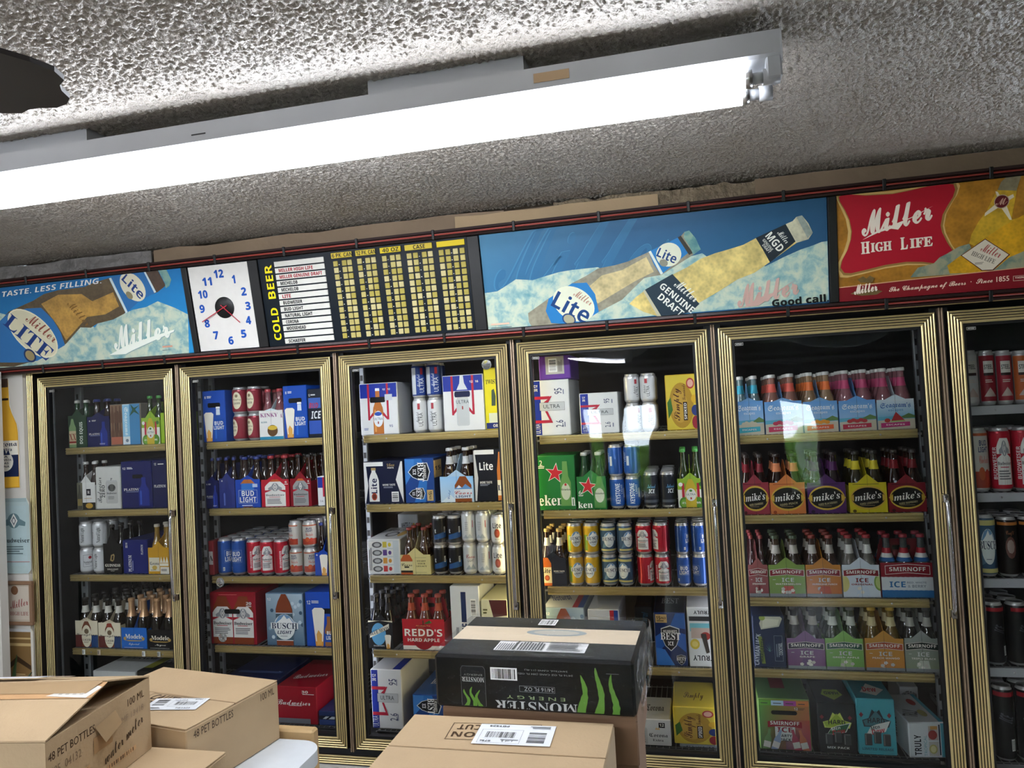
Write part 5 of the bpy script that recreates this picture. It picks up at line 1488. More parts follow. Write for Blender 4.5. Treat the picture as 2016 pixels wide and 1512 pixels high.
def c_ultra(a):
    a.R(0, 0, 1, 1, 'c2c4c6', nx=12); a.T('ULTRA', .58, .36, .16, '34383e', 'n', w=.5 * a.H / a.W, rot=90); a.R(.42, .74, .14, .22, 'a03a44'); a.T('Michelob', .4, .44, .1, '4a4e54', 'c', w=.4 * a.H / a.W, rot=90)
def c_ultrablue(a):
    a.R(0, 0, 1, 1, '1f3a80', nx=12); a.R(0, 0, .3, 1, 'b4b8bc', nx=4); a.T('ULTRA', .62, .34, .18, 'd0d4da', 'n', w=.54 * a.H / a.W, rot=90); a.T('Michelob', .44, .5, .1, 'a8b0c4', 'c', w=.5 * a.H / a.W, rot=90); a.R(.56, .74, .14, .24, 'a83040')
def c_keystone_ice(a):
    a.R(0, 0, 1, 1, '11141c', nx=12); a.Pl([(.1, .08), (.9, .2), (.9, .5), (.1, .3)], '1f4a80'); a.Br(.7, .4, .1, .28, vert=False); a.T('t', .2, .5, .2, 'd0d4d8', 's')
def c_coors(a):
    a.R(0, 0, 1, 1, 'bcc0c3', nx=12); a.T('Coors', .5, .62, .16, '8a2430', 'c', w=.52); a.T('LIGHT', .5, .44, .11, '6a7078', 'b', w=.34); a.Pl([(.2, .06), (.4, .26), (.5, .14), (.62, .3), (.8, .06)], '8a96a4')
def c_coors_back(a):
    a.R(0, 0, 1, 1, 'bcc0c3', nx=12); a.Ln(.36, .36, .2, .4, 5, '9a9ea2'); a.Pl([(.2, .04), (.4, .2), (.5, .1), (.62, .24), (.8, .04)], '9aa4ae'); a.R(.78, .5, .04, .3, 'a84a50')
def c_lite(a):
    a.R(0, 0, 1, 1, 'cfcfcd', nx=12); a.T('Lite', .5, .72, .26, '13161f', 'b', w=.5); a.E(.5, .36, .18, .24, 'b8a890', n=18); a.E(.5, .36, .15, .2, '8a3a28', n=18); a.E(.5, .36, .1, .13, 'a84f38', n=14); a.Ln(.36, .06, .3, .04, 1, '8a7a5a')
def c_buschlight(a):
    a.R(0, 0, 1, 1, 'bf981c', nx=12); a.R(0, 0, .2, .7, '7f9a34', nx=3); busch_badge(a, .5, .52, .27, .34, True)
def c_busch(a):
    a.R(0, 0, 1, 1, '3a5570', nx=12); a.R(0, .9, 1, .1, 'b8b070', nx=12); a.R(0, 0, 1, .08, 'b8b070', nx=12); a.Pl([(.1, .1), (.3, .5), (.4, .2)], '5a7890'); a.Pl([(.7, .1), (.85, .6), (.95, .1)], '24384e'); busch_badge(a, .5, .5, .27, .34, False)
def c_keystone(a):
    a.R(0, 0, 1, 1, '1f4f96', nx=12); a.T('KEYSTONE', .4, .48, .2, 'd0d6dc', 'b', w=.86 * a.H / a.W, rot=90); a.T('LIGHT', .64, .66, .1, 'a8b4c4', 'b', w=.4 * a.H / a.W, rot=90); a.R(.76, .3, .14, .4, 'aab4c0')
def c_natice(a):
    a.R(0, 0, 1, 1, '20242c', nx=12); a.T('Natural', .5, .66, .13, '5f9ac8', 'c', w=.46); a.T('ICE', .5, .48, .15, 'd8dadc', 'o', w=.34); a.R(0, .06, 1, .1, '4a505a', nx=12)
def c_steel(col):
    def f(a):
        a.R(0, 0, 1, 1, col, nx=12); a.R(.24, .62, .5, .26, 'b8b4ac'); a.T('STEEL', .49, .75, .1, '1c1c20', 'b', w=.42); a.R(.24, .56, .5, .06, '2a1a1a'); a.Ln(.3, .4, .4, .08, 2, 'b8a8a0'); a.Pl([(.2, .1), (.8, .1), (.5, .3)], 'a8948c')
    return f
def c_dark(a):
    a.R(0, 0, 1, 1, '0e0e12', nx=12); a.R(0, .93, 1, .07, '8a1c24', nx=12); a.T('ICE', .5, .6, .2, '4a4c54', 'o', w=.3, rot=70); a.Br(.62, .1, .16, .18)
def c_craft(a):
    a.R(0, 0, 1, 1, '14100f', nx=12); a.R(0, .94, 1, .06, 'a8682c', nx=12); a.E(.5, .5, .2, .22, '5a3a34', n=12); a.E(.5, .52, .14, .14, '8a7a72', n=9); a.T('Craft', .5, .78, .1, '8a5a3a', 'c', w=.3)

# ------------------------------------------------------------------ product builders
ART_CACHE, MESH_CACHE = {}, {}
def art_mesh(fn, W, H, radius=None, name='label_print', place=None, key=None):
    k = (fn, round(W, 3), round(H, 3), radius, key)
    if k not in ART_CACHE:
        a = Q(W, H); fn(a)
        ART_CACHE[k] = a.mesh(name, radius=radius, place=place)
    return ART_CACHE[k]

def where(d, k):
    return f'{SHN[k - 1]} shelf, {ORD[d]} door'

YF = .114          # front face of the products, just behind the price rail
def shelf_z(d, k):
    return SHELF_Z[d][k - 1] + .0004

def extent(d, k, u0, u1, vtop, z0=None, y=YF):
    z = shelf_z(d, k) if z0 is None else z0
    x0, x1 = X_at(u0, z, y), X_at(u1, z, y)
    x0, x1 = max(x0, (d - 1) * P + (.0765 if d == 1 else .046)), min(x1, d * P - .046)
    return x0, x1, z, Z_at(vtop, (x0 + x1) / 2, y) - z

def carton(d, k, short, u0, u1, vtop, body, front, D=.22, y=YF, z0=None, yaw=0, side=None, top=None, ch=.003, H=None, gap=.0012):
    x0, x1, z, h = extent(d, k, u0, u1, vtop, z0, y)
    if H: h = H
    W = x1 - x0 - gap
    mb = MB(('board',)); mb.box(0, 0, 0, W, D, h, body, ch=ch)
    o = tag(obj('beer_carton', mb, None, (x0 + gap / 2, y, z), (0, 0, yaw)), f'{short}, {where(d, k)}', 'carton')
    if front:
        obj('front_print', art_mesh(front, W - 2 * ch, h - 2 * ch, name='front_print'), o, (ch, 0, ch))
    if side:
        fn, right = side
        if right:
            pl = lambda x, yy, off: (off, x, yy)
            obj('side_print', art_mesh(fn, D - 2 * ch, h - 2 * ch, name='side_print', place=pl, key='r'), o, (W, ch, ch))
        else:
            pl = lambda x, yy, off: (-off, -x, yy)
            obj('side_print', art_mesh(fn, D - 2 * ch, h - 2 * ch, name='side_print', place=pl, key='l'), o, (0, D - ch, ch))
    if top:
        pl = lambda x, yy, off: (x, yy, off)
        obj('top_print', art_mesh(top, W - 2 * ch, D - 2 * ch, name='top_print', place=pl, key='t'), o, (ch, ch, h))
    return o, x0, x1, z, h

BK = {  # glass, cap, neck label, foil, transparent
    'amber': ('2a1408', '22201e', None, None, 'glass'), 'amber_blue': ('24120a', '23306e', None, None, 'glass'), 'amber_red': ('2a1408', '8a2028', None, None, 'glass'),
    'silver': ('24120a', 'b4b6ba', 'c0c2c6', None, 'glass'), 'white': ('2a1408', 'c8c8c4', None, None, 'glass'), 'green': ('1f4a2a', 'b8b8b0', None, None, 'glass'), 'green_cap': ('2a3a18', '3f8a3c', None, None, 'glass'),
    'stout': ('0c0806', '1c1814', None, None, 'glass'), 'yuengling': ('1c130a', '14120e', 'c4c2b8', None, 'glass'), 'gold': ('140c06', 'a8825c', None, 'b08a66', 'glass'), 'corona': ('b8902c', 'a8a294', None, None, 'clear'),
    'banquet': ('3a1c0a', '7a2a24', None, None, 'glass'), 'moon': ('14100c', '3c3c3e', '1c1c20', None, 'glass'), 'redds': ('6a2c10', 'a04030', 'a8482c', None, 'glass'), 'lite': ('2a1408', 'a08a5a', 'cfcfcc', None, 'glass'),
    'pink': ('b88088', 'c0c0bc', 'b0446a', None, 'clear'), 'teal': ('8aa8ac', 'c0c0bc', '3a98b0', None, 'clear'), 'coral': ('b88878', 'c0c0bc', 'c8584a', None, 'clear'), 'orange': ('b89a78', 'c0c0bc', 'd06a34', None, 'clear'), 'clear_red': ('a86a70', 'a83a40', None, None, 'clear'),
    'mike_red': ('24100c', '2c2420', '6a1c24', None, 'glass'), 'mike_orange': ('24100c', '2c2420', 'c87a50', None, 'glass'), 'mike_purple': ('1c0e14', '2c2420', '4a2050', None, 'glass'), 'mike_yellow': ('2c2a14', '2c2a24', 'c8b82c', None, 'glass'), 'mike_dark': ('24100c', '2c2420', '7a1c24', None, 'glass'),
    's_green': ('5a4a3c', '4a5a44', 'b8b4ac', None, 'clear'), 's_orange': ('5f4638', '8a3a30', 'b8b4ac', None, 'clear'), 's_orig': ('8a8880', '9a2a30', 'c0c0bc', None, 'clear'), 's_rwb': ('5a6468', '8a2a34', 'rwb', None, 'clear'),
    's_grape': ('2a2630', '3a3836', 'a8a49c', None, 'clear'), 's_apple': ('44583a', '5a5a54', 'b8bcb0', None, 'clear'), 's_mango': ('9a7c28', 'b8943a', 'c4b88c', None, 'clear'), 's_black': ('4a4c48', '4a4a48', 'a8a8a0', None, 'clear'), 's_red': ('5a3438', '8a3a3a', None, None, 'clear'),
}
PROF = [(.026, 0), (.0298, .004), (.0302, .012), (.0302, .112), (.0285, .124), (.0225, .142), (.0165, .160), (.0138, .176), (.0130, .196), (.0130, .212), (.0142, .214), (.0142, .219), (.0128, .222)]
def bottle_meshes(kind):
    if ('b', kind) in MESH_CACHE:
        return MESH_CACHE['b', kind]
    g, cap, neck, foil, gm = BK[kind]
    mb = MB((gm,)); mb.lathe([(r, z) for r, z in PROF], 14, g, gm)
    body = mb.mesh('beer_bottle')
    mb = MB(('plastic',)); mb.lathe([(.0150, .2135), (.0157, .2150), (.0150, .2235), (.0138, .2262), (.010, .2268)], 14, cap, 'plastic'); capm = mb.mesh('cap')
    nk = []
    if foil:
        mb = MB(('can',)); mb.lathe([(.0232, .1425), (.0171, .160), (.0144, .176), (.0136, .196), (.0137, .2130)], 14, foil, 'can', cap=False); nk.append(('neck_foil', mb.mesh('neck_foil')))
    if neck == 'rwb':
        mb = MB(('ink',)); mb.lathe([(.0300, .128, '2a5a90'), (.0235, .1415, 'd0d0cc'), (.0180, .157, '9a2430'), (.0142, .176)], 14, cap=False, m='ink'); nk.append(('neck_label', mb.mesh('neck_label')))
    elif neck:
        mb = MB(('ink',)); mb.lathe([(.0180, .1575), (.0144, .176), (.0137, .190)], 14, neck, 'ink', cap=False); nk.append(('neck_label', mb.mesh('neck_label')))
    MESH_CACHE['b', kind] = (body, capm, nk)
    return MESH_CACHE['b', kind]

def bottle(kind, x, y, z, label, group=None, sc=1.0, yaw=0):
    body, capm, nk = bottle_meshes(kind)
    o = tag(obj('beer_bottle', body, None, (x, y, z), (0, 0, yaw)), label, 'bottle', group)
    o.scale = sc
    obj('cap', capm, o)
    for n, m in nk:
        obj(n, m, o)
    return o

GLASSNAME = {'amber': 'brown', 'amber_blue': 'blue-capped brown', 'amber_red': 'red-capped brown', 'silver': 'silver-necked brown', 'white': 'white-capped brown', 'green': 'green', 'green_cap': 'green-capped', 'stout': 'near-black', 'yuengling': 'dark', 'gold': 'gold-foiled', 'corona': 'golden', 'banquet': 'stubby brown', 'moon': 'dark', 'redds': 'red-necked amber', 'lite': 'white-necked brown',
             'pink': 'pink-necked', 'teal': 'teal-necked', 'coral': 'coral-necked', 'orange': 'orange-necked', 'clear_red': 'red-capped clear', 'mike_red': 'dark-red-necked', 'mike_orange': 'peach-necked', 'mike_purple': 'purple-necked', 'mike_yellow': 'yellow-necked', 'mike_dark': 'crimson-necked', 's_green': 'green-capped', 's_orange': 'rust-capped', 's_orig': 'red-capped clear', 's_rwb': 'tricolour-necked', 's_grape': 'dark', 's_apple': 'greenish', 's_mango': 'yellow', 's_black': 'grey', 's_red': 'reddish'}
ROWS = ['first-row', 'second-row', 'third-row', 'fourth-row', 'fifth-row', 'sixth-row']
def carrier(d, k, short, u0, u1, vsh, vpk, board, front, kind, rows=2, cols=2, D=.185, behind=0, sc=1.0, wide=False, handle=None, y=YF, flat=False):
    """open-topped carton carrier: peaked end panel to the front, or flat when its long side faces out"""
    x0, x1, z, hs = extent(d, k, u0, u1, vsh, None, y)
    hp = Z_at(vpk, (x0 + x1) / 2, y) - z
    W = x1 - x0 - .0015
    x0 += .00075
    if flat or wide:
        D = .13
    t = .0012
    out = [(0, 0), (W, 0), (W, hs), (0, hs)] if (flat or wide) else [(0, 0), (W, 0), (W, hs), (W * .78, hs), (W * .5, hp), (W * .22, hs), (0, hs)]
    mb = MB(('board',))
    mb.prism(out, 0, t, board); mb.prism(out, D - t, D, board)
    mb.box(0, t, 0, t, D - t, hs * .9, board); mb.box(W - t, t, 0, W, D - t, hs * .9, board); mb.box(t, t, 0, W - t, D - t, .0012, board)
    o = tag(obj('bottle_carrier', mb, None, (x0, y, z)), f'{short}, {where(d, k)}', 'carrier', None)
    mb = MB(('board',))
    hc = handle or board
    if flat or wide:
        hh = .205 * sc
        mb.prism([(t, .002), (W - t, .002), (W - t, hs * 1.05), (W * .9, hh), (W * .1, hh), (t, hs * 1.05)], D / 2 - t / 2, D / 2 + t / 2, hc)
        hd = obj('handle_panel', mb, o)
        a = Q(W, hh); a.Sl(.5, .84, .3, .1); obj('hand_slot', a.mesh('hand_slot'), hd, (0, D / 2 - t / 2, 0))
    else:
        hh = .20 * sc
        v = [(W / 2 - t / 2 + e * t, yy, zz) for e in (0, 1) for yy, zz in ((t * 2, .002), (D - 2 * t, .002), (D - 2 * t, hp * .98), (D * .62, hh), (D * .38, hh), (t * 2, hp * .98))]
        mb.add(v, [tuple(range(6)), tuple(range(6, 12))] + [(i, (i + 1) % 6, (i + 1) % 6 + 6, i + 6) for i in range(6)], hc)
        obj('handle_panel', mb, o)
    pm = MESH_CACHE.get(('cf', front, round(W, 3), round(hs, 3), round(hp, 3)))
    if pm is None:
        a = Q(W, hs)
        front(a)
        pm = a.mesh('front_print')
    obj('front_print', pm, o)
    if not (flat or wide):
        a = Q(W, hs); a.clip = False; a.poly([(W * .22, hs), (W * .78, hs), (W * .5, hp)], hc if handle else board); a.rect(W * .498, 0, .0008, hp, '2c2c2c'); obj('gable_print', a.mesh('gable_print'), o)
    nc, nr = (cols, rows)
    fit = ((W / 2 - 1.5 * t - .0018) / 2 if nc == 2 else (W - 2 * t - .002) / nc / 2 - .0006) / .0302
    fit = min(sc, fit)
    r = .0302 * fit
    px = [t + .001 + (W - 2 * t - .002) * (i + .5) / nc for i in range(nc)]
    if nc == 2:
        px = [(W / 2 + t / 2) / 2, W - (W / 2 + t / 2) / 2]
    py = [D * (2 * j + 1) / 6 for j in range(3)] if not (flat or wide) else [D * .26, D * .74]
    py = py[:nr]
    rowname = ['front', 'middle', 'back'] if not (flat or wide) else ['front', 'back']
    colname = ['left', 'right'] if nc == 2 else ['left', 'centre', 'right'] if nc == 3 else ['single']
    sh = short.split(' with ')[0]
    for j, yy in enumerate(py):
        for i, xx in enumerate(px):
            bottle(kind, x0 + xx, y + yy, z + .0022, f'{GLASSNAME[kind]} bottle, {rowname[j]} {colname[i]}, {sh}, {where(d, k)}', f'bottles in the {sh}, {where(d, k)}', (fit, min(sc, fit * 1.0) , sc))
    for j in range(behind):
        for i, xx in enumerate(px):
            bottle(kind, x0 + xx, y + D + .04 + j * .066, z, f'{ROWS[j]} {colname[i]} bottle behind the {sh}, {where(d, k)}', f'bottles behind the {sh}, {where(d, k)}', (fit, fit, sc))
    return o

def can_meshes(fn, r, h):
    key = ('c', fn, round(r, 4), round(h, 4))
    if key in MESH_CACHE:
        return MESH_CACHE[key]
    mb = MB(('can',))
    base = {c_natural: 'bfc1c3', c_natural_b: 'bfc1c3', c_yuengling: '7c2230', c_budlight: '214a90', c_bud: RED, c_chelada: 'b4b0a8', c_ultra: 'c2c4c6', c_ultrablue: '1f3a80', c_keystone_ice: '11141c', c_coors: 'bcc0c3', c_coors_back: 'bcc0c3', c_lite: 'cfcfcd', c_buschlight: 'bf981c', c_busch: '3a5570', c_keystone: '1f4f96', c_natice: '20242c', c_dark: '0e0e12', c_craft: '14100f'}.get(fn, 'a8a8a8')
    mb.lathe([(r * .76, 0, 'b4b4b4'), (r * .84, .004), (r * .97, .010, base), (r, .014), (r, h - .018), (r * .95, h - .012, 'b0b0b0'), (r * .80, h - .0045), (r * .84, h - .003), (r * .84, h - .0005), (r * .80, h), (r * .77, h - .004)], 20, base, 'can')
    body = mb.mesh('beer_can')
    mb = MB(('alu',)); mb.lathe([(r * .74, h - .0035), (r * .74, h - .0028), (r * .3, h - .0024)], 18, m='alu'); lid = mb.mesh('lid')
    mb = MB(('alu',)); mb.box(-.008, -.012, h - .0022, .008, .012, h - .0014, m='alu', ch=.0003); tab = mb.mesh('pull_tab')
    W = r * 2.5
    lab = art_mesh(fn, W, h - .034, radius=round(r, 4), name='label_print')
    MESH_CACHE[key] = (body, lid, tab, lab)
    return MESH_CACHE[key]

def can(fn, x, y, z, r, h, label, group=None, yaw=0, detail=True):
    body, lid, tab, lab = can_meshes(fn, r, h)
    o = tag(obj('beer_can', body, None, (x, y, z), (0, 0, yaw)), label, 'can', group)
    obj('lid', lid, o)
    if detail:
        obj('pull_tab', tab, o)
        obj('label_print', lab, o, (0, 0, .015))
    return o

def cans(d, k, short, us, vtop, fn, rows=1, behind=1, yaws=(0,), h=None, y=YF, fns=None):
    """us: left and right pixel of each can along the shelf front"""
    z = shelf_z(d, k)
    zt = Z_at(vtop, X_at(us[0][0], z, y), y)
    h = (zt - z) / rows - .0006 if h is None else h
    n = 0
    for c_, (u0, u1) in enumerate(us):
        x0, x1 = X_at(u0, z, y), X_at(u1, z, y)
        r = min((x1 - x0) / 2 - .0003, .034)
        xc = (x0 + x1) / 2
        for rw in range(rows):
            lev = '' if rows == 1 else ('lower ' if rw == 0 else 'upper ')
            side = '' if len(us) == 1 else ['left ', 'right '][c_] if len(us) == 2 else ['left ', 'middle ', 'right '][c_]
            f_ = fns[n % len(fns)] if fns else fn
            can(f_, xc, y + r, z + rw * (h + .0006), r, h, f'{short}, front {lev}{side}one, {where(d, k)}', f'{short}: front row, {where(d, k)}', math.radians(yaws[n % len(yaws)]))
            n += 1
            for b in range(1, behind + 1):
                can(f_, xc, y + r + b * (2 * r + .001), z + rw * (h + .0006), r, h, f'{short}, {ROWS[b]} {lev}{side}one, {where(d, k)}', f'{short}: rows behind, {where(d, k)}', 0, False)
    return h


# ------------------------------------------------------------------ stock, far-left door
carrier(1, 1, 'dark green carrier with upright white lettering', 126, 172, 818, 806, '26402c', a_xx, 'green', rows=2)
carrier(1, 1, 'navy carrier with a blue bottle print', 173, 217, 820, 812, NAVY, a_platinum, 'amber_blue', rows=2)
carton(1, 1, 'tan and sky-blue carton with vertical script', 218, 279, 795, '6f6a62', a_mojito, D=.2)
carrier(1, 1, 'lime and white carrier with a golden bottle print', 263 + 17, 316, 822, 808, '86a832', a_lime, 'green_cap', rows=2)
carton(1, 1, 'bright lime carton at the end of the shelf', 317, 343, 812, '8fb02c', lambda a: (a.R(0, 0, 1, 1, '8fb02c'), a.Pl([(.5, .1), (1, .3), (1, .9), (.6, .7)], 'b8c84a')), D=.18)
carrier(1, 2, 'small white carrier with a black base', 153, 189, 950, 935, 'd0d0cc', a_seltzer_small, 'white', rows=2)
carton(1, 2, 'white carton with a grey can print', 190, 239, 919, 'c9c9c4', a_zero, D=.26)
carton(1, 2, 'navy twelve-pack carton with a hand slot', 240, 301, 908, '0f1652', a_platinum12, D=.25)
carton(1, 2, 'navy carton at the right end', 302, 331, 905, '0d1344', lambda a: (a.T('PLATINUM', .5, .45, .06, WHITE, 's', w=.86), a.T('12', .2, .92, .05, WHITE, w=.16), a.Ln(.4, .9, .5, .04, 1, WHITE)), D=.25)
cans(1, 3, 'white light-beer can', ((151, 176), (177, 203)), 1028, c_natural, rows=2, yaws=(40, 0, -10, 20), fns=(c_natural_b, c_natural, c_natural, c_natural), behind=2)
carrier(1, 3, 'black carrier with a gold harp', 205, 241, 1070, 1042, '0c0b0b', a_guinness, 'stout', rows=3)
carton(1, 3, 'navy carton with sideways white lettering', 243, 292, 1063, '121c62', a_platinum_turned, D=.3)
carrier(1, 3, 'golden carrier with a crown print', 293, 334, 1078, 1066, 'b98a1e', a_corona, 'corona', rows=2)
carrier(1, 4, 'green-bottle tan carrier', 148, 194, 1222, 1216, 'b8ac92', a_yuengling, 'yuengling', rows=3, behind=3)
carrier(1, 4, 'red-bottle tan carrier', 195, 239, 1226, 1220, 'b8ac92', a_yuengling_b, 'yuengling', rows=3, behind=4)
carrier(1, 4, 'bright blue carrier', 240, 290, 1236, 1236, '1f66b8', a_modelo('1f5fb0', 'Especial'), 'gold', rows=3, behind=1, flat=False, handle='24509a')
carrier(1, 4, 'black foil-bottle carrier', 291, 342, 1240, 1240, '111113', a_modelo('121214', 'Negra'), 'gold', rows=3, behind=1, handle='1a1a1c')
carton(1, 5, 'white carton lying flat with dark lettering', 185, 270, 1322, 'b8bab8', None, D=.4, top=lambda a: (a.R(0, 0, 1, 1, 'c2c4c2'), a.T('WHITE CLAW', .5, .5, .14, '26282c', 'b', w=.8)), y=.13)
carton(1, 5, 'black and yellow carton lying flat', 272, 335, 1322, '1c1c18', None, D=.4, top=lambda a: (a.R(0, 0, 1, 1, '1a1a18'), a.R(0, .1, .3, .8, '8a8a2c'), a.T('HARD', .6, .4, .2, 'c8c8bc', 'b', w=.6)), y=.13)
# ------------------------------------------------------------------ second door
carton(2, 1, 'blue eight-pack carton at the left end', 401, 446, 769, '1746a0', a_budlight8, D=.2)
cans(2, 1, 'maroon can with an oval label', ((454, 481), (482, 511)), 763, c_yuengling, rows=2, yaws=(-30, 5, -25, -12), behind=1)
carrier(2, 1, 'white carrier with a coconut drink print', 512, 559, 808, 804, 'd2d0cc', a_kinky, 'clear_red', rows=2, handle='b8ccd0')
carton(2, 1, 'blue eight-pack carton beside the white carrier', 560, 607, 759, '1746a0', a_budlight8, D=.2)
carton(2, 1, 'dark blue carton with slanted red lettering', 608, 641, 765, '1a2440', a_budice, D=.22)
carrier(2, 2, 'left-end navy carrier', 405, 432, 946, 938, NAVY, a_platinum, 'amber_blue', rows=3)
carrier(2, 2, 'slate navy carrier', 433, 464, 942, 930, '26306e', lambda a: (a.R(0, 0, 1, 1, '26306e'), a.Bt(.5, .04, .6, .86, '1f2a66', shine='4a5a9a'), a.T('6', .2, .92, .05, WHITE, w=.08)), 'amber_blue', rows=3)
carrier(2, 2, 'square-lettered blue carrier', 465, 514, 944, 936, '173f9c', a_budlight6, 'amber_blue', rows=3)
carrier(2, 2, 'bright red carrier with a white label print', 516, 571, 944, 932, RED, a_bud6(False), 'amber_red', rows=3)
carrier(2, 2, 'shaded red carrier with shade painted into its colours', 573, 614, 942, 928, '7c1420', a_bud6(True), 'amber', rows=3, behind=1)  # same pack as its neighbour, shade mixed into its red and label colours
carton(2, 2, 'white carton with a red ribbon at the right end', 626, 648, 938, 'd0d0d0', lambda a: (a.R(0, 0, 1, .62, 'cfcfd0'), a.R(0, .62, 1, .38, '22348c'), a.R(.5, .3, .18, .7, 'a8243a'), a.Pl([(.5, .3), (.68, .3), (1, .5), (1, .58)], 'a8243a'), a.T('2.6', .35, .15, .06, '34383e', 'n', w=.3)), D=.22)
carton(2, 3, 'red and white carton at the left end', 408, 422, 1065, '8a2a30', lambda a: (a.R(0, .3, 1, .4, 'c0bcb8'), a.T('A', .5, .5, .16, '3a3a3a', 's')), D=.3)
cans(2, 3, 'tall blue can', ((424, 450), (451, 479)), 1061, c_budlight, yaws=(70, 5), behind=4)
cans(2, 3, 'tall red can', ((481, 507), (508, 534), (535, 561)), 1063, c_bud, yaws=(60, 25, 75), behind=4)
cans(2, 3, 'silver and rust can', ((567, 592), (594, 620)), 1026, c_chelada, rows=2, yaws=(0, -30, 35, 20), behind=3)
carrier(2, 3, 'blue carrier with a beer glass print', 621, 654, 1088, 1082, '173f9c', lambda a: (a.R(0, 0, 1, 1, '173f9c'), beer_glass(a, .55, .0, .5, .92), a.T('6', .14, .9, .07, WHITE, w=.1)), 'amber_blue', rows=2)
carton(2, 4, 'large red twenty-pack carton with two bottle labels', 416, 506, 1166, '8e1626', a_bud20, D=.2, side=(lambda a: (a.R(0, 0, 1, 1, '8e1626'), a.T('BUDWEISER', .5, .4, .1, 'b08a90', 'b', w=.6 * a.H / a.W, rot=90)), True))
carton(2, 4, 'misty blue carton with a mountain badge', 526, 600, 1168, '5f7a90', a_busch12, D=.2)
carton(2, 4, 'blue twelve-pack carton with a beer glass', 604, 656, 1166, '1746a8', a_budlight12, D=.2)
carton(2, 5, 'dark navy carton lying flat', 435, 545, 1340, '141d44', None, D=.32, y=.13, top=lambda a: (a.R(0, 0, 1, 1, '16204a'), a.R(.1, .3, .8, .08, '3a4a78')))
carton(2, 5, 'red thirty-pack carton with white script', 546, 626, 1352, '8c1422', a_bud30, D=.34, top=lambda a: (a.R(0, 0, 1, 1, '8c1422'), a.T('Budweiser', .5, .4, .14, 'd8d0cc', 'c', w=.8, rot=20)))
carton(2, 5, 'dark blue carton with silver bars', 628, 664, 1400, '1c2a52', lambda a: (a.R(0, 0, 1, .4, '2a3a6a'), a.R(0, .4, 1, .3, '14161e'), a.Pl([(.2, .45), (.4, .45), (.6, .65), (.4, .65)], 'a8acb0'), a.Pl([(.55, .45), (.9, .45), (1, .65), (.75, .65)], 'a8acb0')), D=.3)
# ------------------------------------------------------------------ third door
carton(3, 1, 'white and blue carton with a red ribbon and brown bottle', 711, 786, 754, 'c4c6c8', a_ultra12(False), D=.16)
cans(3, 1, 'tall blue and silver can', ((811, 838), (840, 868)), 716, c_ultra, rows=2, yaws=(10, 25, 0, 20), fns=(c_ultra, c_ultrablue, c_ultra, c_ultrablue), behind=1)
carton(3, 1, 'white and blue carton with a red ribbon and silver can', 875, 956, 738, 'c8cacc', a_ultra12(True), D=.18)
carton(3, 1, 'yellow carton with a thick black headline', 957, 990, 724, 'cfc41c', a_tea, D=.2)
carton(3, 2, 'navy and white carton with an aluminium bottle print', 718, 797, 908, '10162e', a_lite16, D=.25)
_, bx0, bx1, bz, bh = carton(3, 2, 'blue carton turned on its side with a shield', 799, 857, 902, '1c3f80', a_best_turned, D=.25, side=(lambda a: (a.R(0, 0, 1, 1, '1a2a50'), a.R(0, .55, .4, .4, 'b89c6a'), a.T('15', .2, .76, .1, '14161c', 'b', w=.3)), True))
carrier(3, 2, 'icy blue carrier with a brown bottle print', 868, 934, 938, 925, '9fbcd6', a_coors6, 'silver', rows=3)
carton(3, 2, 'black and white carton with large pale lettering', 935, 992, 884, '10131c', a_lite12, D=.2)
carton(3, 3, 'white variety carton with four stripes of flavours', 725, 789, 1062, 'cdd0d2', a_claw, D=.3, yaw=.05, side=(lambda a: a.R(0, 0, 1, 1, 'a8303a'), False), top=a_claw_top)
o_, *_ = carton(3, 3, 'second white carton standing behind the variety carton', 762, 826, 1012, 'c4c6c8', a_claw_top, D=.2, y=.50)
carrier(3, 3, 'cream carrier with an orange bottle print', 790, 849, 1092, 1078, 'cfc48a', a_banquet, 'banquet', rows=3, sc=.86, D=.17)
cans(3, 3, 'black can with a blue slash', ((851, 878), (880, 908)), 1016, c_keystone_ice, rows=2, yaws=(20, 30, 15, 25), behind=2)
cans(3, 3, 'silver can with red script', ((910, 937), (938, 966)), 1007, c_coors, rows=2, yaws=(20, 5, 10, -10), fns=(c_coors, c_coors_back, c_coors_back, c_coors_back), behind=2)
cans(3, 3, 'white can with a round red seal', ((968, 995),), 1014, c_lite, rows=2, yaws=(0, 5), behind=2)
carrier(3, 4, 'black carrier with a blue moon print', 720, 775, 1222, 1208, '15171c', a_bluemoon, 'moon', rows=3, behind=1)
carrier(3, 4, 'red apple-print carrier', 794, 877, 1219, 1219, 'b01826', a_redds, 'redds', rows=2, cols=3, wide=True, handle='a01826')
carton(3, 4, 'tall white carton with a navy stripe', 891, 949, 1154, 'cfd3d6', a_fling, D=.24)
carton(3, 4, 'cream and green carton with orchard apples', 951, 1004, 1180, 'c8c49c', a_orchard, D=.26)
carton(3, 5, 'tall white and blue carton standing on end', 733, 795, 1318, 'cdcfd0', a_ultra_side, D=.34, top=lambda a: (a.R(0, 0, 1, 1, 'c4c6c6'), a.R(.72, 0, .28, 1, '24348c')))
carton(3, 5, 'blue carton on its side with a silver shield', 815, 880, 1368, '1c3f80', a_best_turned, D=.3, top=lambda a: (a.R(0, 0, 1, 1, '24508c'), a.T('BEST', .5, .5, .2, WHITE, 's', w=.5), a.R(.7, .6, .28, .3, 'b89c6a')))
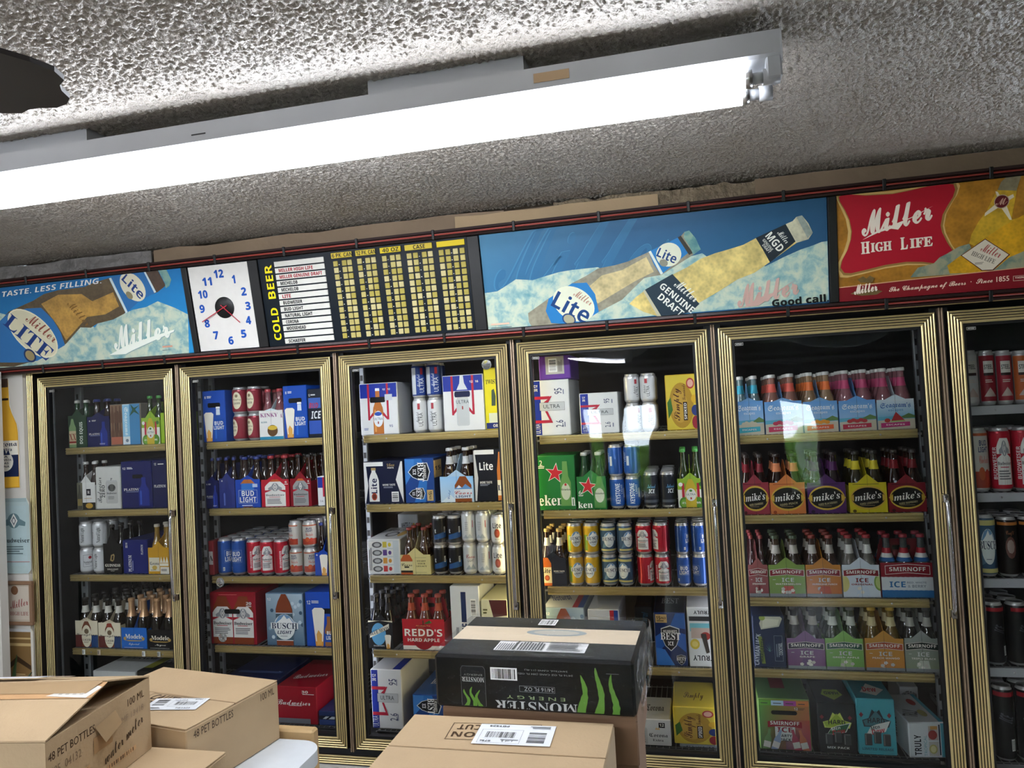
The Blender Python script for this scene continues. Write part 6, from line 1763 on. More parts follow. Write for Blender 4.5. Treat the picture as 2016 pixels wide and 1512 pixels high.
# ------------------------------------------------------------------ fourth door
_, x0_, x1_, z_, h_ = carton(4, 1, 'white and blue carton standing on end, larger one', 1051, 1125, 748, 'cdcfcf', a_ultra_side, D=.3)
carton(4, 1, 'purple carton lying on top of the white one', 1062, 1124, 700, '55308a', a_purple, D=.24, z0=z_ + h_ + .001)
carton(4, 1, 'white and blue carton standing on end, smaller one', 1144, 1220, 773, 'c8caca', a_ultra_side, D=.26)
cans(4, 1, 'tall pale silver can', ((1232, 1262), (1264, 1296)), 737, c_ultra, rows=2, yaws=(60, 40, 10, -10), behind=2)
carton(4, 1, 'gold carton with sideways brown script', 1314, 1375, 737, 'b89a2c', a_simply, D=.25)
carton(4, 2, 'green twelve-pack carton with a red star', 1055, 1136, 897, '1d6a30', a_heineken12, D=.22)
carrier(4, 2, 'red-star green carrier', 1138, 1196, 938, 925, '1d6a30', a_heineken6, 'green', rows=3)
cans(4, 2, 'tall blue can with vertical lettering', ((1201, 1230), (1232, 1261)), 876, c_keystone, rows=2, yaws=(25, -80, 15, -70), behind=2)
cans(4, 2, 'black can with white slanted lettering', ((1268, 1298), (1301, 1332)), 930, c_natice, rows=1, yaws=(8, 25), behind=4)
carrier(4, 2, 'lime carrier with a golden bottle print', 1336, 1388, 942, 930, '86a832', a_lime, 'green_cap', rows=3)
carrier(4, 3, 'navy carrier with an orange bottle print', 1066, 1117, 1098, 1086, '0f1426', a_lite6, 'lite', rows=3)
cans(4, 3, 'yellow can with a mountain badge', ((1119, 1149), (1151, 1182)), 1031, c_buschlight, rows=2, yaws=(20, 22, -18, 25), behind=2)
cans(4, 3, 'slate blue can with a mountain badge', ((1185, 1216), (1218, 1249)), 1031, c_busch, rows=2, yaws=(18, 14, -20, 35), behind=2)
cans(4, 3, 'red can with a crest label', ((1256, 1288), (1290, 1322)), 1030, c_bud, rows=2, yaws=(75, -6, 12, -60), behind=2)
cans(4, 3, 'blue can with white block lettering', ((1334, 1362), (1366, 1395)), 1030, c_budlight, rows=2, yaws=(4, 70, -50, 60), behind=2)
carton(4, 4, 'misty grey carton with an amber bottle print', 1068, 1156, 1196, '8a98a4', a_busch12, D=.3, top=a_natural_top)
carton(4, 4, 'white carton with blue and red stripes', 1162, 1224, 1200, 'b8bcc2', a_natural_top, D=.3)
carton(4, 4, 'dark teal carton standing deep in the shelf', 1252, 1288, 1194, '16242e', lambda a: (a.R(0, 0, 1, 1, '14222a'), a.T('Natural', .5, .6, .2, '24506a', 'o', w=.5 * a.H / a.W, rot=80)), D=.22, y=.40)
carton(4, 4, 'dark blue fifteen-pack carton with a silver shield', 1292, 1355, 1206, '142a5c', a_best, D=.34, top=lambda a: (a.R(0, 0, 1, 1, '1a2030'), a.T('BEST', .5, .5, .25, 'a8acb0', 's', w=.6)))
carton(4, 4, 'white carton upside down with fruit cans', 1358, 1409, 1196, 'd0d3d4', a_truly_tall, D=.3)
carton(4, 5, 'black shrink-wrapped pack under the pale carton', 1264, 1322, 1468, '1c2026', lambda a: (a.R(0, 0, 1, 1, '20242a'), a.R(.4, .1, .4, .8, 'b89a68')), D=.3, y=.116)
ZC = shelf_z(4, 5)
_, x0_, x1_, zz_, hh_ = carton(4, 5, 'grey shrink-wrapped pack with mountain lettering', 1338, 1412, 1466, '8a949c', lambda a: (a.R(0, 0, 1, 1, '8a949c'), a.T('BUSCH', .55, .3, .5, '2a3440', 's', w=.8)), D=.3, y=.116)
carton(4, 5, 'pale grey carton with a gold crown', 1258, 1323, 1416, 'c6c8ca', a_coronabox, D=.22, z0=Z_at(1468, X_at(1290, ZC, .116), .116) + .001, top=lambda a: (a.R(0, 0, 1, 1, 'c0c2c4'), a.T('Corona', .5, .5, .3, '22242c', 'f', w=.6)))
carton(4, 5, 'yellow carton with sideways brown script', 1328, 1412, 1392, 'c9b33c', a_simply, D=.26, z0=zz_ + hh_ + .001, top=lambda a: (a.R(0, 0, 1, 1, 'c4ae3a'), a.T('Simply', .5, .4, .3, '4a241a', 'c', w=.5)))
# ------------------------------------------------------------------ fifth door
for sh_, u0, u1, v0, v1, fn, kd, bd in (('sky-blue coconut carrier', 1450, 1506, 790, 783, a_seagram('3a98a8', 'b8b098'), 'teal', '6a98c4'), ('sky-blue raspberry carrier', 1508, 1582, 790, 783, a_seagram('b83a58', 'a83048'), 'coral', '6a98c4'),
                                      ('sky-blue citrus carrier', 1584, 1652, 790, 782, a_seagram('d05a2c', 'd08a2c'), 'orange', '6a98c4'), ('sky-blue strawberry carrier', 1654, 1727, 788, 779, a_seagram('a8243c', 'a83034'), 'pink', '5f94cc'), ('watermelon beach carrier with a watermelon slice', 1729, 1803, 786, 776, a_seagram('a83068', 'a83034', True), 'pink', 'c4d4dc')):
    carrier(5, 1, sh_, u0, u1, v0, v1, bd, fn, kd, rows=3, behind=2)
for sh_, u0, u1, bg, dk, sub, kd in (('dark rose carrier with a black oval', 1462, 1517, '8a2c3a', '4a141c', 'HARD CRANBERRY', 'mike_red'), ('peach-orange carrier with a black oval', 1518, 1588, 'c8743a', '8a3a1c', 'HARD PEACH', 'mike_orange'), ('purple carrier with a black oval', 1592, 1668, '4a1f5c', '24102e', 'HARD BLACKBERRY', 'mike_purple'),
                                    ('yellow carrier with a black oval', 1674, 1749, 'c8b81f', '5a4a14', 'HARD LEMONADE', 'mike_yellow'), ('crimson carrier with a black oval', 1751, 1826, '7a1824', '3a0c14', 'HARD RASPBERRY', 'mike_dark')):
    carrier(5, 2, sh_, u0, u1, 950, 933, bg, a_mikes(bg, dk, sub), kd, rows=3)
for sh_, u0, u1, bg, lo, sub, dr, kd, pale in (('faded rose carrier with pale lettering', 1476, 1515, '9a5a58', '7a3a40', 'STRAWBERRY', '8a3a40', 's_red', False), ('green carrier with a watermelon drink', 1516, 1588, '7f9a4a', '6f8a4a', 'WATERMELON', 'b85a50', 's_green', False),
                                              ('orange carrier with a fruit punch', 1589, 1659, 'b87a2c', 'b0602c', 'HURRICANE PUNCH', 'a84a2c', 's_orange', False), ('ice-white carrier with lime slices', 1661, 1735, 'c6cfd8', 'c6cfd8', 'ORIGINAL', 'c0ccd8', 's_orig', True)):
    carrier(5, 3, sh_, u0, u1, 1112, 1097, bg if not pale else 'c6cfd8', a_smirnoff(bg, lo, '7c1824', 'c8cac8' if not pale else '7c1824', sub, dr, pale), kd, rows=3)
carrier(5, 3, 'wide tricolour carrier', 1737, 1846, 1108, 1108, '841826', a_smirnoff12, 's_rwb', rows=2, cols=3, wide=True, handle='5a1820')
carton(5, 4, 'dark blue carton with an iced drink and agave', 1486, 1550, 1212, '1c2a48', a_cayman, D=.22)
for sh_, u0, u1, bg, lo, bd, sub, dr, kd in (('mauve carrier with a grape drink', 1552, 1627, '7a5a82', '6a3a68', '26203a', 'GRAPE', '5a3a6a', 's_grape'), ('light green carrier with an apple drink', 1628, 1703, '7fae5a', '6a9a4a', '24503c', 'GREEN APPLE', '9ab87a', 's_apple'),
                                            ('amber carrier with a peach drink', 1706, 1783, 'c08a3a', 'b8782c', 'a8482c', 'PEACH MANGO', 'c08040', 's_mango'), ('silver-grey carrier with a lime drink', 1784, 1860, '8f9490', '7f8a70', '14241f', 'TRIPLE BLACK', 'b8bcb0', 's_black')):
    carrier(5, 4, sh_, u0, u1, 1257, 1241, bg, a_smirnoff(bg, lo, bd, 'c8cac8', sub, dr), kd, rows=3)
carton(5, 5, 'multicoloured party-pack carton with a hand slot', 1497, 1600, 1376, '6a8a4a', a_party, D=.26, top=lambda a: (a.R(0, 0, 1, 1, '4a6a44'), a.R(.3, .4, .3, .5, '6a2a30')))
carton(5, 5, 'black carton with a lime badge', 1613, 1690, 1384, '14171a', a_dew('14171a', '9ab03a', 'c4d060', 'MIX PACK'), D=.26, top=lambda a: (a.R(0, 0, 1, 1, '14171a'), a.Pl([(.2, .3), (.5, .1), (.8, .3), (.7, .5), (.3, .5)], '9ab03a'), a.T('HARD', .5, .36, .12, '14181c', 'b', w=.4, rot=180)))
carton(5, 5, 'turquoise carton with a slanted red logo', 1691, 1768, 1376, '3f9aa8', a_dew('3f9aa8', '3a6a74', '14242c', 'LIMITED RELEASE'), D=.3, top=lambda a: (a.R(0, 0, 1, 1, '2f8494'), a.Pl([(.2, .2), (.6, .1), (.9, .3), (.5, .5)], 'c8ccc8'), a.T('Dew', .5, .3, .16, 'b02430', 'o', w=.4)))
carton(5, 5, 'white and teal carton turned outward with fruit', 1792, 1868, 1424, 'c9cdd0', a_truly, D=.26, yaw=.12, y=.105, side=(lambda a: (a.R(0, 0, 1, 1, 'b8bcbe'), a.T('TRULY', .5, .5, .3, '12161e', 'b', w=.6 * a.H / a.W, rot=-90)), False), top=lambda a: (a.R(0, 0, 1, 1, 'c4c8ca'), a.R(.88, 0, .12, 1, '4aa0b4'), a.T('TRULY', .3, .3, .2, '12161e', 'b', w=.5, rot=70), a.E(.66, .3, .12, .12, 'b0a868'), a.E(.66, .7, .12, .12, '9a2f2c')))
carton(5, 5, 'white carton with curved dark lettering at the back', 1775, 1850, 1352, 'b8babc', lambda a: (a.R(0, 0, 1, 1, 'b8babc'), a.T('WHITE CLAW', .5, .72, .16, '22242a', 'b', w=.9, arc=.012), a.E(.5, .5, .2, .12, '5a5c60')), D=.2, y=.44)
# ------------------------------------------------------------------ far-right door, partly in view
for i_, (u0, u1, cl, nm) in enumerate(((1902, 1934, 'b0b0b0', 'silver tall can'), (1936, 1968, '7a1a24', 'deep red tall can'), (1970, 2002, '8a2430', 'bright red tall can'), (2004, 2040, 'a8562c', 'orange tall can'))):
    cans(6, 1, nm, ((u0, u1),), 690, c_steel(cl), rows=1, behind=1)
cans(6, 2, 'tall silver can with rust fruit', ((1916, 1957),), 843, c_chelada, yaws=(15,), behind=2)
cans(6, 2, 'tall red can with a white label', ((1959, 2003), (2005, 2049)), 843, c_bud, yaws=(5, 10), behind=2)
cans(6, 3, 'dim slate can with a mountain badge', ((1930, 1972),), 1014, c_busch, behind=2)
cans(6, 3, 'black can with a copper rim', ((1974, 2016), (2018, 2060)), 1018, c_craft, behind=2)
cans(6, 4, 'tall black can with a red rim', ((1946, 1990), (1992, 2036)), 1186, c_dark, yaws=(20, 30), behind=2)
cans(6, 5, 'black can in the dim bottom', ((1966, 2012), (2014, 2060)), 1352, c_dark, behind=2)
# ------------------------------------------------------------------ boxes in front of the cooler
def panel_box(mb, x0, y0, z0, x1, y1, z1, m='card'):
    mb.box(x0, y0, z0, x1, y1, z1, m=m, ch=.002)

def decal(parent, fn, W, H, origin, ux, uy, name='box_print', base=.0006):
    a = Q(W, H); fn(a)
    o_, X_, Y_ = Vector(origin), Vector(ux), Vector(uy)
    N_ = X_.cross(Y_).normalized()
    me = a.mesh(name, place=lambda x, y, off: tuple(o_ + X_ * x + Y_ * y + N_ * off), base=base)
    return obj(name, me, parent)

def ship_label(a):
    a.R(0, 0, 1, 1, 'd4d6d8'); a.Br(.06, .34, .28, .6, vert=False, bg='d4d6d8', n=11); a.frame(.4 * a.W, .28 * a.H, .54 * a.W, .66 * a.H, .0005, '3a3c40'); a.Br(.46, .36, .44, .36, bg='d4d6d8', n=26); a.T('1 of 2', .56, .84, .07, '202226', 'n', w=.14); a.T('675c', .84, .86, .08, '202226', 'b', w=.14); a.Ln(.42, .76, .3, .05, 1, '6a6c70'); a.T('PB1424', .74, .12, .08, '202226', 'b', w=.26); a.Ln(.06, .06, .3, .14, 2, '8a8c90')

UP = (0, 0, 1)
# table
tt = tag(obj('folding_table', None, None, (0, 0, 0)), 'white plastic table with a rounded corner under the boxes', 'table')
xt, yt = 1.968, -.955
mb = MB(('table',))
cor = [(xt - .07 + .07 * math.cos(t), yt - .07 + .07 * math.sin(t)) for t in [math.pi / 2 * k / 8 for k in range(9)]]
ol = [(.62, -1.95), (xt, -1.95)] + cor + [(.62, yt)]
n = len(ol)
mb.add([(x, y, z) for z in (.745, .783) for x, y in ol], [tuple(range(n)), tuple(range(n, 2 * n))] + [(i, (i + 1) % n, (i + 1) % n + n, i + n) for i in range(n)], m='table')
top = obj('table_top', mb, tt)
for lx, ly in ((.7, -1.85), (.7, -1.05), (1.86, -1.85), (1.86, -1.08)):
    mb = MB(('grey',)); mb.tube([(lx, ly, 0), (lx, ly, .745)], .014, 10, m='grey'); obj('leg', mb, tt)
mb = MB(('wood',)); mb.box(1.70, -.935, .30, 1.915, -.90, .80, m='wood', ch=.006)
tag(obj('wood_board', mb, None, (0, 0, 0)), 'pale wooden board standing behind the white table', 'board')['category'] = 'board'
mb = MB(('wood',)); mb.box(1.72, -.97, 0, 1.88, -.88, .2985, m='wood', ch=.004)
tag(obj('wood_block', mb), 'wooden block under the pale board behind the table', 'block')

def closed_box(label, corners, z0, z1, prints, seam=True, cat='box', name='cardboard_box', m='card', tape=False):
    """corners: back-left, back-right, front-right, front-left on the top"""
    c = [Vector((x, y, 0)) for x, y in corners]
    o0 = c[3]
    ux = (c[2] - c[3]).normalized(); W = (c[2] - c[3]).length
    uy = Vector((-ux.y, ux.x, 0)); D = (c[0] - c[3]).length
    ang = math.atan2(ux.y, ux.x)
    t = tag(obj(name, None, None, (o0.x, o0.y, z0), (0, 0, ang)), label, cat)
    H = z1 - z0
    mb = MB((m,)); mb.box(0, 0, 0, W, D, H - .004, m=m, ch=.003); obj('box_body', mb, t)
    g = .0022
    for a, b in (((.001, .001), (W - .001, D / 2 - g)), ((.001, D / 2 + g), (W - .001, D - .001))):
        mb = MB((m,)); mb.box(a[0], a[1], H - .0038, b[0], b[1], H, m=m, ch=.0012); obj('flap', mb, t)
    mb = MB(('card_in',)); mb.box(.002, D / 2 - g, H - .004, W - .002, D / 2 + g, H - .0025, m='card_in'); obj('seam', mb, t)
    for p in prints:
        p(t, W, D, H)
    return t

def side_right(fn, W_, H_, x, z):   # print on the +x face
    return lambda t, W, D, H: decal(t, fn, W_, H_, (W, x, z), (0, 1, 0), UP)
def on_top(fn, w, h, x, y, rot=0, name='box_print', flip=False):
    base = .0022 if name == 'shipping_label' else .0006
    def f(t, W, D, H):
        c_, s_ = math.cos(rot), math.sin(rot)
        if flip: c_, s_ = -c_, -s_
        decal(t, fn, w, h, (x, y, H), (c_, s_, 0), (-s_, c_, 0), name, base)
    return f
INK = '3a2a1e'
# box behind on the table
closed_box('brown carton with a barcode label, behind the open carton on the table', [(1.384, -.885), (1.822, -.955), (1.770, -1.285), (1.332, -1.215)], .784, .95,
           [side_right(lambda a: a.T('48 PET BOTTLES', .5, .5, .75, INK, 'n', w=.96), .14, .026, .02, .13), side_right(lambda a: a.T('100 ML', .5, .5, .75, INK, 'n', w=.96), .057, .026, .26, .13),
            on_top(lambda a: (a.frame(0, 0, a.W, a.H, .003, INK), a.T('CAUTION', .5, .72, .42, INK, 'o', w=.8), a.T('DO NOT CUT', .5, .25, .28, INK, 'b', w=.8)), .17, .075, .16, .085, .0),
            on_top(ship_label, .155, .075, .225, .055, .28, 'shipping_label')])
# low box in front
closed_box('low brown carton tucked between the open carton and the table edge', [(1.44, -1.30), (1.803, -1.300), (1.885, -1.60), (1.52, -1.60)], .784, .905,
           [side_right(lambda a: (a.T('100 ml', .5, .5, .9, '241c16', 'b', w=.9)), .14, .035, .1, .078)])
# open box: flaps sprung into a low gable
bx = tag(obj('cardboard_box', None, None, (1.735, -1.652, .9065), (0, 0, math.radians(7.8) * 0 - 0.0)), 'opened tan carton with raised flaps and torn tape at the table front left', 'box')
FR, BR = Vector((1.729, -1.648, 0)), Vector((1.681, -1.298, 0))
ey = (BR - FR).normalized(); D = (BR - FR).length; ex = Vector((ey.y, -ey.x, 0)); ang = math.atan2(ex.y, ex.x)
W, H = .56, .172
bx.location = FR - ex * W + Vector((0, 0, .9065)); bx.rotation_euler = (0, 0, ang)
mb = MB(('card',))
th = .004
mb.box(0, 0, 0, W, th, H, m='card'); mb.box(0, D - th, 0, W, D, H, m='card'); mb.box(0, th, 0, th, D - th, H, m='card'); mb.box(W - th, th, 0, W, D - th, H, m='card'); mb.box(th, th, 0, W - th, D - th, th, m='card')
obj('box_body', mb, bx)
lift = .042
for y0, y1, nm, l2 in ((.0, D * .56, 'near', lift), (D, D * .56 + .004, 'far', lift + .004)):
    v = []
    for zz in (0, .0035):
        v += [(-.0, y0, H + .001 + zz), (W + .001, y0, H + .001 + zz), (W - .004, y1, H + l2 + zz), (0, y1, H + l2 * .9 + zz)]
    mb = MB(('card',)); mb.add(v, [(0, 1, 2, 3), (4, 5, 6, 7), (0, 1, 5, 4), (1, 2, 6, 5), (2, 3, 7, 6), (3, 0, 4, 7)], m='card')
    fl = obj('flap', mb, bx)
    o_ = Vector((0, y0, H + .0046)); Y_ = Vector((0, y1 - y0, l2)).normalized(); L_ = Vector((0, y1 - y0, l2)).length
    if nm == 'near':
        decal(fl, lambda a: (a.R(0, .70, 1, .3, 'b08a62'), a.R(.42, .80, .36, .24, 'c8cacc'), a.Ln(.44, .86, .3, .12, 3, '6a6c70'), a.Pl([(.80, .74), (.98, .70), (1.0, .9), (.93, .98)], 'c4bfb6'), a.Ln(.84, .76, .12, .16, 4, 'a89f94', rot90=True)), W, L_, o_, (1, 0, 0), Y_)
        mb = MB(('ptape',)); mb.add([tuple(o_ + Vector((0, 0, .0016)) + Y_ * L_ * .8), tuple(o_ + Vector((W * .96, 0, .0016)) + Y_ * L_ * .78), tuple(o_ + Vector((W * .985, 0, .0046)) + Y_ * L_ * .99), tuple(o_ + Vector((0, 0, .0016)) + Y_ * L_ * 1.0)], [(0, 1, 2, 3)], m='ptape'); obj('tape_strip', mb, fl)
    else:
        mb = MB(('ink',)); a = Q(W, .12)
        decal(fl, lambda a: (a.R(.30, .1, .34, .5, 'cfd1d3'), a.Ln(.3, .5, .34, .3, 2, '8a7a7a'), a.R(.66, .3, .1, .2, 'b8a08a')), W, .12, (0, D * .56 + .02, H + lift + .0085), (1, 0, 0), Vector((0, D * .44, -lift - .004)).normalized())
for yy0, yy1, tilt in ((th, D - th, .03),):
    mb = MB(('card',)); mb.add([(W - th - .002, yy0 + .004, H - .004), (W - th - .002, yy1 - .004, H - .004), (W - .13, yy1 - .02, H - .02), (W - .13, yy0 + .02, H - .02)], [(0, 1, 2, 3)], m='card'); obj('inner_flap', mb, bx)
decal(bx, lambda a: (a.T('48 PET BOTTLES', .22, .80, .1, INK, 'n', w=.40), a.T('100 ML', .84, .84, .1, INK, 'n', w=.18), a.T('MF 13418', .80, .66, .085, '8a7660', 'n', w=.24), a.T('485  04132', .16, .62, .10, '7a6650', 'n', w=.26), a.T('water meter', .70, .42, .13, '3a2c22', 'c', w=.42, rot=14), a.Br(.16, .22, .2, .18, bg='b08d66', col='6a543c', n=12), a.Br(.52, .16, .3, .06, bg='b08d66', col='5a4634', n=12), a.R(.4, .48, .18, .2, '9a7a56')), D, H, (W, 0, 0), (0, 1, 0), UP)
mb = MB(('ptape',)); mb.add([(W + .0012, D * .42, H * .80), (W + .0012, D * .62, H * .86), (W + .012, D * .64, H * .68), (W + .016, D * .46, H * .58)], [(0, 1, 2, 3)], m='ptape'); obj('torn_tape', mb, bx)

# shrink-wrapped black case on plain brown boxes
def plain(label, x0, y0, x1, y1, z0, z1, m='card2', rot=0):
    t = tag(obj('cardboard_box', None, None, (x0, y0, z0), (0, 0, rot)), label, 'box')
    W, D, H = x1 - x0, y1 - y0, z1 - z0
    mb = MB((m,)); mb.box(0, 0, 0, W, D, H, m=m, ch=.003); obj('box_body', mb, t)
    mb = MB(('card_in',)); mb.box(-.0004, .0, H * .86, W + .0006, .001, H * .865, m='card_in'); obj('edge_crease', mb, t)
    return t
FXa, FXb, FYa, FYb = 2.447, 2.884, -1.345, -1.058
plain('brown carton directly under the black shrink-wrapped case', FXa + .012, FYa + .006, FXb - .006, FYb - .004, .952, 1.058)
plain('crumpled brown carton second below the black case', FXa + .02, FYa + .02, FXb - .01, FYb - .01, .64, .951, rot=.02)
plain('brown carton third below the black case', FXa + .01, FYa + .02, FXb - .02, FYb - .01, .32, .639)
plain('brown carton on the floor under the black case stack', FXa, FYa, FXb, FYb, .0, .319)
cs = tag(obj('drink_case', None, None, (FXa, FYa, 1.0595), (0, 0, -.035)), 'black shrink-wrapped energy drink case with green claw marks, upside down', 'case')
W, D, H = .432, .285, .112
mb = MB(('board',)); mb.box(0, 0, 0, W, D, H, '07080a', ch=.006); obj('case_body', mb, cs)
def claw(a, x, y0, h, w, seed):
    rnd = random.Random(seed); Lp, Rp = [], []
    for k in range(13):
        t = k / 12; ww = w * (1 - t) ** .6 * (1 + rnd.uniform(-.25, .25)) * .5 + .002; cx_ = x + .012 * math.sin(t * 5 + seed)
        Lp.append((cx_ - ww, y0 + h * t)); Rp.append((cx_ + ww, y0 + h * t))
    a.Pl(Lp + Rp[::-1], '5f8f3a')
def case_front(a):
    a.R(0, 0, 1, 1, '07090b'); a.R(.13, .0, .13, .84, '15191d'); a.outline([(.13 * a.W, 0), (.26 * a.W, 0), (.26 * a.W, .78 * a.H), (.25 * a.W, .84 * a.H), (.14 * a.W, .84 * a.H), (.13 * a.W, .78 * a.H)], .0008, '5a6064')
    for k, x in enumerate((.155, .19, .22)): claw(a, x, 0, .34 + (.06 if k == 1 else 0), .018, k)
    a.T('MONSTER', .195, .56, .1, 'b0b4b4', 's', w=.12, rot=180); a.T('ENERGY', .195, .66, .04, '7a8080', 'n', w=.1, rot=180)
    a.Br(.29, .58, .14, .26); a.T('24/16 FL OZ CANS (384 FL OZ)', .575, .74, .045, '8a9090', 'n', w=.28, rot=180); a.T('24/473mL CANS (11.4L)', .58, .82, .04, '8a9090', 'n', w=.22, rot=180); a.Ln(.88, .8, .07, .02, 1, '6a7070')
    a.outline([(.44 * a.W, .36 * a.H), (.62 * a.W, .36 * a.H), (.62 * a.W, .48 * a.H), (.44 * a.W, .48 * a.H)], .0006, '8a9090'); a.T('24/16 FL OZ', .54, .42, .08, 'a8acac', 'n', w=.15, rot=180); a.T('E N E R G Y', .52, .24, .07, '8aa070', 'n', w=.3, rot=180)
    a.Ln(.31, .1, .3, .0, 0, 'ffffff'); a.T('MONSTER', .52, .06, .2, 'b4b8b8', 's', w=.42, rot=180)
    for k, x in enumerate((.76, .84, .91)): claw(a, x, 0, (.76, .92, .80)[k], .036, k + 5)
decal(cs, case_front, W - .012, H - .012, (.006, 0, .006), (1, 0, 0), UP, 'front_print')
def case_top(a):
    a.R(0, 0, 1, 1, '16191c'); a.R(0, .36, 1, .36, 'c4b49c'); a.E(.55, .6, .17, .09, '8a9294', n=18); a.E(.55, .6, .13, .06, 'a8a498', n=18); a.R(.28, .12, .48, .22, 'd0d0d0'); a.Ln(.285, .13, .1, .2, 8, '5a5c60', rot90=True); a.Ln(.40, .13, .14, .2, 9, '4a4c50', rot90=True); a.R(.385, .12, .006, .22, '2a2a2c'); a.Ln(.56, .13, .19, .2, 10, '5a5c60'); a.Br(.42, .76, .1, .16); a.Ln(.5, .74, .12, .02, 1, '2a2a2a')
decal(cs, case_top, W - .012, D - .012, (.006, .006, H), (1, 0, 0), (0, 1, 0), 'top_print')
# film skin
mb = MB(('film',))
rnd = random.Random(11)
nx_, ny_, nz_ = 26, 16, 8
def wob(s): return rnd.uniform(0, s)
gv = []; gf = []
def grid(fn, na, nb):
    b = len(gv)
    for j in range(nb + 1):
        for i in range(na + 1):
            gv.append(fn(i / na, j / nb))
    for j in range(nb):
        for i in range(na):
            k = b + j * (na + 1) + i
            gf.append((k, k + 1, k + na + 2, k + na + 1))
e = .004
grid(lambda a, b: (-e + a * (W + 2 * e), -e - wob(.003), b * (H + e)), nx_, nz_)
grid(lambda a, b: (-e + a * (W + 2 * e), -e + b * (D + 2 * e), H + e + wob(.003)), nx_, ny_)
grid(lambda a, b: (W + e + wob(.010), -e + a * (D + 2 * e), b * (H + e)), ny_, nz_)
grid(lambda a, b: (-e - wob(.004), -e + a * (D + 2 * e), b * (H + e)), ny_, nz_)
mb.add(gv, gf, m='film', smooth=True)
obj('shrink_wrap', mb.mesh('shrink_wrap', recalc=False), cs)

# centre front carton
closed_box('tan carton with a white barcode label in front of the black case', [(2.376, -1.368), (2.806, -1.368), (2.834, -1.66), (2.404, -1.66)], .70, 1.05,
           [on_top(lambda a: (a.frame(0, 0, a.W, a.H, .0028, '4a3a2c'), a.T('CAUTION', .45, .30, .3, '4a3a2c', 'b', w=.8, rot=180), a.T('DO NOT CUT', .5, .74, .3, '4a3a2c', 'b', w=.85, rot=180)), .185, .075, .105, .185, .05, 'box_print'),
            on_top(ship_label, .155, .088, .317, .262, .03, 'shipping_label', flip=True)])
plain('tan carton under the labelled front carton', 2.40, -1.66, 2.82, -1.372, .36, .699, 'card')
plain('tan carton on the floor below the labelled front carton', 2.40, -1.66, 2.82, -1.372, .0, .359, 'card')

# ------------------------------------------------------------------ left end wall: flat promotional cut-outs, plaque and plant
mb = MB(('white',)); mb.box(-1.0, -.1, 0, -.122, -.06, 1.99, m='white'); structure('trim_2', mb)
def cutout(name, label, pts, fn, loc, W, H, cat='sign'):
    mb = MB(('board',)); mb.prism(pts, 0, .004, 'c8c4b8')
    t = tag(obj(name, mb, None, loc), label, cat)
    a = Q(W, H); fn(a); obj('cutout_print', a.mesh('cutout_print'), t)
    return t
BW, BH = .165, .52
def corona_cut(a):
    a.bottle(a.W / 2, 0, a.W * .98, a.H, 'c8952a'); a.bottle(a.W * .54, .004, a.W * .84, a.H * .98, 'd8a83a'); a.R(.02, .13, .96, .30, 'd8d4c8'); a.T('Corona', .5, .40, .045, '1c2238', 'f', w=.9); a.T('Extra', .55, .35, .03, '1c2238', 's', w=.44); a.R(.02, .1, .96, .2, '1c2748'); a.E(.5, .24, .3, .09, 'd0ccc0')
    for k, w_ in enumerate(('LA', 'CERVEZA', 'MAS', 'FINA')): a.T(w_, .5, .285 - k * .03, .018, '1c2238', 'b', w=.12 + .05 * len(w_))
    a.Pl([(.3, .30), (.36, .35), (.44, .31), (.5, .36), (.56, .31), (.64, .35), (.7, .30)], '1c2748'); a.R(.3, .92, .4, .08, '4a3a30'); a.R(.3, .8, .4, .02, '2c2420')
cutout('bottle_sign', 'flat golden beer bottle cut-out on the white wall', [(x * BW + BW / 2, y * BH) for x, y in BOTTLE2D], corona_cut, (-.245, -.0175, 1.44), BW, BH)
def can_cut(a):
    a.can(a.W / 2, 0, a.W, a.H, '9fb0b0', '8fa0a2'); a.Pl([(.1, .1), (.9, .1), (.9, .9), (.1, .9)], '9fb2b4'); crest(a, .5, .70, .4, .2, '5a7278'); a.T('Budweiser', .56, .44, .06, '1c2428', 's', w=.86); a.Ln(.2, .25, .6, .12, 4, '5a6a6c'); a.R(.02, .15, .96, .012, '9a7a78')
cutout('can_sign', 'flat pale silver can cut-out on the white wall', [(.014, 0), (.166, 0), (.18, .02), (.18, .33), (.166, .355), (.014, .355), (0, .33), (0, .02)], can_cut, (-.212, -.0175, 1.035), .18, .355)
t = tag(obj('wooden_plaque', None, None, (-.20, -.014, .795)), 'small wood-framed mirror plaque with red script on the white wall', 'plaque')
W, H = .178, .205
mb = MB(('wood',)); mb.box(.012, -.008, .012, W - .012, -.001, H - .012, m='wood'); obj('backing', mb, t)
for q4 in ((0, 0, W, .016), (0, H - .016, W, H), (0, .016, .016, H - .016), (W - .016, .016, W, H - .016)):
    mb = MB(('card2',)); mb.box(q4[0], -.016, q4[1], q4[2], 0, q4[3], m='card2', ch=.002); obj('frame_bar', mb, t)
a = Q(W - .03, H - .03); a.R(0, 0, 1, 1, 'a89c8c'); a.R(.06, .06, .88, .88, 'b4aa9c'); a.T('Miller', .55, .5, .2, '7a2a28', 'c', w=.7, rot=12); a.T('HIGH LIFE', .56, .22, .1, '7a3a34', 's', w=.7); a.E(.4, .84, .14, .12, '6a4a34'); obj('plaque_print', a.mesh('plaque_print'), t, (.015, -.0082, .015))
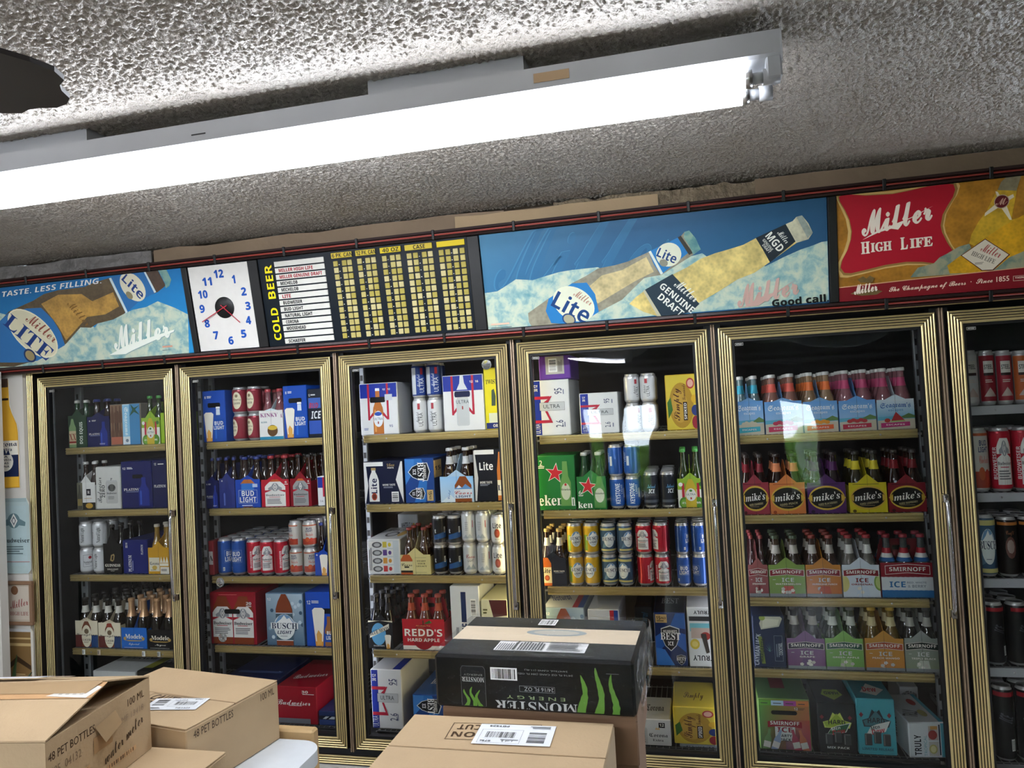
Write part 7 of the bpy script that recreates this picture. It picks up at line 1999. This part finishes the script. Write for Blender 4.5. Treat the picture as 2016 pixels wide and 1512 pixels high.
def brown_can(a):
    a.can(a.W / 2, 0, a.W, a.H, 'c9c5bc'); a.R(.08, .05, .84, .9, '7a5f3a'); a.R(.08, .7, .84, .05, 'b8a070'); a.Pl([(.1, .4), (.4, .52), (.9, .36), (.9, .28), (.4, .42), (.1, .3)], '3a2a1c'); a.R(.08, .82, .84, .03, 'b8a070'); a.Ln(.2, .12, .6, .1, 3, 'b8a070')
cutout('can_sign', 'flat brown and gold can cut-out low on the white wall', [(.01, 0), (.14, 0), (.15, .015), (.15, .25), (.14, .265), (.01, .265), (0, .25), (0, .015)], brown_can, (-.185, -.0175, .51), .15, .265)
pl = tag(obj('potted_plant', None, None, (-.02, -.24, 0)), 'green strap-leaved potted plant at the left end of the cooler', 'plant')
mb = MB(('clay',)); mb.lathe([(.07, 0), (.10, .30), (.105, .30), (.105, .33), (.09, .33), (.085, .31)], 24, m='clay'); obj('pot', mb, pl)
rnd = random.Random(9)
def leaf(x, y, h, lean, w, yaw, bend=0.0):
    L_, R_ = [], []
    pts = []
    for k in range(9):
        t = k / 8
        ww = w * (math.sin(math.pi * min(1, .18 + t * .82)) ** .7) * .5
        zc = .3 + h * t * (1 - .5 * bend * t); off = lean * t + bend * t * t * .2
        cx_, cy_ = x + off * math.cos(yaw), y + off * math.sin(yaw)
        dx, dy = -math.sin(yaw) * ww, math.cos(yaw) * ww
        pts += [(cx_ - dx, cy_ - dy, zc), (cx_ + dx, cy_ + dy, zc), (cx_, cy_ + .004, zc - .004)]
    f = []
    for k in range(8):
        a, b = 3 * k, 3 * k + 3
        f += [(a, a + 2, b + 2, b), (a + 2, a + 1, b + 1, b + 2)]
    mb = MB(('leaf',)); mb.add(pts, f, m='leaf', smooth=True); obj('leaf', mb, pl)
leaf(-.01, 0, .70, .02, .035, 1.6); leaf(.03, .02, .42, .06, .06, .4); leaf(-.04, .01, .36, .12, .07, 2.9, .8); leaf(.02, -.03, .34, .14, .08, -.5, .9); leaf(-.02, -.03, .33, .12, .08, -2.4, .9); leaf(0, .03, .38, .05, .06, 1.2, .4); leaf(.01, -.04, .32, .13, .09, -1.3, .9)
